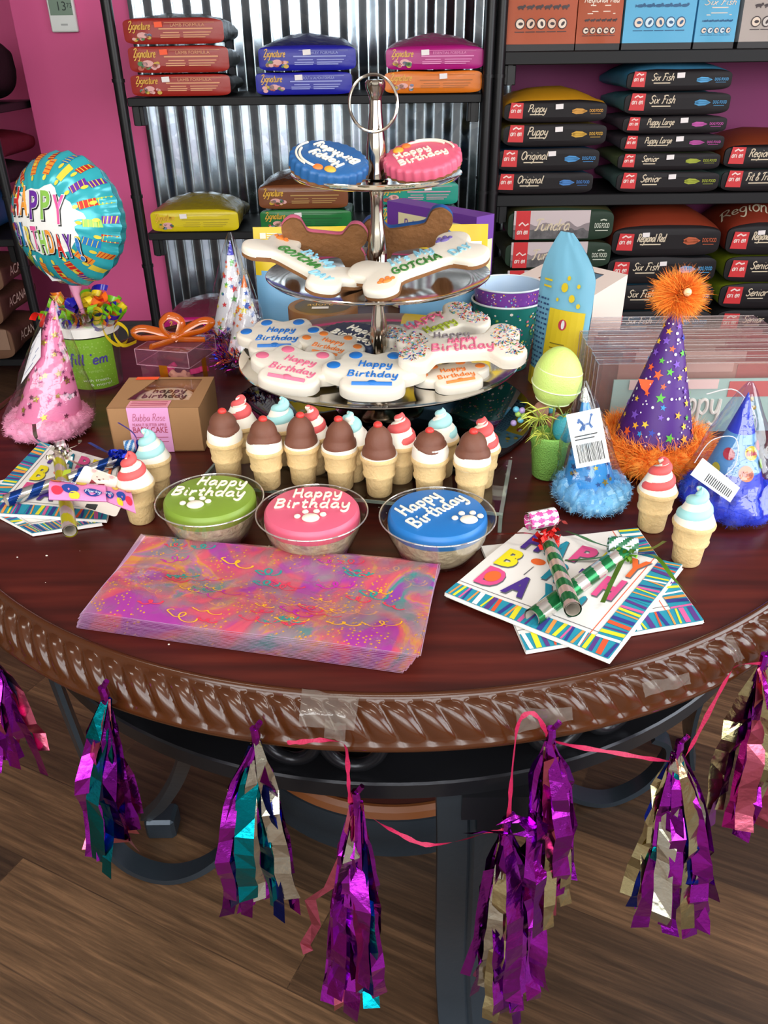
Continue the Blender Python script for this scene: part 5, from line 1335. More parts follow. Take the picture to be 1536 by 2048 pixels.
put_block(m, 'with treats,', -.022, .022, .0055, lambda u, v: lab(u, v, .0009), 3, width=.05); put_block(m, '& more!', -.010, .013, .0055, lambda u, v: lab(u, v, .0009), 3, width=.04)
m.build('front_label', [M('7fae2e', .5), M('a6c86a', .5), M('4a3c94', .5), M('e8f0dc', .5)], t, False)
RC = [M(c, .25, coat=.4) for c in ('7cc81e', 'ee6a1e', 'd8241c', 'e8c824', '3c1a9c', 'e87a1c', '86d020', '2a22b4')]
rr = random.Random(9)
for k in range(58):
    a = rr.uniform(0, 6.28); q = .054 * rr.random() ** .5; c = Vector((q * math.cos(a), q * math.sin(a), .126 + .034 * rr.random() * (1 - q / .06))); up = Vector((math.cos(a) * .8, math.sin(a) * .8 - .15, rr.uniform(.15, 1.1))).normalized()
    s = up.orthogonal().normalized(); w2 = up.cross(s); rad = rr.uniform(.008, .0145); tn = rr.uniform(1.1, 2.6); n = int(16 * tn); vs = []; L = rr.uniform(.012, .038)
    for i in range(n + 1):
        x = i / n; p = c + up * (x * L + .004) + (s * math.cos(6.28 * tn * x + k) + w2 * math.sin(6.28 * tn * x + k)) * rad
        wv = up * .0058; vs += [p - wv, p + wv]
    MB().add(vs, [(2 * i, 2 * i + 1, 2 * i + 3, 2 * i + 2) for i in range(n)]).build('curling_ribbon', RC[k % 8], t, True, 70)
def curl(pts, ci, w=.0042):
    P = [Vector(p) for p in smooth_line(pts, 5)]; vs = []
    for i, p in enumerate(P):
        tg = (P[min(i + 1, len(P) - 1)] - P[max(i - 1, 0)]).normalized(); s = tg.cross(Vector((.3, -1, .2))).normalized() * w; s = Vector((.25, -.45, .9)).normalized() * w; vs += [p - s, p + s]
    MB().add(vs, [(2 * i, 2 * i + 1, 2 * i + 3, 2 * i + 2) for i in range(len(P) - 1)]).build('curling_ribbon', RC[ci], t, True, 70)
curl([(.03, -.045, .13), (.034, -.06, .11), (.05, -.06, .09), (.068, -.05, .092), (.072, -.045, .11), (.058, -.045, .125), (.048, -.055, .11), (.06, -.06, .088), (.085, -.05, .09)], 3)
curl([(-.05, -.03, .12), (-.066, -.03, .10), (-.06, -.035, .08), (-.07, -.03, .07), (-.062, -.035, .055)], 7)
curl([(-.052, -.034, .112), (-.07, -.036, .09), (-.058, -.04, .075), (-.072, -.034, .06), (-.06, -.04, .04)], 2)
# foil balloon on a stick
bc = ony(138, 440, 1.47)
bl = thing('foil_balloon', 'round teal foil balloon printed with candles on a stick above the bucket', 'balloon', bc)
nx = Vector((-.36, -.92, .16)).normalized(); ux = Vector((0, 0, 1)).cross(-nx).normalized() * -1
ux = Vector((nx.y, -nx.x, 0)).normalized(); ux = ux if ux.x > 0 else -ux; uy = nx.cross(ux).normalized(); uy = uy if uy.z > 0 else -uy
RB_, TB = .113, .070
def bal(u, v, hh=0):
    rho = math.hypot(u, v); a = math.atan2(v, u); rho = min(rho, .9999)
    wr = 1 - .018 * max(0, rho - .55) / .45 * (1 + math.sin(a * 26 + 2 * math.sin(3 * a)))
    th = TB * (1 - rho ** 2.3) ** .62 * (1 + .05 * max(0, rho - .4) * math.sin(a * 26 + 2 * math.sin(3 * a)))
    return ux * (u * RB_ * wr) + uy * (v * RB_ * wr) + nx * (th + hh)
TEAL = M('2fa3ae', .2, .15); m = MB()
m.grid(lambda u, v: bal(v * math.cos(6.28318 * u), v * math.sin(6.28318 * u)), 156, 26, 0, cu=True)
def balb(u, v):
    p = bal(v * math.cos(6.28318 * u), v * math.sin(6.28318 * u)); d = p.dot(nx); return p - nx * 2 * d
m.grid(balb, 156, 18, 0, cu=True); m.build('envelope', TEAL, bl, True, 70)
m = MB(); r = random.Random(3)
BC = [M(c, .2, .2) for c in ('f2f2ee', 'c8302a', 'ee9a3a', '6a2f9c', '8fc456', 'e25a9c', 'ecd64a', '2f7cc4', '1c1c20')]
def patch(pts, mi, h=.0008):
    m.poly([bal(p[0], p[1], h) for p in pts], mi)
# white centre cloud
cl = []
for i in range(48):
    a = 2 * math.pi * i / 48; q = .60 + .05 * math.sin(6 * a) + .04 * math.sin(11 * a); cl.append((q * math.cos(a) * 1.05, q * math.sin(a) * .78))
for i in range(48): 
    j = (i + 1) % 48
    for k in range(5):
        s0, s1 = k / 5, (k + 1) / 5
        m.poly([bal(cl[i][0] * s0, cl[i][1] * s0, .0008), bal(cl[i][0] * s1, cl[i][1] * s1, .0008), bal(cl[j][0] * s1, cl[j][1] * s1, .0008), bal(cl[j][0] * s0, cl[j][1] * s0, .0008)] if k else [bal(0, 0, .0008), bal(cl[i][0] * s1, cl[i][1] * s1, .0008), bal(cl[j][0] * s1, cl[j][1] * s1, .0008)], 0)
for ring, n, off in ((.76, 17, 0), (.93, 21, .2)):
    for i in range(n):
        a = 2 * math.pi * (i + off) / n; c, s = math.cos(a), math.sin(a); L = .11 if ring < .86 else .065; wd = .054; mi = r.choice((1, 2, 3, 4, 5, 6, 7, 2, 1))
        for k in range(4):
            q0, q1 = ring - L + 2 * L * k / 4, ring - L + 2 * L * (k + 1) / 4
            patch([(q0 * c + wd * s, q0 * s - wd * c), (q1 * c + wd * s, q1 * s - wd * c), (q1 * c - wd * s, q1 * s + wd * c), (q0 * c - wd * s, q0 * s + wd * c)], mi if k % 2 or mi in (1, 6) else mi)
            if mi not in (6,): patch([((q0 + .01) * c + wd * s, (q0 + .01) * s - wd * c), ((q0 + .018) * c + wd * s, (q0 + .018) * s - wd * c), ((q0 + .03) * c - wd * s, (q0 + .03) * s + wd * c), ((q0 + .022) * c - wd * s, (q0 + .022) * s + wd * c)], 6 if mi != 2 else 1, .0014)
        q = ring - L - .045; patch(disc(q * c, q * s, .034, 9, 1.25, .8, a), 6, .0012)
for word, y0, hgt, x0, x1, cs in (('HAPPY', .06, .40, -.62, .44, (1, 2, 3, 4, 5)), ('BIRTHDAY!', -.38, .33, -.62, .62, (3, 7, 6, 5, 4, 2, 1, 3, 7))):
    x = x0; n = len(word); st_ = (x1 - x0) / n
    for i, chh in enumerate(word):
        yy = y0 - .02 * i + (.03 if i % 2 else 0)
        for dx, dy, mi, hh, of in ((.012, -.012, 8, .0016, .07), (0, 0, 0, .0021, .055), (0, 0, cs[i], .0027, .03)):
            put_block(m, chh, x + dx + st_ * .5, yy + dy, hgt, lambda u, v: bal(u, v, hh), mi, width=st_ * (.94 if mi == 0 or mi == 8 else .80) * (.45 if chh in '!I' else 1), off=of * .8, align='c')
        x += st_
m.build('printed_design', BC, bl, False)
fn = frame(bal(-.26, -.93, .010), (ux * .96 + uy * .12).normalized(), (uy * .86 - ux * .16 + nx * .62).normalized())
m = MB(); m.rect(0, 0, .026, .056, fn, 0)
for k in range(12): m.rect(.008, .012 + .0028 * k, .018, .0133 + .0028 * k + .0006 * (k % 3), lift(fn, .0006), 1)
m.build('barcode_card', [M('eeeeee', .4), M('2a2a2c', .5)], bl, False)
bot = -uy * RB_
m = MB().tube([bot * .98, bot * 1.12, BP + Vector((.0, 0, .13)) - bc, BP + Vector((0, 0, .124)) - bc], lambda s: .012 if s < .2 else (.006 if s < .5 else .003), 10); m.build('stick', M('d890b0', .35), bl)

# ================================================================== boxes, buckets and pouches at the back
A = onz(230, 905, TZ); B = onz(410, 903, TZ); w = (B - A).length; yw = math.atan2(B.y - A.y, B.x - A.x); hh = ony(226, 818, A.y).z - TZ
dp = onz(238, 757, TZ + hh).y - A.y
t = thing('cake_box', 'kraft paper cake box with a window and pink baby cake band', 'box', A, yw)
KR = M('a87c52', .75, var=.08, vscale=12)
m = MB()
wx0, wx1, wy0, wy1 = w * .20, w * .82, dp * .26, dp * .92
m.box((0, 0, 0), (w, .0015, hh)).box((0, dp - .0015, 0), (w, dp, hh)).box((0, 0, 0), (.0015, dp, hh)).box((w - .0015, 0, 0), (w, dp, hh)).box((0, 0, 0), (w, dp, .002))
win = [(wx0 - .006, wy0), (wx1 + .004, wy0 - .004), (wx1 + .008, wy1), (wx0 + .02, wy1 + .002), (wx0 + .008, (wy0 + wy1) / 2)]
def lid(x, y): return Vector((x, y, hh + .0006))
for q in ([(0, 0), (w, 0), win[1], win[0]], [(w, 0), (w, dp), win[2], win[1]], [(w, dp), (0, dp), win[3], win[2]], [(0, dp), (0, 0), win[0], win[4], win[3]]): m.poly([lid(*p) for p in q])
for q in ([(0, 0), (w, 0), win[1], win[0]], [(w, 0), (w, dp), win[2], win[1]], [(w, dp), (0, dp), win[3], win[2]], [(0, dp), (0, 0), win[0], win[4], win[3]]): m.poly([lid(*p) - Vector((0, 0, .0012)) for p in q][::-1])
m.build('carton', KR, t, False)
MB().poly([lid(*p) - Vector((0, 0, .0006)) for p in win]).build('window_film', film('ffffff', .10, .5, .05), t, False)
fn = frame((0, -.0012, 0), (1, 0, 0), (0, 0, 1)); ft = lambda u, v: Vector((u, v, hh + .0016))
m = MB(); a0, a1 = w * .215, w * .665
m.rect(a0, -.0, a1, hh + .001, fn, 0); m.rect(a0, -.0012, a1, dp * .2, ft, 1)
g = lift(fn, .0006)
put_script(m, 'Bubba Rose', (a0 + a1) / 2, hh * .72, hh * .16, g, .0007, 2, .25, 'c', width=(a1 - a0) * .8)
put_block(m, 'PEANUT BUTTER APPLE', (a0 + a1) / 2, hh * .60, .0050, g, 2, width=(a1 - a0) * .82, align='c'); put_block(m, 'BABY CAKE', (a0 + a1) / 2, hh * .45, .0105, g, 2, width=(a1 - a0) * .84, align='c', off=.008)
for k in range(4): m.rect(a0 + .008, hh * (.34 - .05 * k), a1 - .006 - .012 * (k % 2), hh * (.355 - .05 * k), g, 2)
for k in range(3): m.rect(a0 + .004, dp * (.05 + .05 * k), a1 - .004, dp * (.065 + .05 * k), lambda u, v: ft(u, v) + Vector((0, 0, .0005)), 2)
m.build('paper_band', [M('e6a2d0', .5), M('e89aa8', .5), M('b24a62', .5)], t, False)
MB().rect(w * .1, dp * .90, w * .36, dp * 1.0, ft).build('price_sticker', STKO, t, False)
ck = thing('baby_cake', 'oval cream-iced cake with brown happy birthday lettering inside the kraft box', 'cake', (0, 0, 0))
ck.matrix_world = t.matrix_basis @ Matrix.Translation((w * .52, dp * .52, .002)); ck.location = (Matrix.Translation(A) @ Matrix.Rotation(yw, 4, 'Z') @ Vector((w * .52, dp * .52, .0025))); ck.rotation_euler = (0, 0, yw)
MB().slab([(p[0], p[1]) for p in disc(0, 0, 1, 48, w * .36, dp * .34)], hh - .009, .012).build('cake', M('e2c8ac', .7, bump=.3, bscale=120), ck)
icing_text(ck, [('happy', .004, .012, .018, 0), ('birthday', .0, -.010, .016, 0)], lambda u, v, h=0: Vector((u, v, hh - .0088 + h)), .0012, M('4a2c20', .5))

# clear pink gift box with orange bow
nc = Vector((-.332, 1.308, TZ)); u_ = Vector((-.971, .238, 0)); v_ = Vector((.30, .954, 0)).normalized(); S = .099
t = thing('gift_box', 'clear plastic gift box of pink treats topped with an orange bow', 'box', nc)
PCL = film('fbe6ee', .08, .5, .04, haze=.05, hazecol='e8a8c4')
def P4(a, b, z): return u_ * a + v_ * b + Vector((0, 0, z))
def obox(m, a0, a1, b0, b1, z0, z1, top=True, bot=True):
    vs = [P4(a, b, z) for z in (z0, z1) for a, b in ((a0, b0), (a1, b0), (a1, b1), (a0, b1))]
    fs = [(0, 1, 5, 4), (1, 2, 6, 5), (2, 3, 7, 6), (3, 0, 4, 7)] + ([(4, 5, 6, 7)] if top else []) + ([(3, 2, 1, 0)] if bot else [])
    m.add(vs, fs)
m = MB(); obox(m, .004, S - .004, .004, S - .004, 0, .082, top=False); m.build('clear_body', PCL, t, False)
m = MB(); obox(m, 0, S, 0, S, .080, .108, bot=False); m.build('clear_lid', PCL, t, False)
m = MB()
for a, b in ((0, 0), (S, 0), (S, S), (0, S)): m.tube([P4(a, b, .080), P4(a, b, .108)], .0009, 5)
for z in (.080, .108): m.tube([P4(0, 0, z), P4(S, 0, z), P4(S, S, z), P4(0, S, z)], .0009, 5, closed=True)
m.build('moulded_edge', film('ffdce8', .25, .5, .1, haze=.3, hazecol='f0c8d8'), t, False)
m = MB()
for a, b, c, d in ((S * .42, -.0006, S * .58, -.0006), (-.0006, S * .42, -.0006, S * .58)): m.poly([P4(a, b, .002), P4(c, d, .002), P4(c, d, .082), P4(a, b, .082)])
m.build('gold_band', film('d88a1e', .10, .4, .1, haze=.45, hazecol='b87418'), t, False)
ORB = film('f08a1c', .10, .5, .04, haze=.42, hazecol='ee7c12')
cb = P4(S / 2, S / 2, .112)
m = MB()
side = Vector((1, 0, 0))
m.tube(smooth_line([cb, cb + Vector((-.016, 0, .012)), cb + Vector((-.020, .004, .030)), cb + Vector((-.004, .004, .042)), cb + Vector((.014, .004, .032)), cb + Vector((.010, 0, .012)), cb], 6), .0042, 8, flat=2)
m.tube(smooth_line([cb, cb + Vector((-.03, 0, .004)), cb + Vector((-.062, 0, .004)), cb + Vector((-.072, .002, .014)), cb + Vector((-.055, .004, .020)), cb + Vector((-.02, .002, .012)), cb], 6), .0042, 8, flat=2)
m.tube(smooth_line([cb, cb + Vector((.025, 0, .010)), cb + Vector((.055, .0, .018)), cb + Vector((.068, .002, .030)), cb + Vector((.050, .004, .032)), cb + Vector((.018, .002, .016)), cb], 6), .0042, 8, flat=2)
m.tube(smooth_line([cb, cb + Vector((-.02, -.02, -.001)), cb + Vector((-.034, -.036, -.001))], 4), .004, 8, flat=2); m.tube(smooth_line([cb, cb + Vector((.03, -.006, .002)), cb + Vector((.054, -.004, .001))], 4), .004, 8, flat=2)
m.ball(tuple(cb + Vector((0, -.002, .006))), .009, 0, 14, (1.2, 1, .9)); m.build('bow', ORB, t)
for k in range(12):
    a, b, z = .022 + .028 * (k % 3), .022 + .028 * ((k // 3) % 2) + .02 * (k // 6), .003 + .026 * (k // 6) + .013 * (k % 2)
    o = MB().slab(bone_outline(.011, .0045, .006) if k % 2 else disc_outline(.013, 24), .010, .003).build('dog_treat', M(('d23a86', 'e8c8a0', 'c42a74')[k % 3], .6), None)
    o.location = nc + P4(a, b, z + .004); o.rotation_euler = (rnd.uniform(.2, .8), rnd.uniform(-.4, .4), k)
    tag(o, 'small pink or cream dog treat inside the clear gift box', 'treat', 'treats in the clear gift box')

# pouches behind the stand
YEL = M('e2c21a', .4, bump=.08, bscale=30); SKY = M('7ab4dc', .4, bump=.08, bscale=30)
def pouch(label, A, B, z0, htop, stick=None, flag=False, split=.55, lean=.02, mats=(YEL, SKY)):
    A, B = Vector(A), Vector(B); t_ = (B - A); w = t_.length; t_.normalize(); n = Vector((t_.y, -t_.x, 0))
    def pf(s):
        def f(u, v):
            p = .024 * math.sin(math.pi * u) ** .7 * (1 - v ** 1.5) + .0006; q = p * s + .002 * noise.noise((u * 6, v * 8, A.x * 9 + s))
            return t_ * (u * w) + n * q - n * (lean * v) + Vector((0, 0, v * htop))
        return f
    o = MB().grid(pf(1), 18, 24, mfn=lambda u, v: 0 if v > split + .05 * math.sin(u * 9) else 1).grid(pf(-1), 18, 24, mfn=lambda u, v: 0 if v > split else 1).build('treat_pouch', list(mats), None, True, 60)
    o.location = (A.x, A.y, z0); tag(o, label, 'pouch', 'yellow and blue treat pouches')
    F = pf(1)
    if flag:
        m = MB(); fl = lambda u, v: F(u, v) + n * .002
        m.rect(.07, .90, .13, .95, fl, 0); 
        for k in range(3): m.rect(.14, .905 + .018 * k, .25, .912 + .018 * k, fl, 0)
        for k in range(2): m.rect(.07, .86 + .02 * k, .25, .868 + .02 * k, fl, 0)
        m.build('printed_marks', M('f0ead0', .5), o, False)
    if stick:
        m = MB(); fl = lambda u, v: F(u, v) + n * .002; x, y = stick; m.rect(x, y, x + .20, y + .085, fl, 0)
        put_block(m, '$ 5.99', x + .03, y + .02, .045, lambda u, v: F(u, v) + n * .003, 1, width=.14); m.build('price_sticker', [M('f0f0ee', .5), M('333333', .5)], o, False)
    return o
a, b = ony(503, 463, 1.745), ony(701, 446, 1.745)
pouch('yellow and blue treat pouch standing left behind the silver stand', (a.x, 1.745, 0), (b.x, 1.745, 0), TZ, a.z - TZ + .004, None, True)
a, b = ony(800, 455, 1.565), ony(979, 455, 1.565)
pouch('yellow and blue treat pouch with a price sticker right of the silver stand', (a.x, 1.565, 0), (b.x, 1.565, 0), TZ, a.z - TZ, (.73, .80))
# purple carton
t = thing('carton', 'purple carton with a cream label panel standing behind the stand', 'box', (.202, 1.75, TZ))
u_ = Vector((.016 - .202, 1.965 - 1.75, 0)); LU = u_.length; u_.normalize(); v_ = Vector((-u_.y, u_.x, 0)) * -1; v_ = Vector((u_.y, -u_.x, 0)); LV = .055; HC = .243
m = MB(); obox(m, 0, LU, 0, LV, 0, HC); m.build('box', M('6d3a9c', .4), t, False)
nrm = u_.cross(Vector((0, 0, 1))); nrm = nrm if nrm.y < 0 else -nrm
fn = lambda u, v, h=0: u_ * (LU - u) + nrm * (.001 + h) + Vector((0, 0, v))
m = MB(); m.rect(.04, .03, LU - .035, HC - .020, fn, 0); m.rect(0, 0, .04, HC * .5, fn, 0)
put_script(m, "Bob's Creations", LU * .5, HC - .058, .026, lambda u, v: fn(u, v, .001), .003, 1, .1, 'c', width=LU * .58)
f2 = lambda u, v, h=0: v_ * u + u_ * (-.001 - h) + Vector((0, 0, v)); m.rect(.03, .02, LV - .004, HC - .05, f2, 0)
m.build('label_panel', [M('ece2b4', .5), M('7a4aa0', .5)], t, False)
# round brown tin
c = Vector((-.122, 1.645, TZ))
t = thing('round_tin', 'round brown box behind the bottom tier of the stand', 'box', c)
t.scale = (1.08, 1.08, .78)
MB().lathe([(.001, 0), (.064, 0), (.065, .002), (.065, .11), (.063, .112), (.001, .112)], 48).build('box', M('7a4a26', .5), t, True, 40)
MB().lathe([(.0655, .084), (.0672, .084), (.0672, .114), (.066, .1165), (.056, .1165), (.055, .115), (.001, .1148)], 48).build('lid', M('8a5a30', .45), t, True, 30)
m = MB(); m.poly([(p[0], p[1], .1156) for p in disc(0, 0, .054, 32)], 0); fl = lambda u, v: Vector((u, v, .1163))
put_block(m, 'adore', -.03, .0, .016, fl, 1, width=.05); m.rect(-.02, -.022, .012, -.008, fl, 2); m.build('printed_label', [M('4c3226', .4), GOLD, STK], t, False)
# teal bucket with a purple one nested inside
bc_ = Vector((onz(1003, 735, TZ).x + .004, 1.527, TZ)); 
t = thing('tin_bucket', 'teal flower-print tin bucket right of the silver stand', 'bucket', bc_)
MB().lathe([(.001, 0), (.046, 0), (.047, .002), (.0665, .132), (.0645, .132), (.045, .004), (.001, .003)], 56).build('body', M('22776e', .35), t, True, 40)
MB().tube([(.067 * math.cos(a), .067 * math.sin(a), .1325) for a in [6.2832 * k / 56 for k in range(56)]], .002, 6, closed=True).build('rim', M('dfe6ea', .35), t)
def bsurf(r0, r1, H): return lambda a, z, h=0: Vector(((r0 + (r1 - r0) * z / H + .0006 + h) * math.cos(a), (r0 + (r1 - r0) * z / H + .0006 + h) * math.sin(a), z))
bs = bsurf(.047, .0665, .132); m = MB(); r = random.Random(8)
for k in range(190):
    a, z = r.uniform(-math.pi - .2, .2), r.uniform(.006, .124); rr = .055; q = r.choice((.0012, .0018, .0028))
    m.poly([bs(a + p[0] / rr, z + p[1], .0004 + .0001 * (k % 5)) for p in disc(0, 0, q, 7)], r.randrange(6))
    if q > .002: m.poly([bs(a + p[0] / rr, z + p[1], .0011) for p in disc(0, 0, q * .4, 6)], 4)
m.build('printed_flowers', [M('d05a7c', .4), M('4f9a3c', .4), M('e0a43a', .4), M('7fb83c', .4), M('eee6dc', .4), M('3a4fa8', .4)], t, False)
MB().tube(smooth_line([(.0665, -.006, .122), (.076, -.008, .126), (.079, -.012, .10), (.071, -.02, .07), (.066, -.03, .058)], 6), .0014, 6).tube(smooth_line([(-.0665, -.006, .122), (-.072, -.012, .128), (-.074, -.02, .10)], 6), .0014, 6).build('wire_handle', M('c8c4be', .3, 1), t)
t = thing('tin_bucket', 'purple dotted tin bucket nested inside the teal one', 'bucket', bc_ + Vector((0, 0, .030)))
MB().lathe([(.001, 0), (.044, 0), (.0452, .002), (.0655, .132), (.0640, .132), (.043, .004), (.001, .003)], 56, 0).build('body', M('7a3f9c', .35), t, True, 40)
MB().lathe([(.0636, .1322), (.0428, .0045), (.001, .0038)], 48).build('lining', M('b8cfe6', .4), t)
MB().tube([(.0655 * math.cos(a), .0655 * math.sin(a), .1325) for a in [6.2832 * k / 56 for k in range(56)]], .0018, 6, closed=True).build('rim', M('dde8f0', .35), t)
bs = bsurf(.0452, .0655, .132); m = MB()
for k in range(150):
    a, z = r.uniform(-math.pi - .2, .2), r.uniform(.095, .128); m.poly([bs(a + p[0] / .062, z + p[1], .0005) for p in disc(0, 0, r.choice((.0008, .0013, .0016)), 7)], r.randrange(4))
m.build('printed_dots', [M('f0e8f0', .4), M('e8b84a', .4), M('e07ab0', .4), M('6fc0d8', .4)], t, False)
# white cake box with a window lid
nc = Vector((.412, 1.565, TZ)); u_ = Vector((-.13, .165, 0)).normalized(); v_ = Vector((.127, .184, 0)).normalized(); S1, S2, HC = .205, .215, .122
t = thing('cake_box', 'white bakery box with a clear window lid at the back right', 'box', nc)
m = MB(); wa, wb = .045, .16
def P4(a, b, z): return u_ * a + v_ * b + Vector((0, 0, z))
for q in ([(0, 0), (S1, 0)], [(S1, 0), (S1, S2)], [(S1, S2), (0, S2)], [(0, S2), (0, 0)]): m.poly([P4(*q[0], 0), P4(*q[1], 0), P4(*q[1], HC), P4(*q[0], HC)])
m.poly([P4(0, 0, .001), P4(S1, 0, .001), P4(S1, S2, .001), P4(0, S2, .001)])
o4 = [(0, 0), (S1, 0), (S1, S2), (0, S2)]; i4 = [(.045, .04), (S1 - .045, .04), (S1 - .045, S2 - .04), (.045, S2 - .04)]
for k in range(4): m.poly([P4(*o4[k], HC), P4(*o4[(k + 1) % 4], HC), P4(*i4[(k + 1) % 4], HC), P4(*i4[k], HC)])
m.build('carton', M('f2e2d4', .6), t, False); MB().poly([P4(*q, HC - .0008) for q in i4]).build('window_film', film('d8c8c0', .12, .5, .05), t, False)
# tall sky-blue pouch
A = onz(1062, 766, TZ) + Vector((0, .02, 0)); B = A + Vector((.080, -.080, 0))
o = pouch('tall sky-blue pouch with a yellow panel between bucket and clear packs', A, B, TZ, .275, None, False, -1, .012, (M('7fc0dc', .4, bump=.06, bscale=30), SKY))
t_ = (B - A).normalized(); n_ = Vector((t_.y, -t_.x, 0)); W3 = (B - A).length
for v in o.data.vertices:
    z = v.co.z / .275
    if z > .72:
        uu = v.co.dot(t_); mid = W3 * .34; k = 1 - .78 * ((z - .72) / .28) ** 1.6; v.co += t_ * ((mid + (uu - mid) * k) - uu)
def pfz(u, v, h=0): return t_ * (u * W3) + n_ * (.024 * math.sin(math.pi * u) ** .7 * (1 - v ** 1.5) + .0045 + h - .012 * v) + Vector((0, 0, v * .275))
m = MB()
for i in range(6):
    for j in range(6):
        u0, u1, v0, v1 = .34 + .6 * i / 6, .34 + .6 * (i + 1) / 6, .0 + .54 * j / 6, .54 * (j + 1) / 6; m.poly([pfz(u0, v0), pfz(u1, v0), pfz(u1, v1), pfz(u0, v1)], 0)
for i in range(3): m.rect(.02 + .1 * i, 0, .12 + .1 * i, .12, pfz, 0)
for k in range(15):
    for q in range(4): m.rect(.05 + .07 * q, .58 - .032 * k, .05 + .07 * q + .03 + .025 * ((k * 7 + q * 5) % 3) / 2, .592 - .032 * k, pfz, 1, 1)
for k in range(9): m.rect(.45, .32 - .03 * k, .70 + .06 * ((k * 5) % 4), .327 - .03 * k, lambda u, v: pfz(u, v, .001), 2, 3)
for k, (x, y, q) in enumerate(((.55, .68, .03), (.7, .62, .025), (.6, .74, .015), (.78, .7, .014), (.82, .58, .016), (.46, .6, .012))): m.poly([pfz(p[0], p[1], .001 + .0001 * k) for p in disc(x, y, q, 9, 2, 1)], 0)
for v in (.70, .66): m.rect(.14, v, .30, v + .012, pfz, 0, 2)
m.poly([pfz(p[0], p[1], .001) for p in disc(.62, .45, .035, 14, 2, 1)], 3); m.poly([pfz(p[0], p[1], .0015) for p in disc(.63, .452, .024, 14, 1.2, 1.2)], 4)
m.build('printed_panel', [M('e8cc2a', .4), M('2f4f7c', .5), M('8a7a20', .5), M('c83a4a', .5), M('f0f0f0', .5)], o, False)
# clear packs filed at the right
cc = ['9fc8c4', 'c8a49c', 'b4706c', 'c88c88', 'a85c58', 'd0b4b0', 'c06a60', 'b89490', 'c87c70']
for k in range(9):
    d = 1.185 + .031 * k; x0, x1 = .338 + .002 * k, .71
    xm = TC.x + math.sqrt(max(.01, .69 ** 2 - (d - TC.y) ** 2)); x1 = min(x1, xm)
    H = .124 - .0015 * k + .002 * (k % 3)
    t = thing('clear_pack', ('clear pack with an aqua card lettered in white, front of the filed row' if k == 0 else ('rearmost clear pack of the filed row against the white box' if k == 8 else 'clear plastic pack filed between the front and rear packs of the row')), 'plastic pack', (x0, d, TZ), 0, 'clear packs filed at the right')
    m = MB(); W9 = x1 - x0
    m.add([(0, 0, 0), (W9, 0, 0), (W9, .022, 0), (0, .022, 0), (0, 0, H), (W9, 0, H), (W9, .022, H), (0, .022, H)], [(0, 1, 5, 4), (1, 2, 6, 5), (2, 3, 7, 6), (3, 0, 4, 7), (4, 5, 6, 7)])
    m.build('clear_sleeve', film('fbf4f2', .06, .35, .09, bump=.12, bscale=30, haze=.06, hazecol='e8d8d4'), t, False)
    e_ = MB()
    for p_, q_ in (((0, 0, H), (W9, 0, H)), ((0, 0, 0), (0, 0, H)), ((0, .022, 0), (0, .022, H)), ((0, 0, H), (0, .022, H)), ((0, .022, H), (W9, .022, H))): e_.tube([p_, q_], .0008, 4)
    e_.build('folded_edge', film('ffffff', .30, .4, .1, haze=.35, hazecol='efe2de'), t, False)
    m = MB(); top = H - .030 if k == 0 else H - rnd.uniform(.006, .022)
    m.box((.03 + .012 * (k % 3), .008, .003), (W9 - .004, .011, top), 0); m.box((.055 + .02 * ((k * 2) % 3), .0065, top - .016), (W9 * (.55 + .08 * (k % 3)), .008, top), 1)
    m.box((W9 * (.6 + .05 * (k % 2)), .0066, top - .03), (W9 - .02, .0079, top - .004), 2)
    m.build('printed_card', [M(cc[k], .6), M('e6d2d0', .6), M('c05a5c', .6)], t, False)
    if k == 0:
        m = MB(); fn = lambda u, v, h=0: Vector((u, .0055 - h, v)); ls, tw = script('Happy', .044, .0, .3, 4)
        for l in ls: m.tube([fn(.105 + a * .8, .036 + b, .0) for a, b in l], .0028, 6)
        for x, z in ((.255, .06), (.262, .045), (.06, .03), (.08, .06), (.24, .03)): m.ball((x, .006, z), .004, 1, 10, (1, .4, 1))
        m.build('raised_lettering', [M('e4ece8', .5), M('d8b83a', .4)], t)

# ================================================================== spring egg arrangement
pc = Vector((.2435, 1.052, TZ))
t = thing('flower_pot', 'glittery green pot of paper grass and decorative eggs', 'arrangement', pc)
MB().lathe([(.001, 0), (.019, 0), (.022, .003), (.027, .055), (.0285, .057), (.0285, .068), (.026, .070), (.025, .060), (.001, .058)], 40).build('pot', M('8cc45a', .45, bump=.5, bscale=500), t, True, 50)
ec = ony(1115, 757, 1.06) - pc
EG = M('cde67c', .34, bump=.25, bscale=500)
pr = [(.0345 * math.sin(math.pi * j / 24) * (1 + .11 * math.cos(math.pi * j / 24)), -.042 * math.cos(math.pi * j / 24) + (.003 if j > 12 else 0)) for j in range(25)]
pr[0] = (.0005, pr[0][1]); pr[-1] = (.0005, pr[-1][1])
MB().lathe(pr, 40, c=tuple(ec)).build('large_egg', EG, t)['label'] = 'large pale green egg with thin white spiral line'
pts = []
for i in range(170):
    s = .05 + .9 * i / 169; th = math.pi * (1 - s); r0 = .0345 * math.sin(th) * (1 + .11 * math.cos(th)) + .0004; pts.append(Vector((r0 * math.cos(i * .17), r0 * math.sin(i * .17), -.042 * math.cos(th))) + ec)
MB().tube(pts, .0010, 5).build('white_string', M('e8f0c8', .5), t)
MB().tube([(0, 0, .05), tuple(ec * .5), tuple(ec - Vector((0, 0, .04)))], .0016, 6).build('stem', M('8a9a3c', .6), t)
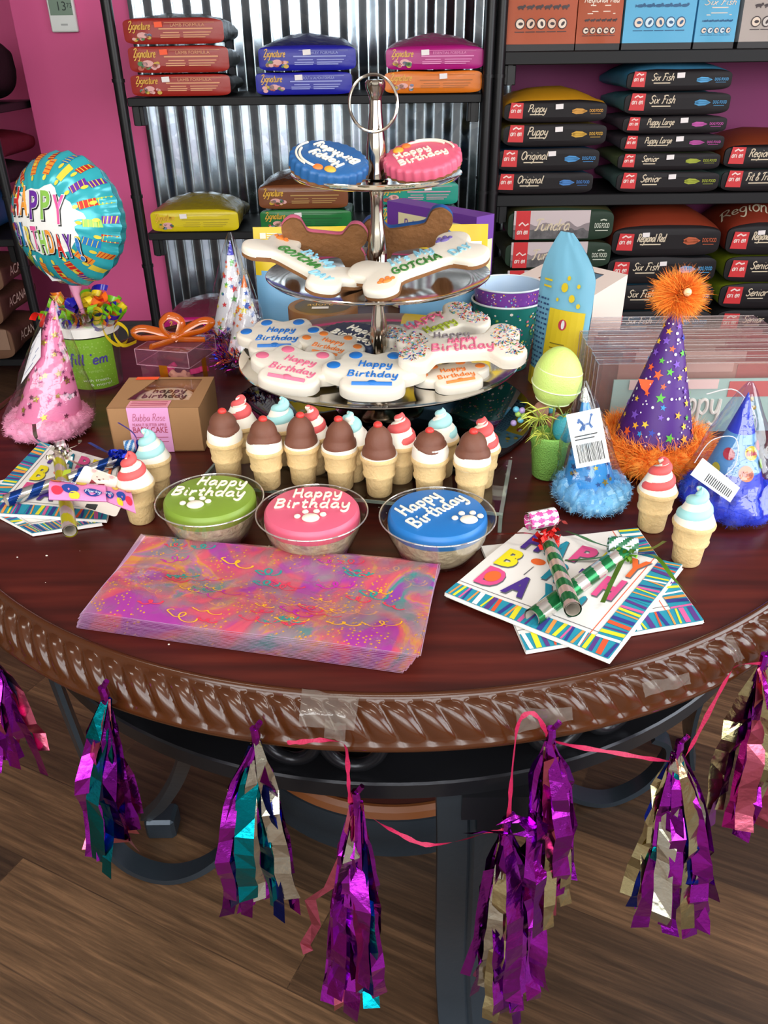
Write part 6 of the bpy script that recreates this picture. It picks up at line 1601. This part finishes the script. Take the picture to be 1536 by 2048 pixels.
for px, py, d, q, c in ((1131, 858, 1.04, .0185, '3fa8b8'), (1082, 822, 1.075, .0115, 'c08a70'), (1108, 842, 1.07, .011, 'b87a64'), (1103, 820, 1.075, .006, '4fb0c0')):
    e = ony(px, py, d) - pc; MB().ball(tuple(e), q, 0, 22, (1, 1, 1.18)).build('small_egg', M(c, .4, bump=.3, bscale=500), t)
m = MB()
for px, py, c in ((1032, 820, 0), (1044, 822, 1), (1036, 829, 2), (1047, 833, 2), (1041, 841, 0), (1027, 847, 1)): m.ball(tuple(ony(px, py, 1.05) - pc), .0046, c, 14)
m.build('berries', [M('5aa8c4', .35), M('a890c4', .35), M('9cc05a', .35)], t)
m = MB()
for px, py in ((1036, 829), (1041, 841), (1047, 833)): m.tube([ony(px, py, 1.052) - pc, ony(1062, 846, 1.055) - pc, (-.008, 0, .055)], .0006, 5)
m.build('berry_stem', M('8a9a3c', .6), t)
r = random.Random(12); m = MB()
for cl_, n in (((1078, 838), 26), ((1085, 868), 26), ((1098, 885), 18), ((1075, 820), 10), ((1128, 835), 10)):
    c = ony(*cl_, 1.035) - pc
    for k in range(n):
        a = r.uniform(0, 6.28); L = r.uniform(.012, .034); d = Vector((math.cos(a), r.uniform(-.8, .3), math.sin(a))).normalized(); s = d.orthogonal().normalized() * .0008; p1 = c + d * L * .55 + Vector((0, 0, .002)); p2 = c + d * L + Vector((0, 0, -.004))
        m.add([c - s, c + s, p1 + s, p1 - s, p2], [(0, 1, 2, 3), (3, 2, 4)], r.randrange(2))
o = m.build('paper_grass', [M('c4c84a', .6), M('8a9a3c', .6)], t, False); o['kind'] = 'stuff'
# ================================================================== paper napkins
NAPW = M('f0ece6', .75); NC = {k: M(c, .7) for k, c in dict(t='1f93ac', n='33388c', p='5a3484', o='ee9a4a', y='e8e02c', m='d8609c', r='e2562e', k='6a6a70', w='f2f2ee', T='1a8ea6', P='e0508c', Y='f2e21c', O='ee6a2c', V='4a2a8c', C='8aa8c4').items()}
NKEY = list(NC); NMATS = [NAPW] + [NC[k] for k in NKEY]
def nidx(k): return NKEY.index(k) + 1
def napkin(label, px4, z, bands, letters=True, seed=0, layers=3, sag=0):
    c = [onz(x, y, z) for x, y in px4]
    ctr = sum(c, Vector()) / 4
    t = thing('paper_napkin', label, 'napkin', (ctr.x, ctr.y, z), 0, 'party napkins on the table')
    c = [q - ctr for q in c]
    def fn0(u, v): return (c[0] * (1 - u) + c[1] * u) * (1 - v) + (c[3] * (1 - u) + c[2] * u) * v
    def top(u, v, h=0):
        p = fn0(u, v); p.z = .0042 + h + .0012 * noise.noise((u * 3 + seed, v * 3, 1)) + .0004; return p
    m = MB()
    for k in range(layers):
        o = Vector((rnd.uniform(-.0012, .0012), rnd.uniform(-.0015, .0015), 0)); zz = .0002 + .0014 * k
        m.grid(lambda u, v: (top(u, v) + o * (layers - 1 - k)) + Vector((0, 0, zz - .0042 if k < layers - 1 else 0)), 12, 12, 0)
    for a, b in (((0, 0), (1, 0)), ((1, 0), (1, 1)), ((1, 1), (0, 1)), ((0, 1), (0, 0))):
        for i in range(11):
            q = [a[0] + (b[0] - a[0]) * i / 11, a[1] + (b[1] - a[1]) * i / 11]; q2 = [a[0] + (b[0] - a[0]) * (i + 1) / 11, a[1] + (b[1] - a[1]) * (i + 1) / 11]
            p1, p2 = top(*q), top(*q2); m.poly([Vector((p1.x, p1.y, .0002)), Vector((p2.x, p2.y, .0002)), p2, p1])
    m.build('folded_sheet', NAPW, t, True, 40)
    m = MB(); r = random.Random(seed + 40)
    def sub(x0, y0, x1, y1, mi, h=.0005, n=3, slant=(0, 0)):
        horiz = (x1 - x0) > (y1 - y0)
        for i in range(n):
            if horiz: a, b = x0 + (x1 - x0) * i / n, x0 + (x1 - x0) * (i + 1) / n; m.poly([top(a, y0, h), top(b, y0, h), top(b, y1, h), top(a, y1, h)], mi)
            else: a, b = y0 + (y1 - y0) * i / n, y0 + (y1 - y0) * (i + 1) / n; m.poly([top(x0, a, h), top(x1, a, h), top(x1, b, h), top(x0, b, h)], mi)
    B = .135
    for side in bands:
        def mp(s, w):
            return {'b': (s, w), 't': (s, 1 - w), 'l': (w, s), 'r': (1 - w, s)}[side]
        N = 40
        for i in range(N):
            s0, s1 = i / N, (i + 1) / N
            m.poly([top(*mp(s0, .004), .0005), top(*mp(s1, .004), .0005), top(*mp(s1, B), .0005), top(*mp(s0, B), .0005)], nidx('t'))
        s = .14 if (side in 'lr' and 'b' in bands) else .02; pal = 'noymnowyprnoympt'; k = r.randrange(8)
        while s < .97:
            wd = r.choice((.012, .016, .022, .03)); ch = pal[k % len(pal)]; k += 1; dx = r.uniform(-.022, .022)
            cl = lambda v: min(max(v, .004), .996)
            m.poly([top(*mp(cl(s), .006), .0010), top(*mp(cl(s + wd), .006), .0010), top(*mp(cl(s + wd + dx), B - .002), .0010), top(*mp(cl(s + dx), B - .002), .0010)], nidx(ch)); s += wd + r.uniform(.012, .028)
        for q in (.165,):
            for i in range(20):
                s0, s1 = i / 20, (i + 1) / 20; m.poly([top(*mp(s0, q), .0005), top(*mp(s1, q), .0005), top(*mp(s1, q + .005), .0005), top(*mp(s0, q + .005), .0005)], nidx('r' if side in 'r' else 'k'))
    if letters:
        x0 = .20 if 'l' in bands else .05; x1 = .97 if 'l' in bands else .82
        rows = [('HAPPY', .74, .20, 'VTPYO', .04, .04), ('BIRTH', .47, .21, 'YOTVP', .0, 0), ('DAY!', .22, .20, 'PVTT', .0, 0)]
        for w, y, h, cs, dx, _ in rows:
            n = len(w); st_ = (x1 - x0) / 5.0 * (1.0 if n == 5 else 1.15)
            for i, ch in enumerate(w):
                x = x0 + st_ * (i + .5) + dx
                if ch == 'I':
                    m.poly([top(p[0], p[1], .0007) for p in disc(x, y + h * .72, .045, 14, 1, .85)], nidx('O')); m.poly([top(x - .006, y - .03, .0006), top(x + .002, y - .03, .0006), top(x + .006, y + h * .4, .0006), top(x, y + h * .4, .0006)], nidx('k')); continue
                put_block(m, ch, x + .008, y - .008, h, lambda u, v: top(u, v, .0006), nidx('k'), width=st_ * (.78 if ch != '!' else .2), off=.055, align='c')
                put_block(m, ch, x, y, h, lambda u, v: top(u, v, .0011), nidx(cs[i]), width=st_ * (.78 if ch != '!' else .2), off=.045, align='c')
                if ch == 'D': m.poly([top(p[0], p[1], .0016) for p in disc(x, y + h * .5, .05, 14, .9, 1.3)], nidx('O'))
    m.build('printed_design', NMATS, t, False)
    return t
napkin('striped-edge napkin at the bottom of the right pair, turned further clockwise', [(1052, 1309), (1406, 1248), (1275, 1062), (962, 1098)], TZ + .0012, 'br', False, 1)
napkin('lettered birthday napkin on top of the right pair under two blowers', [(889, 1192), (1216, 1326), (1364, 1136), (1046, 1060)], TZ + .0066, 'br', True, 2)
napkin('striped-edge napkin at the bottom of the left pair', [(66, 1073), (205, 1052), (110, 945), (-100, 985)], TZ + .0012, 'bl', False, 3)
napkin('lettered birthday napkin on top of the left pair under the bow tie', [(-52, 1030), (214, 1046), (238, 930), (82, 889)], TZ + .0066, 'bl', True, 4)

# ================================================================== party blowers
def blower(label, A, B, ca, cb, tubec, curlc, bowc, r0=.0085, rc=.0125, trails=(), group='striped party blowers', seed=1, coil='diamond'):
    A, B = Vector(A), Vector(B); t = thing('party_blower', label, 'party blower', A, 0, group)
    d = (B - A); L = d.length; dn = d.normalized(); s = dn.orthogonal().normalized(); w = dn.cross(s)
    MB().grid(lambda u, v: dn * (L * v) + (s * math.cos(6.28318 * u) + w * math.sin(6.28318 * u)) * (r0 * (1 + .08 * (1 - v))), 28, 90, cu=True, mfn=lambda u, v: 0 if (v * 5.2 + .3 * math.sin(6.28 * u)) % 1.0 < .52 else 1).grid(lambda u, v: dn * (L * .35 * v) + (s * math.cos(6.28318 * u) + w * math.sin(6.28318 * u)) * (r0 * .9), 28, 4, 2, cu=True).build('tube', [tubec[0], tubec[1], M('b4aa9c', .7)], t, True, 60)
    C0, C1 = Vector(ca) - A, Vector(cb) - A; ax = (C1 - C0); W_ = ax.length; an = ax.normalized(); s2 = an.orthogonal().normalized(); w2 = an.cross(s2); turns = 3.2
    def cf(u, v):
        rr = rc * (1 - .62 * u); a = 6.28318 * turns * u; return C0 + an * (W_ * v) + (s2 * math.cos(a) + w2 * math.sin(a)) * rr
    if coil == 'diamond': mf = lambda u, v: (0 if ((u * 13 + v * 1.5) % 1 < .5) ^ ((u * 13 - v * 1.5) % 1 < .5) else (1 if int(u * 26) % 4 else 2))
    else: mf = lambda u, v: 0 if (u * 12 + v * 2) % 1 < .55 else 1
    MB().grid(cf, 150, 14, mfn=mf).build('paper_coil', curlc, t, True, 60)
    rr = random.Random(seed); m = MB()
    for k in range(46):
        q = Vector((rr.gauss(0, 1), rr.gauss(0, 1), abs(rr.gauss(0, .8)))).normalized(); p = d + q * rr.uniform(.001, .010); dd = Vector((rr.gauss(0, 1), rr.gauss(0, 1), rr.gauss(.2, .7))).normalized(); L2 = rr.uniform(.007, .018); sd = dd.orthogonal().normalized() * rr.uniform(.0018, .0034)
        bend = q * L2 * .5; v = []
        for j in range(4):
            x = j / 3; c = p + dd * L2 * x + bend * x * (1 - x) * 2 ; v += [c - sd, c + sd]
        m.add(v, [(2 * j, 2 * j + 1, 2 * j + 3, 2 * j + 2) for j in range(3)])
    m.build('foil_bow', bowc, t, False)
    for pts in trails:
        P = smooth_line([Vector(q) - A for q in pts], 6); v = []
        for i, p in enumerate(P):
            tg = (P[min(i + 1, len(P) - 1)] - P[max(i - 1, 0)]).normalized(); sd = tg.cross(Vector((.2 * math.sin(i * .5), .3, 1))).normalized() * .0028; v += [p - sd, p + sd]
        MB().add(v, [(2 * i, 2 * i + 1, 2 * i + 3, 2 * i + 2) for i in range(len(P) - 1)]).build('foil_trail', bowc, t, True, 60)
GF, PKS = M('1c7a44', .25, .6), M('cfb4ac', .3, .5); RF = M('c8201c', .2, .8); GFB = M('5a8a1e', .3, .6); BF = M('1a2fb4', .22, .7)
z = TZ + .022
blower('green and pinkish-silver striped blower with a red bow and argyle coil', onz(1146, 1219, TZ + .036), onz(1097, 1085, TZ + .022), onz(1056, 1044, z + .010), onz(1109, 1033, z + .010), (GF, PKS), [M('f0f0f0', .4), M('d8509c', .4), M('b4b0b4', .4)], RF, .0088, .0125,
       [[onz(1085, 1072, z), onz(1050, 1066, TZ + .03), onz(1010, 1068, TZ + .02), onz(985, 1068, TZ + .018)], [onz(1100, 1068, z), onz(1120, 1040, z + .02), onz(1132, 1048, z + .01)]], 'party blowers on the right napkins', 2)
z2 = TZ + .0195
blower('green and silver striped blower with a green bow lying under the other', onz(1064, 1236, z2 - .002), onz(1244, 1106, z2), onz(1216, 1090, z2 + .006), onz(1274, 1094, z2 + .006), (GF, M('d8d4cc', .25, .7)), [M('d8e4ec', .4), M('1c6a44', .4), M('d8e4ec', .4)], GFB, .0098, .0115,
       [[onz(1250, 1110, z2), onz(1230, 1150, z2 + .004), onz(1205, 1205, z2 + .002)], [onz(1262, 1108, z2), onz(1310, 1112, z2 + .02), onz(1350, 1160, z2 + .01), onz(1392, 1204, TZ + .008)], [onz(1240, 1100, z2), onz(1190, 1085, z2 + .004), onz(1160, 1072, z2), onz(1132, 1062, TZ + .012)], [onz(1250, 1105, z2), onz(1300, 1098, z2), onz(1330, 1082, TZ + .01)], [onz(1240, 1108, z2), onz(1180, 1118, z2 - .004), onz(1130, 1120, z2 - .008)]], 'party blowers on the right napkins', 3, 'stripe')
SIL = M('d8d8d6', .2, .85); BLF = M('123f8c', .25, .6)
z = TZ + .020
blower('blue and silver striped blower with a blue bow on the left napkins', onz(12, 1002, z), onz(236, 920, z), onz(249, 896, z + .008), onz(270, 893, z + .008), (BLF, SIL), [M('3a7ab8', .35), M('d0dce6', .35), M('d0dce6', .35)], BF, .0088, .0115,
       [[onz(245, 918, z), onz(200, 898, z + .02), onz(160, 908, z + .008)], [onz(250, 918, z), onz(276, 900, z + .03), onz(268, 868, z + .055), onz(236, 845, z + .07)], [onz(240, 918, z), onz(215, 905, z + .012), onz(178, 885, z + .012)], [onz(255, 922, z), onz(280, 915, z + .006), onz(300, 900, z + .01)]], 'party blowers on the left napkins', 4, 'stripe')
blower('yellow and pearl striped blower with a silver bow on the left napkins', onz(140, 1062, TZ + .033), onz(118, 915, TZ + .037), onz(112, 897, z + .012), onz(130, 892, z + .012), (M('c8c01e', .3, .4), M('cdb8b4', .3, .5)), [M('d8d0d2', .3, .6), M('c8a4ac', .3, .6), M('c8a4ac', .3, .6)], FOIL['s'], .0086, .0105,
       [[onz(115, 905, z), onz(80, 890, z + .03), onz(44, 870, z + .05)], [onz(118, 905, z), onz(76, 880, z + .05), onz(68, 848, z + .06)], [onz(122, 910, z), onz(150, 925, z + .004), onz(176, 938, z)], [onz(120, 903, z), onz(155, 890, z + .015), onz(160, 880, z + .02)]], 'party blowers on the left napkins', 5, 'stripe')

# ================================================================== pet bow tie on a card
cq = [onz(128, 1004, TZ + .034), onz(232, 1034, TZ + .018), onz(266, 966, TZ + .064), onz(170, 930, TZ + .080)]
c0 = sum(cq, Vector()) / 4
t = thing('pet_bow_tie', 'pink balloon-print pet bow tie mounted on a cream bear card', 'bow tie', c0)
g = bil([q - c0 for q in cq])
m = MB(); rc_ = []
for cx, cy, a0 in ((.94, .06, -90), (.94, .94, 0), (.06, .94, 90), (.06, .06, 180)):
    for k in range(5): a = R_(a0 + 22.5 * k); rc_.append((cx + .06 * math.cos(a), cy + .06 * math.sin(a)))
m.poly([g(x, y, .0004) for x, y in rc_], 0).poly([g(x, y, -.0006) for x, y in rc_[::-1]], 0)
m.build('card', M('ece0d0', .6), t, False)
m = MB(); gg = lambda h: (lambda u, v: g(u, v, h))
for x, y, q, mi, h in ((.22, .96, .075, 1, .0008), (.58, .96, .07, 1, .0008), (.22, .955, .045, 2, .0012), (.58, .955, .042, 2, .0012), (.40, .82, .17, 1, .001)): m.poly([g(p[0], min(p[1], .985), h) for p in disc(x, y, q, 18, 1, 1.0)], mi)
for x in (.33, .46): m.poly([g(p[0], p[1], .0016) for p in disc(x, .84, .012, 8, 1.5, .8)], 3)
m.poly([g(p[0], p[1], .0016) for p in disc(.395, .79, .022, 10, 1.3, .8)], 3)
m.poly([g(.26, .74, .0018), (g(.39, .68, .0018)), g(.26, .62, .0018)], 4).poly([g(.53, .74, .0018), g(.40, .68, .0018), g(.53, .62, .0018)], 4)
m.rect(.78, .84, 1.0, .985, gg(.0014), 5); put_block(m, '1 5', .82, .88, .06, gg(.0018), 3, width=.12)
m.build('printed_bear', [M('ece0d0', .6), M('e6c4b4', .6), M('d8a09c', .6), M('5a3a34', .6), M('8c2430', .5), STKO], t, False)
m = MB().rect(.40, .02, .60, .22, gg(.001)).build('clip', M('1c1a1a', .5), t, False)
BT = M('e68ac0', .6, bump=.1, bscale=300)
kn = onz(196, 983, TZ + .050) - c0
def lobe(px4, zz):
    q = [onz(x, y, zz) - c0 for x, y in px4]
    def f(u, v, h=0):
        p = (q[0] * (1 - u) + q[1] * u) * (1 - v) + (q[3] * (1 - u) + q[2] * u) * v
        p.z += .011 * math.sin(math.pi * v) * (.35 + .65 * u) + .002 * math.sin(9 * v) * (1 - u) + h; return p
    return f
l1 = lobe([(213, 1003), (98, 999), (106, 962), (212, 972)], TZ + .060); l2 = lobe([(206, 1000), (272, 1026), (262, 985), (206, 972)], TZ + .056)
BTC = [BT, M('2448a0', .5), M('e8c42c', .5), M('d8304a', .5), M('ee8a3a', .5), M('cfe0f4', .5)]
for nm, f in (('bow_loop', l1), ('bow_loop', l2)):
    m = MB().grid(f, 16, 12, 0).grid(lambda u, v: f(u, v) - Vector((0, 0, .012 * math.sin(math.pi * v) + .001)), 16, 12, 0)
    r = random.Random(3 if f is l1 else 5)
    for x, y, q, mi in ((.22, .32, .2, 1), (.62, .38, .19, 1), (.45, .80, .14, 2), (.85, .25, .13, 3), (.9, .75, .14, 4), (.55, .12, .12, 2)): m.poly([f(p[0], min(max(p[1], .02), .98), .0012) for p in disc(x, y, q, 14, .8, 1.1)], mi)
    for x_ in ((.08, .52) if f is l1 else (.06,)): put_script(m, 'Party', x_, .24 if x_ < .3 else .66, .16, lambda u, v: f(2 * x_ + .28 - u, v, .002), .02, 5, .1, width=.28)
    m.build(nm, BTC, t, True, 60)
MB().poly([onz(124, 952, TZ + .068) - c0, onz(142, 945, TZ + .068) - c0, onz(141, 938, TZ + .068) - c0, onz(128, 940, TZ + .068) - c0]).build('price_sticker', M('b8d03a', .5), t, False)

# ================================================================== pile of printed cellophane bags
def cello(alpha, edge=False):
    m = bpy.data.materials.new('printed_cellophane'); m.use_nodes = True; nt = m.node_tree; N = nt.nodes; L = nt.links
    N.remove(N['Principled BSDF']); out = N['Material Output']
    t = N.new('ShaderNodeTexCoord'); mp = N.new('ShaderNodeMapping'); L.new(t.outputs['Object'], mp.inputs[0])
    def nz(sc, det, dist, off):
        a = N.new('ShaderNodeVectorMath'); a.operation = 'ADD'; a.inputs[1].default_value = (off, off * .7, 0); L.new(mp.outputs[0], a.inputs[0])
        n = N.new('ShaderNodeTexNoise'); n.inputs['Scale'].default_value = sc; n.inputs['Detail'].default_value = det; n.inputs['Distortion'].default_value = dist; L.new(a.outputs[0], n.inputs['Vector']); return n
    n1 = nz(10, 4, 1.2, 0); n2 = nz(16, 3, 1.5, 5.3)
    r = ramp(nt, [(.20, 'b828b4'), (.42, 'c83cb8'), (.465, 'f2587c'), (.545, 'f8707c'), (.57, 'f8b43a'), (.59, 'ee78b0'), (.635, '2ab0a4'), (.66, '48b0a8'), (.70, 'b044c4')]); L.new(n1.outputs['Fac'], r.inputs[0])
    ar = ramp(nt, [(.36, '202020'), (.47, '9c9c9c'), (.60, 'f0f0f0')]); L.new(n2.outputs['Fac'], ar.inputs[0])
    v = N.new('ShaderNodeTexVoronoi'); v.inputs['Scale'].default_value = 190; L.new(mp.outputs[0], v.inputs['Vector'])
    ms = N.new('ShaderNodeTexNoise'); ms.inputs['Scale'].default_value = 14; L.new(mp.outputs[0], ms.inputs['Vector'])
    lt = N.new('ShaderNodeMath'); lt.operation = 'LESS_THAN'; lt.inputs[1].default_value = .24; L.new(v.outputs['Distance'], lt.inputs[0])
    gt = N.new('ShaderNodeMath'); gt.operation = 'GREATER_THAN'; gt.inputs[1].default_value = .5; L.new(ms.outputs['Fac'], gt.inputs[0])
    dm = N.new('ShaderNodeMath'); dm.operation = 'MULTIPLY'; L.new(lt.outputs[0], dm.inputs[0]); L.new(gt.outputs[0], dm.inputs[1])
    cm = N.new('ShaderNodeMixRGB'); L.new(dm.outputs[0], cm.inputs[0]); L.new(r.outputs[0], cm.inputs[1]); cm.inputs[2].default_value = lin('f2b02a') + (1,)
    am = N.new('ShaderNodeMath'); am.operation = 'MAXIMUM'; L.new(ar.outputs[0], am.inputs[0]); L.new(dm.outputs[0], am.inputs[1])
    a2 = N.new('ShaderNodeMath'); a2.operation = 'MULTIPLY'; a2.inputs[1].default_value = alpha; L.new(am.outputs[0], a2.inputs[0])
    df = N.new('ShaderNodeBsdfDiffuse'); L.new(cm.outputs[0], df.inputs[0])
    tl = N.new('ShaderNodeBsdfTranslucent'); L.new(cm.outputs[0], tl.inputs[0]); dx = N.new('ShaderNodeMixShader'); dx.inputs[0].default_value = .3; L.new(df.outputs[0], dx.inputs[1]); L.new(tl.outputs[0], dx.inputs[2])
    tr = N.new('ShaderNodeBsdfTransparent'); tr.inputs[0].default_value = (.97, .96, .97, 1)
    hz = N.new('ShaderNodeBsdfDiffuse'); hz.inputs[0].default_value = lin('f0dce6') + (1,); h2 = N.new('ShaderNodeMixShader'); h2.inputs[0].default_value = .10; L.new(tr.outputs[0], h2.inputs[1]); L.new(hz.outputs[0], h2.inputs[2])
    m1 = N.new('ShaderNodeMixShader'); L.new(a2.outputs[0], m1.inputs[0]); L.new(h2.outputs[0], m1.inputs[1]); L.new(dx.outputs[0], m1.inputs[2])
    gl = N.new('ShaderNodeBsdfGlossy'); gl.inputs['Roughness'].default_value = .07
    lw = N.new('ShaderNodeLayerWeight'); lw.inputs[0].default_value = .5; pw = N.new('ShaderNodeMath'); pw.operation = 'POWER'; pw.inputs[1].default_value = 3; L.new(lw.outputs['Facing'], pw.inputs[0])
    ma = N.new('ShaderNodeMath'); ma.operation = 'MULTIPLY_ADD'; ma.inputs[1].default_value = .5; ma.inputs[2].default_value = .025; L.new(pw.outputs[0], ma.inputs[0])
    bn = nz(16, 4, .5, 2.2); bp = N.new('ShaderNodeBump'); bp.inputs['Strength'].default_value = .3; bp.inputs['Distance'].default_value = .01; L.new(bn.outputs['Fac'], bp.inputs['Height']); L.new(bp.outputs[0], gl.inputs['Normal'])
    m2 = N.new('ShaderNodeMixShader'); L.new(ma.outputs[0], m2.inputs[0]); L.new(m1.outputs[0], m2.inputs[1]); L.new(gl.outputs[0], m2.inputs[2]); L.new(m2.outputs[0], out.inputs[0])
    return m
CEL = cello(.45); CELT = cello(.82); CEDGE = M('e4d4e4', .35, var=0); CEDGE = film('f4e8f4', .30, .4, .1, haze=.62, hazecol='ecc4ee')
NB = 15
SQC = [M('efb024', .4), M('2a8f8a', .4), M('b8289c', .4), M('d83a54', .4)]
for k in range(NB):
    s = k / (NB - 1); z = TZ + .0012 + .0019 * k
    q0 = (150 + 12 * s + rnd.uniform(-3, 3), 1256 - 30 * s); q1 = (806 + 34 * s + rnd.uniform(-2, 2), 1347 - 36 * s); q2 = (884 - 4 * s + rnd.uniform(-3, 3), 1124 + 4 * s); q3 = (282 + 8 * s, 1068 + 5 * s)
    c = [onz(*p, z) for p in (q0, q1, q2, q3)]; ct = sum(c, Vector()) / 4; c = [p - ct for p in c]
    def f(u, v, h=0):
        p = (c[0] * (1 - u) + c[1] * u) * (1 - v) + (c[3] * (1 - u) + c[2] * u) * v
        env = s * min(1, 6 * u * (1 - u) + .3)
        p.z += h + env * (.0065 * math.sin(2.2 * u + 5.2 * v + .4) * math.sin(3.1 * v) + .003 * noise.noise((u * 4, v * 3, .3)) * v) + .0008 * math.sin(9 * u + k) * (1 - v) * s
        return p
    lab = 'printed cellophane treat bag on top of the flat pile' if k == NB - 1 else ('printed cellophane treat bag at the bottom of the flat pile' if k == 0 else 'printed cellophane treat bag inside the flat pile, only its edges showing')
    o = MB().grid(f, 44, 20).build('cellophane_bag', CELT if k == NB - 1 else CEL, None, True, 80); o.location = ct
    tag(o, lab, 'treat bag', 'pile of printed cellophane bags')
    m = MB()
    m.grid(lambda u, v: f(u, .004 * v, .0003), 40, 2).grid(lambda u, v: f(1 - .002 * v, u, .0003), 14, 2).grid(lambda u, v: f(.0025 * v, u, .0003), 14, 2)
    m.build('edge_glint', CEDGE, o, False)  # pale strips paint the light caught along the film's edges
    if k in (NB - 1, NB - 3):
        r = random.Random(31 + k); m = MB()
        for i in range(46):
            x, y, a = r.uniform(.06, .92), r.uniform(.08, .92), r.uniform(-.6, .6); pts = []; Lq = r.uniform(.05, .12); lp = r.uniform(.012, .034)
            for j in range(15): pts.append((x + Lq * j / 14 * math.cos(a) + lp * .55 * math.cos(j * .95), y + Lq * 1.6 * j / 14 * math.sin(a) + lp * (.4 + .6 * (j > 4)) * math.sin(j * .95)))
            pts = [(min(max(p.x, .01), .99), min(max(p.y, .01), .99)) for p in smooth_line([(p[0], p[1], 0) for p in pts], 3)]
            m.stroke(pts, r.choice((.005, .0075)), lambda u, v: f(u, v, .0005), r.choice((0, 0, 1, 2, 3)))
        m.build('printed_streamers', SQC, o, False)

# crumbs on the table top
m = MB(); r = random.Random(77)
for i in range(90):
    a, q = r.uniform(-math.pi, 0), .68 * r.random() ** .5; x, y = TC.x + q * math.cos(a), TC.y + q * math.sin(a)
    s = r.uniform(.0005, .0013); m.ball((x, y, TZ + s * .9), s, 0, 6, (r.uniform(.8, 1.6), 1, .7))
o = m.build('crumbs', M('e8e0d4', .7)); tag(o, 'tiny pale icing crumbs scattered over the dark table top', 'crumbs'); o['kind'] = 'stuff'

# settle everything that stands on the table top a hair above it
bpy.context.view_layer.update()
for o in list(COL.objects):
    if o.parent or not o.get('label') or o.get('category') in ('table', 'tassel', 'ribbon', 'tape'): continue
    ms = [c for c in [o] + list(o.children_recursive) if c.type == 'MESH']
    lo = min((c.matrix_world @ Vector(b)).z for c in ms for b in c.bound_box)
    if TZ - .006 < lo < TZ + .0008: o.location.z += TZ + .0008 - lo
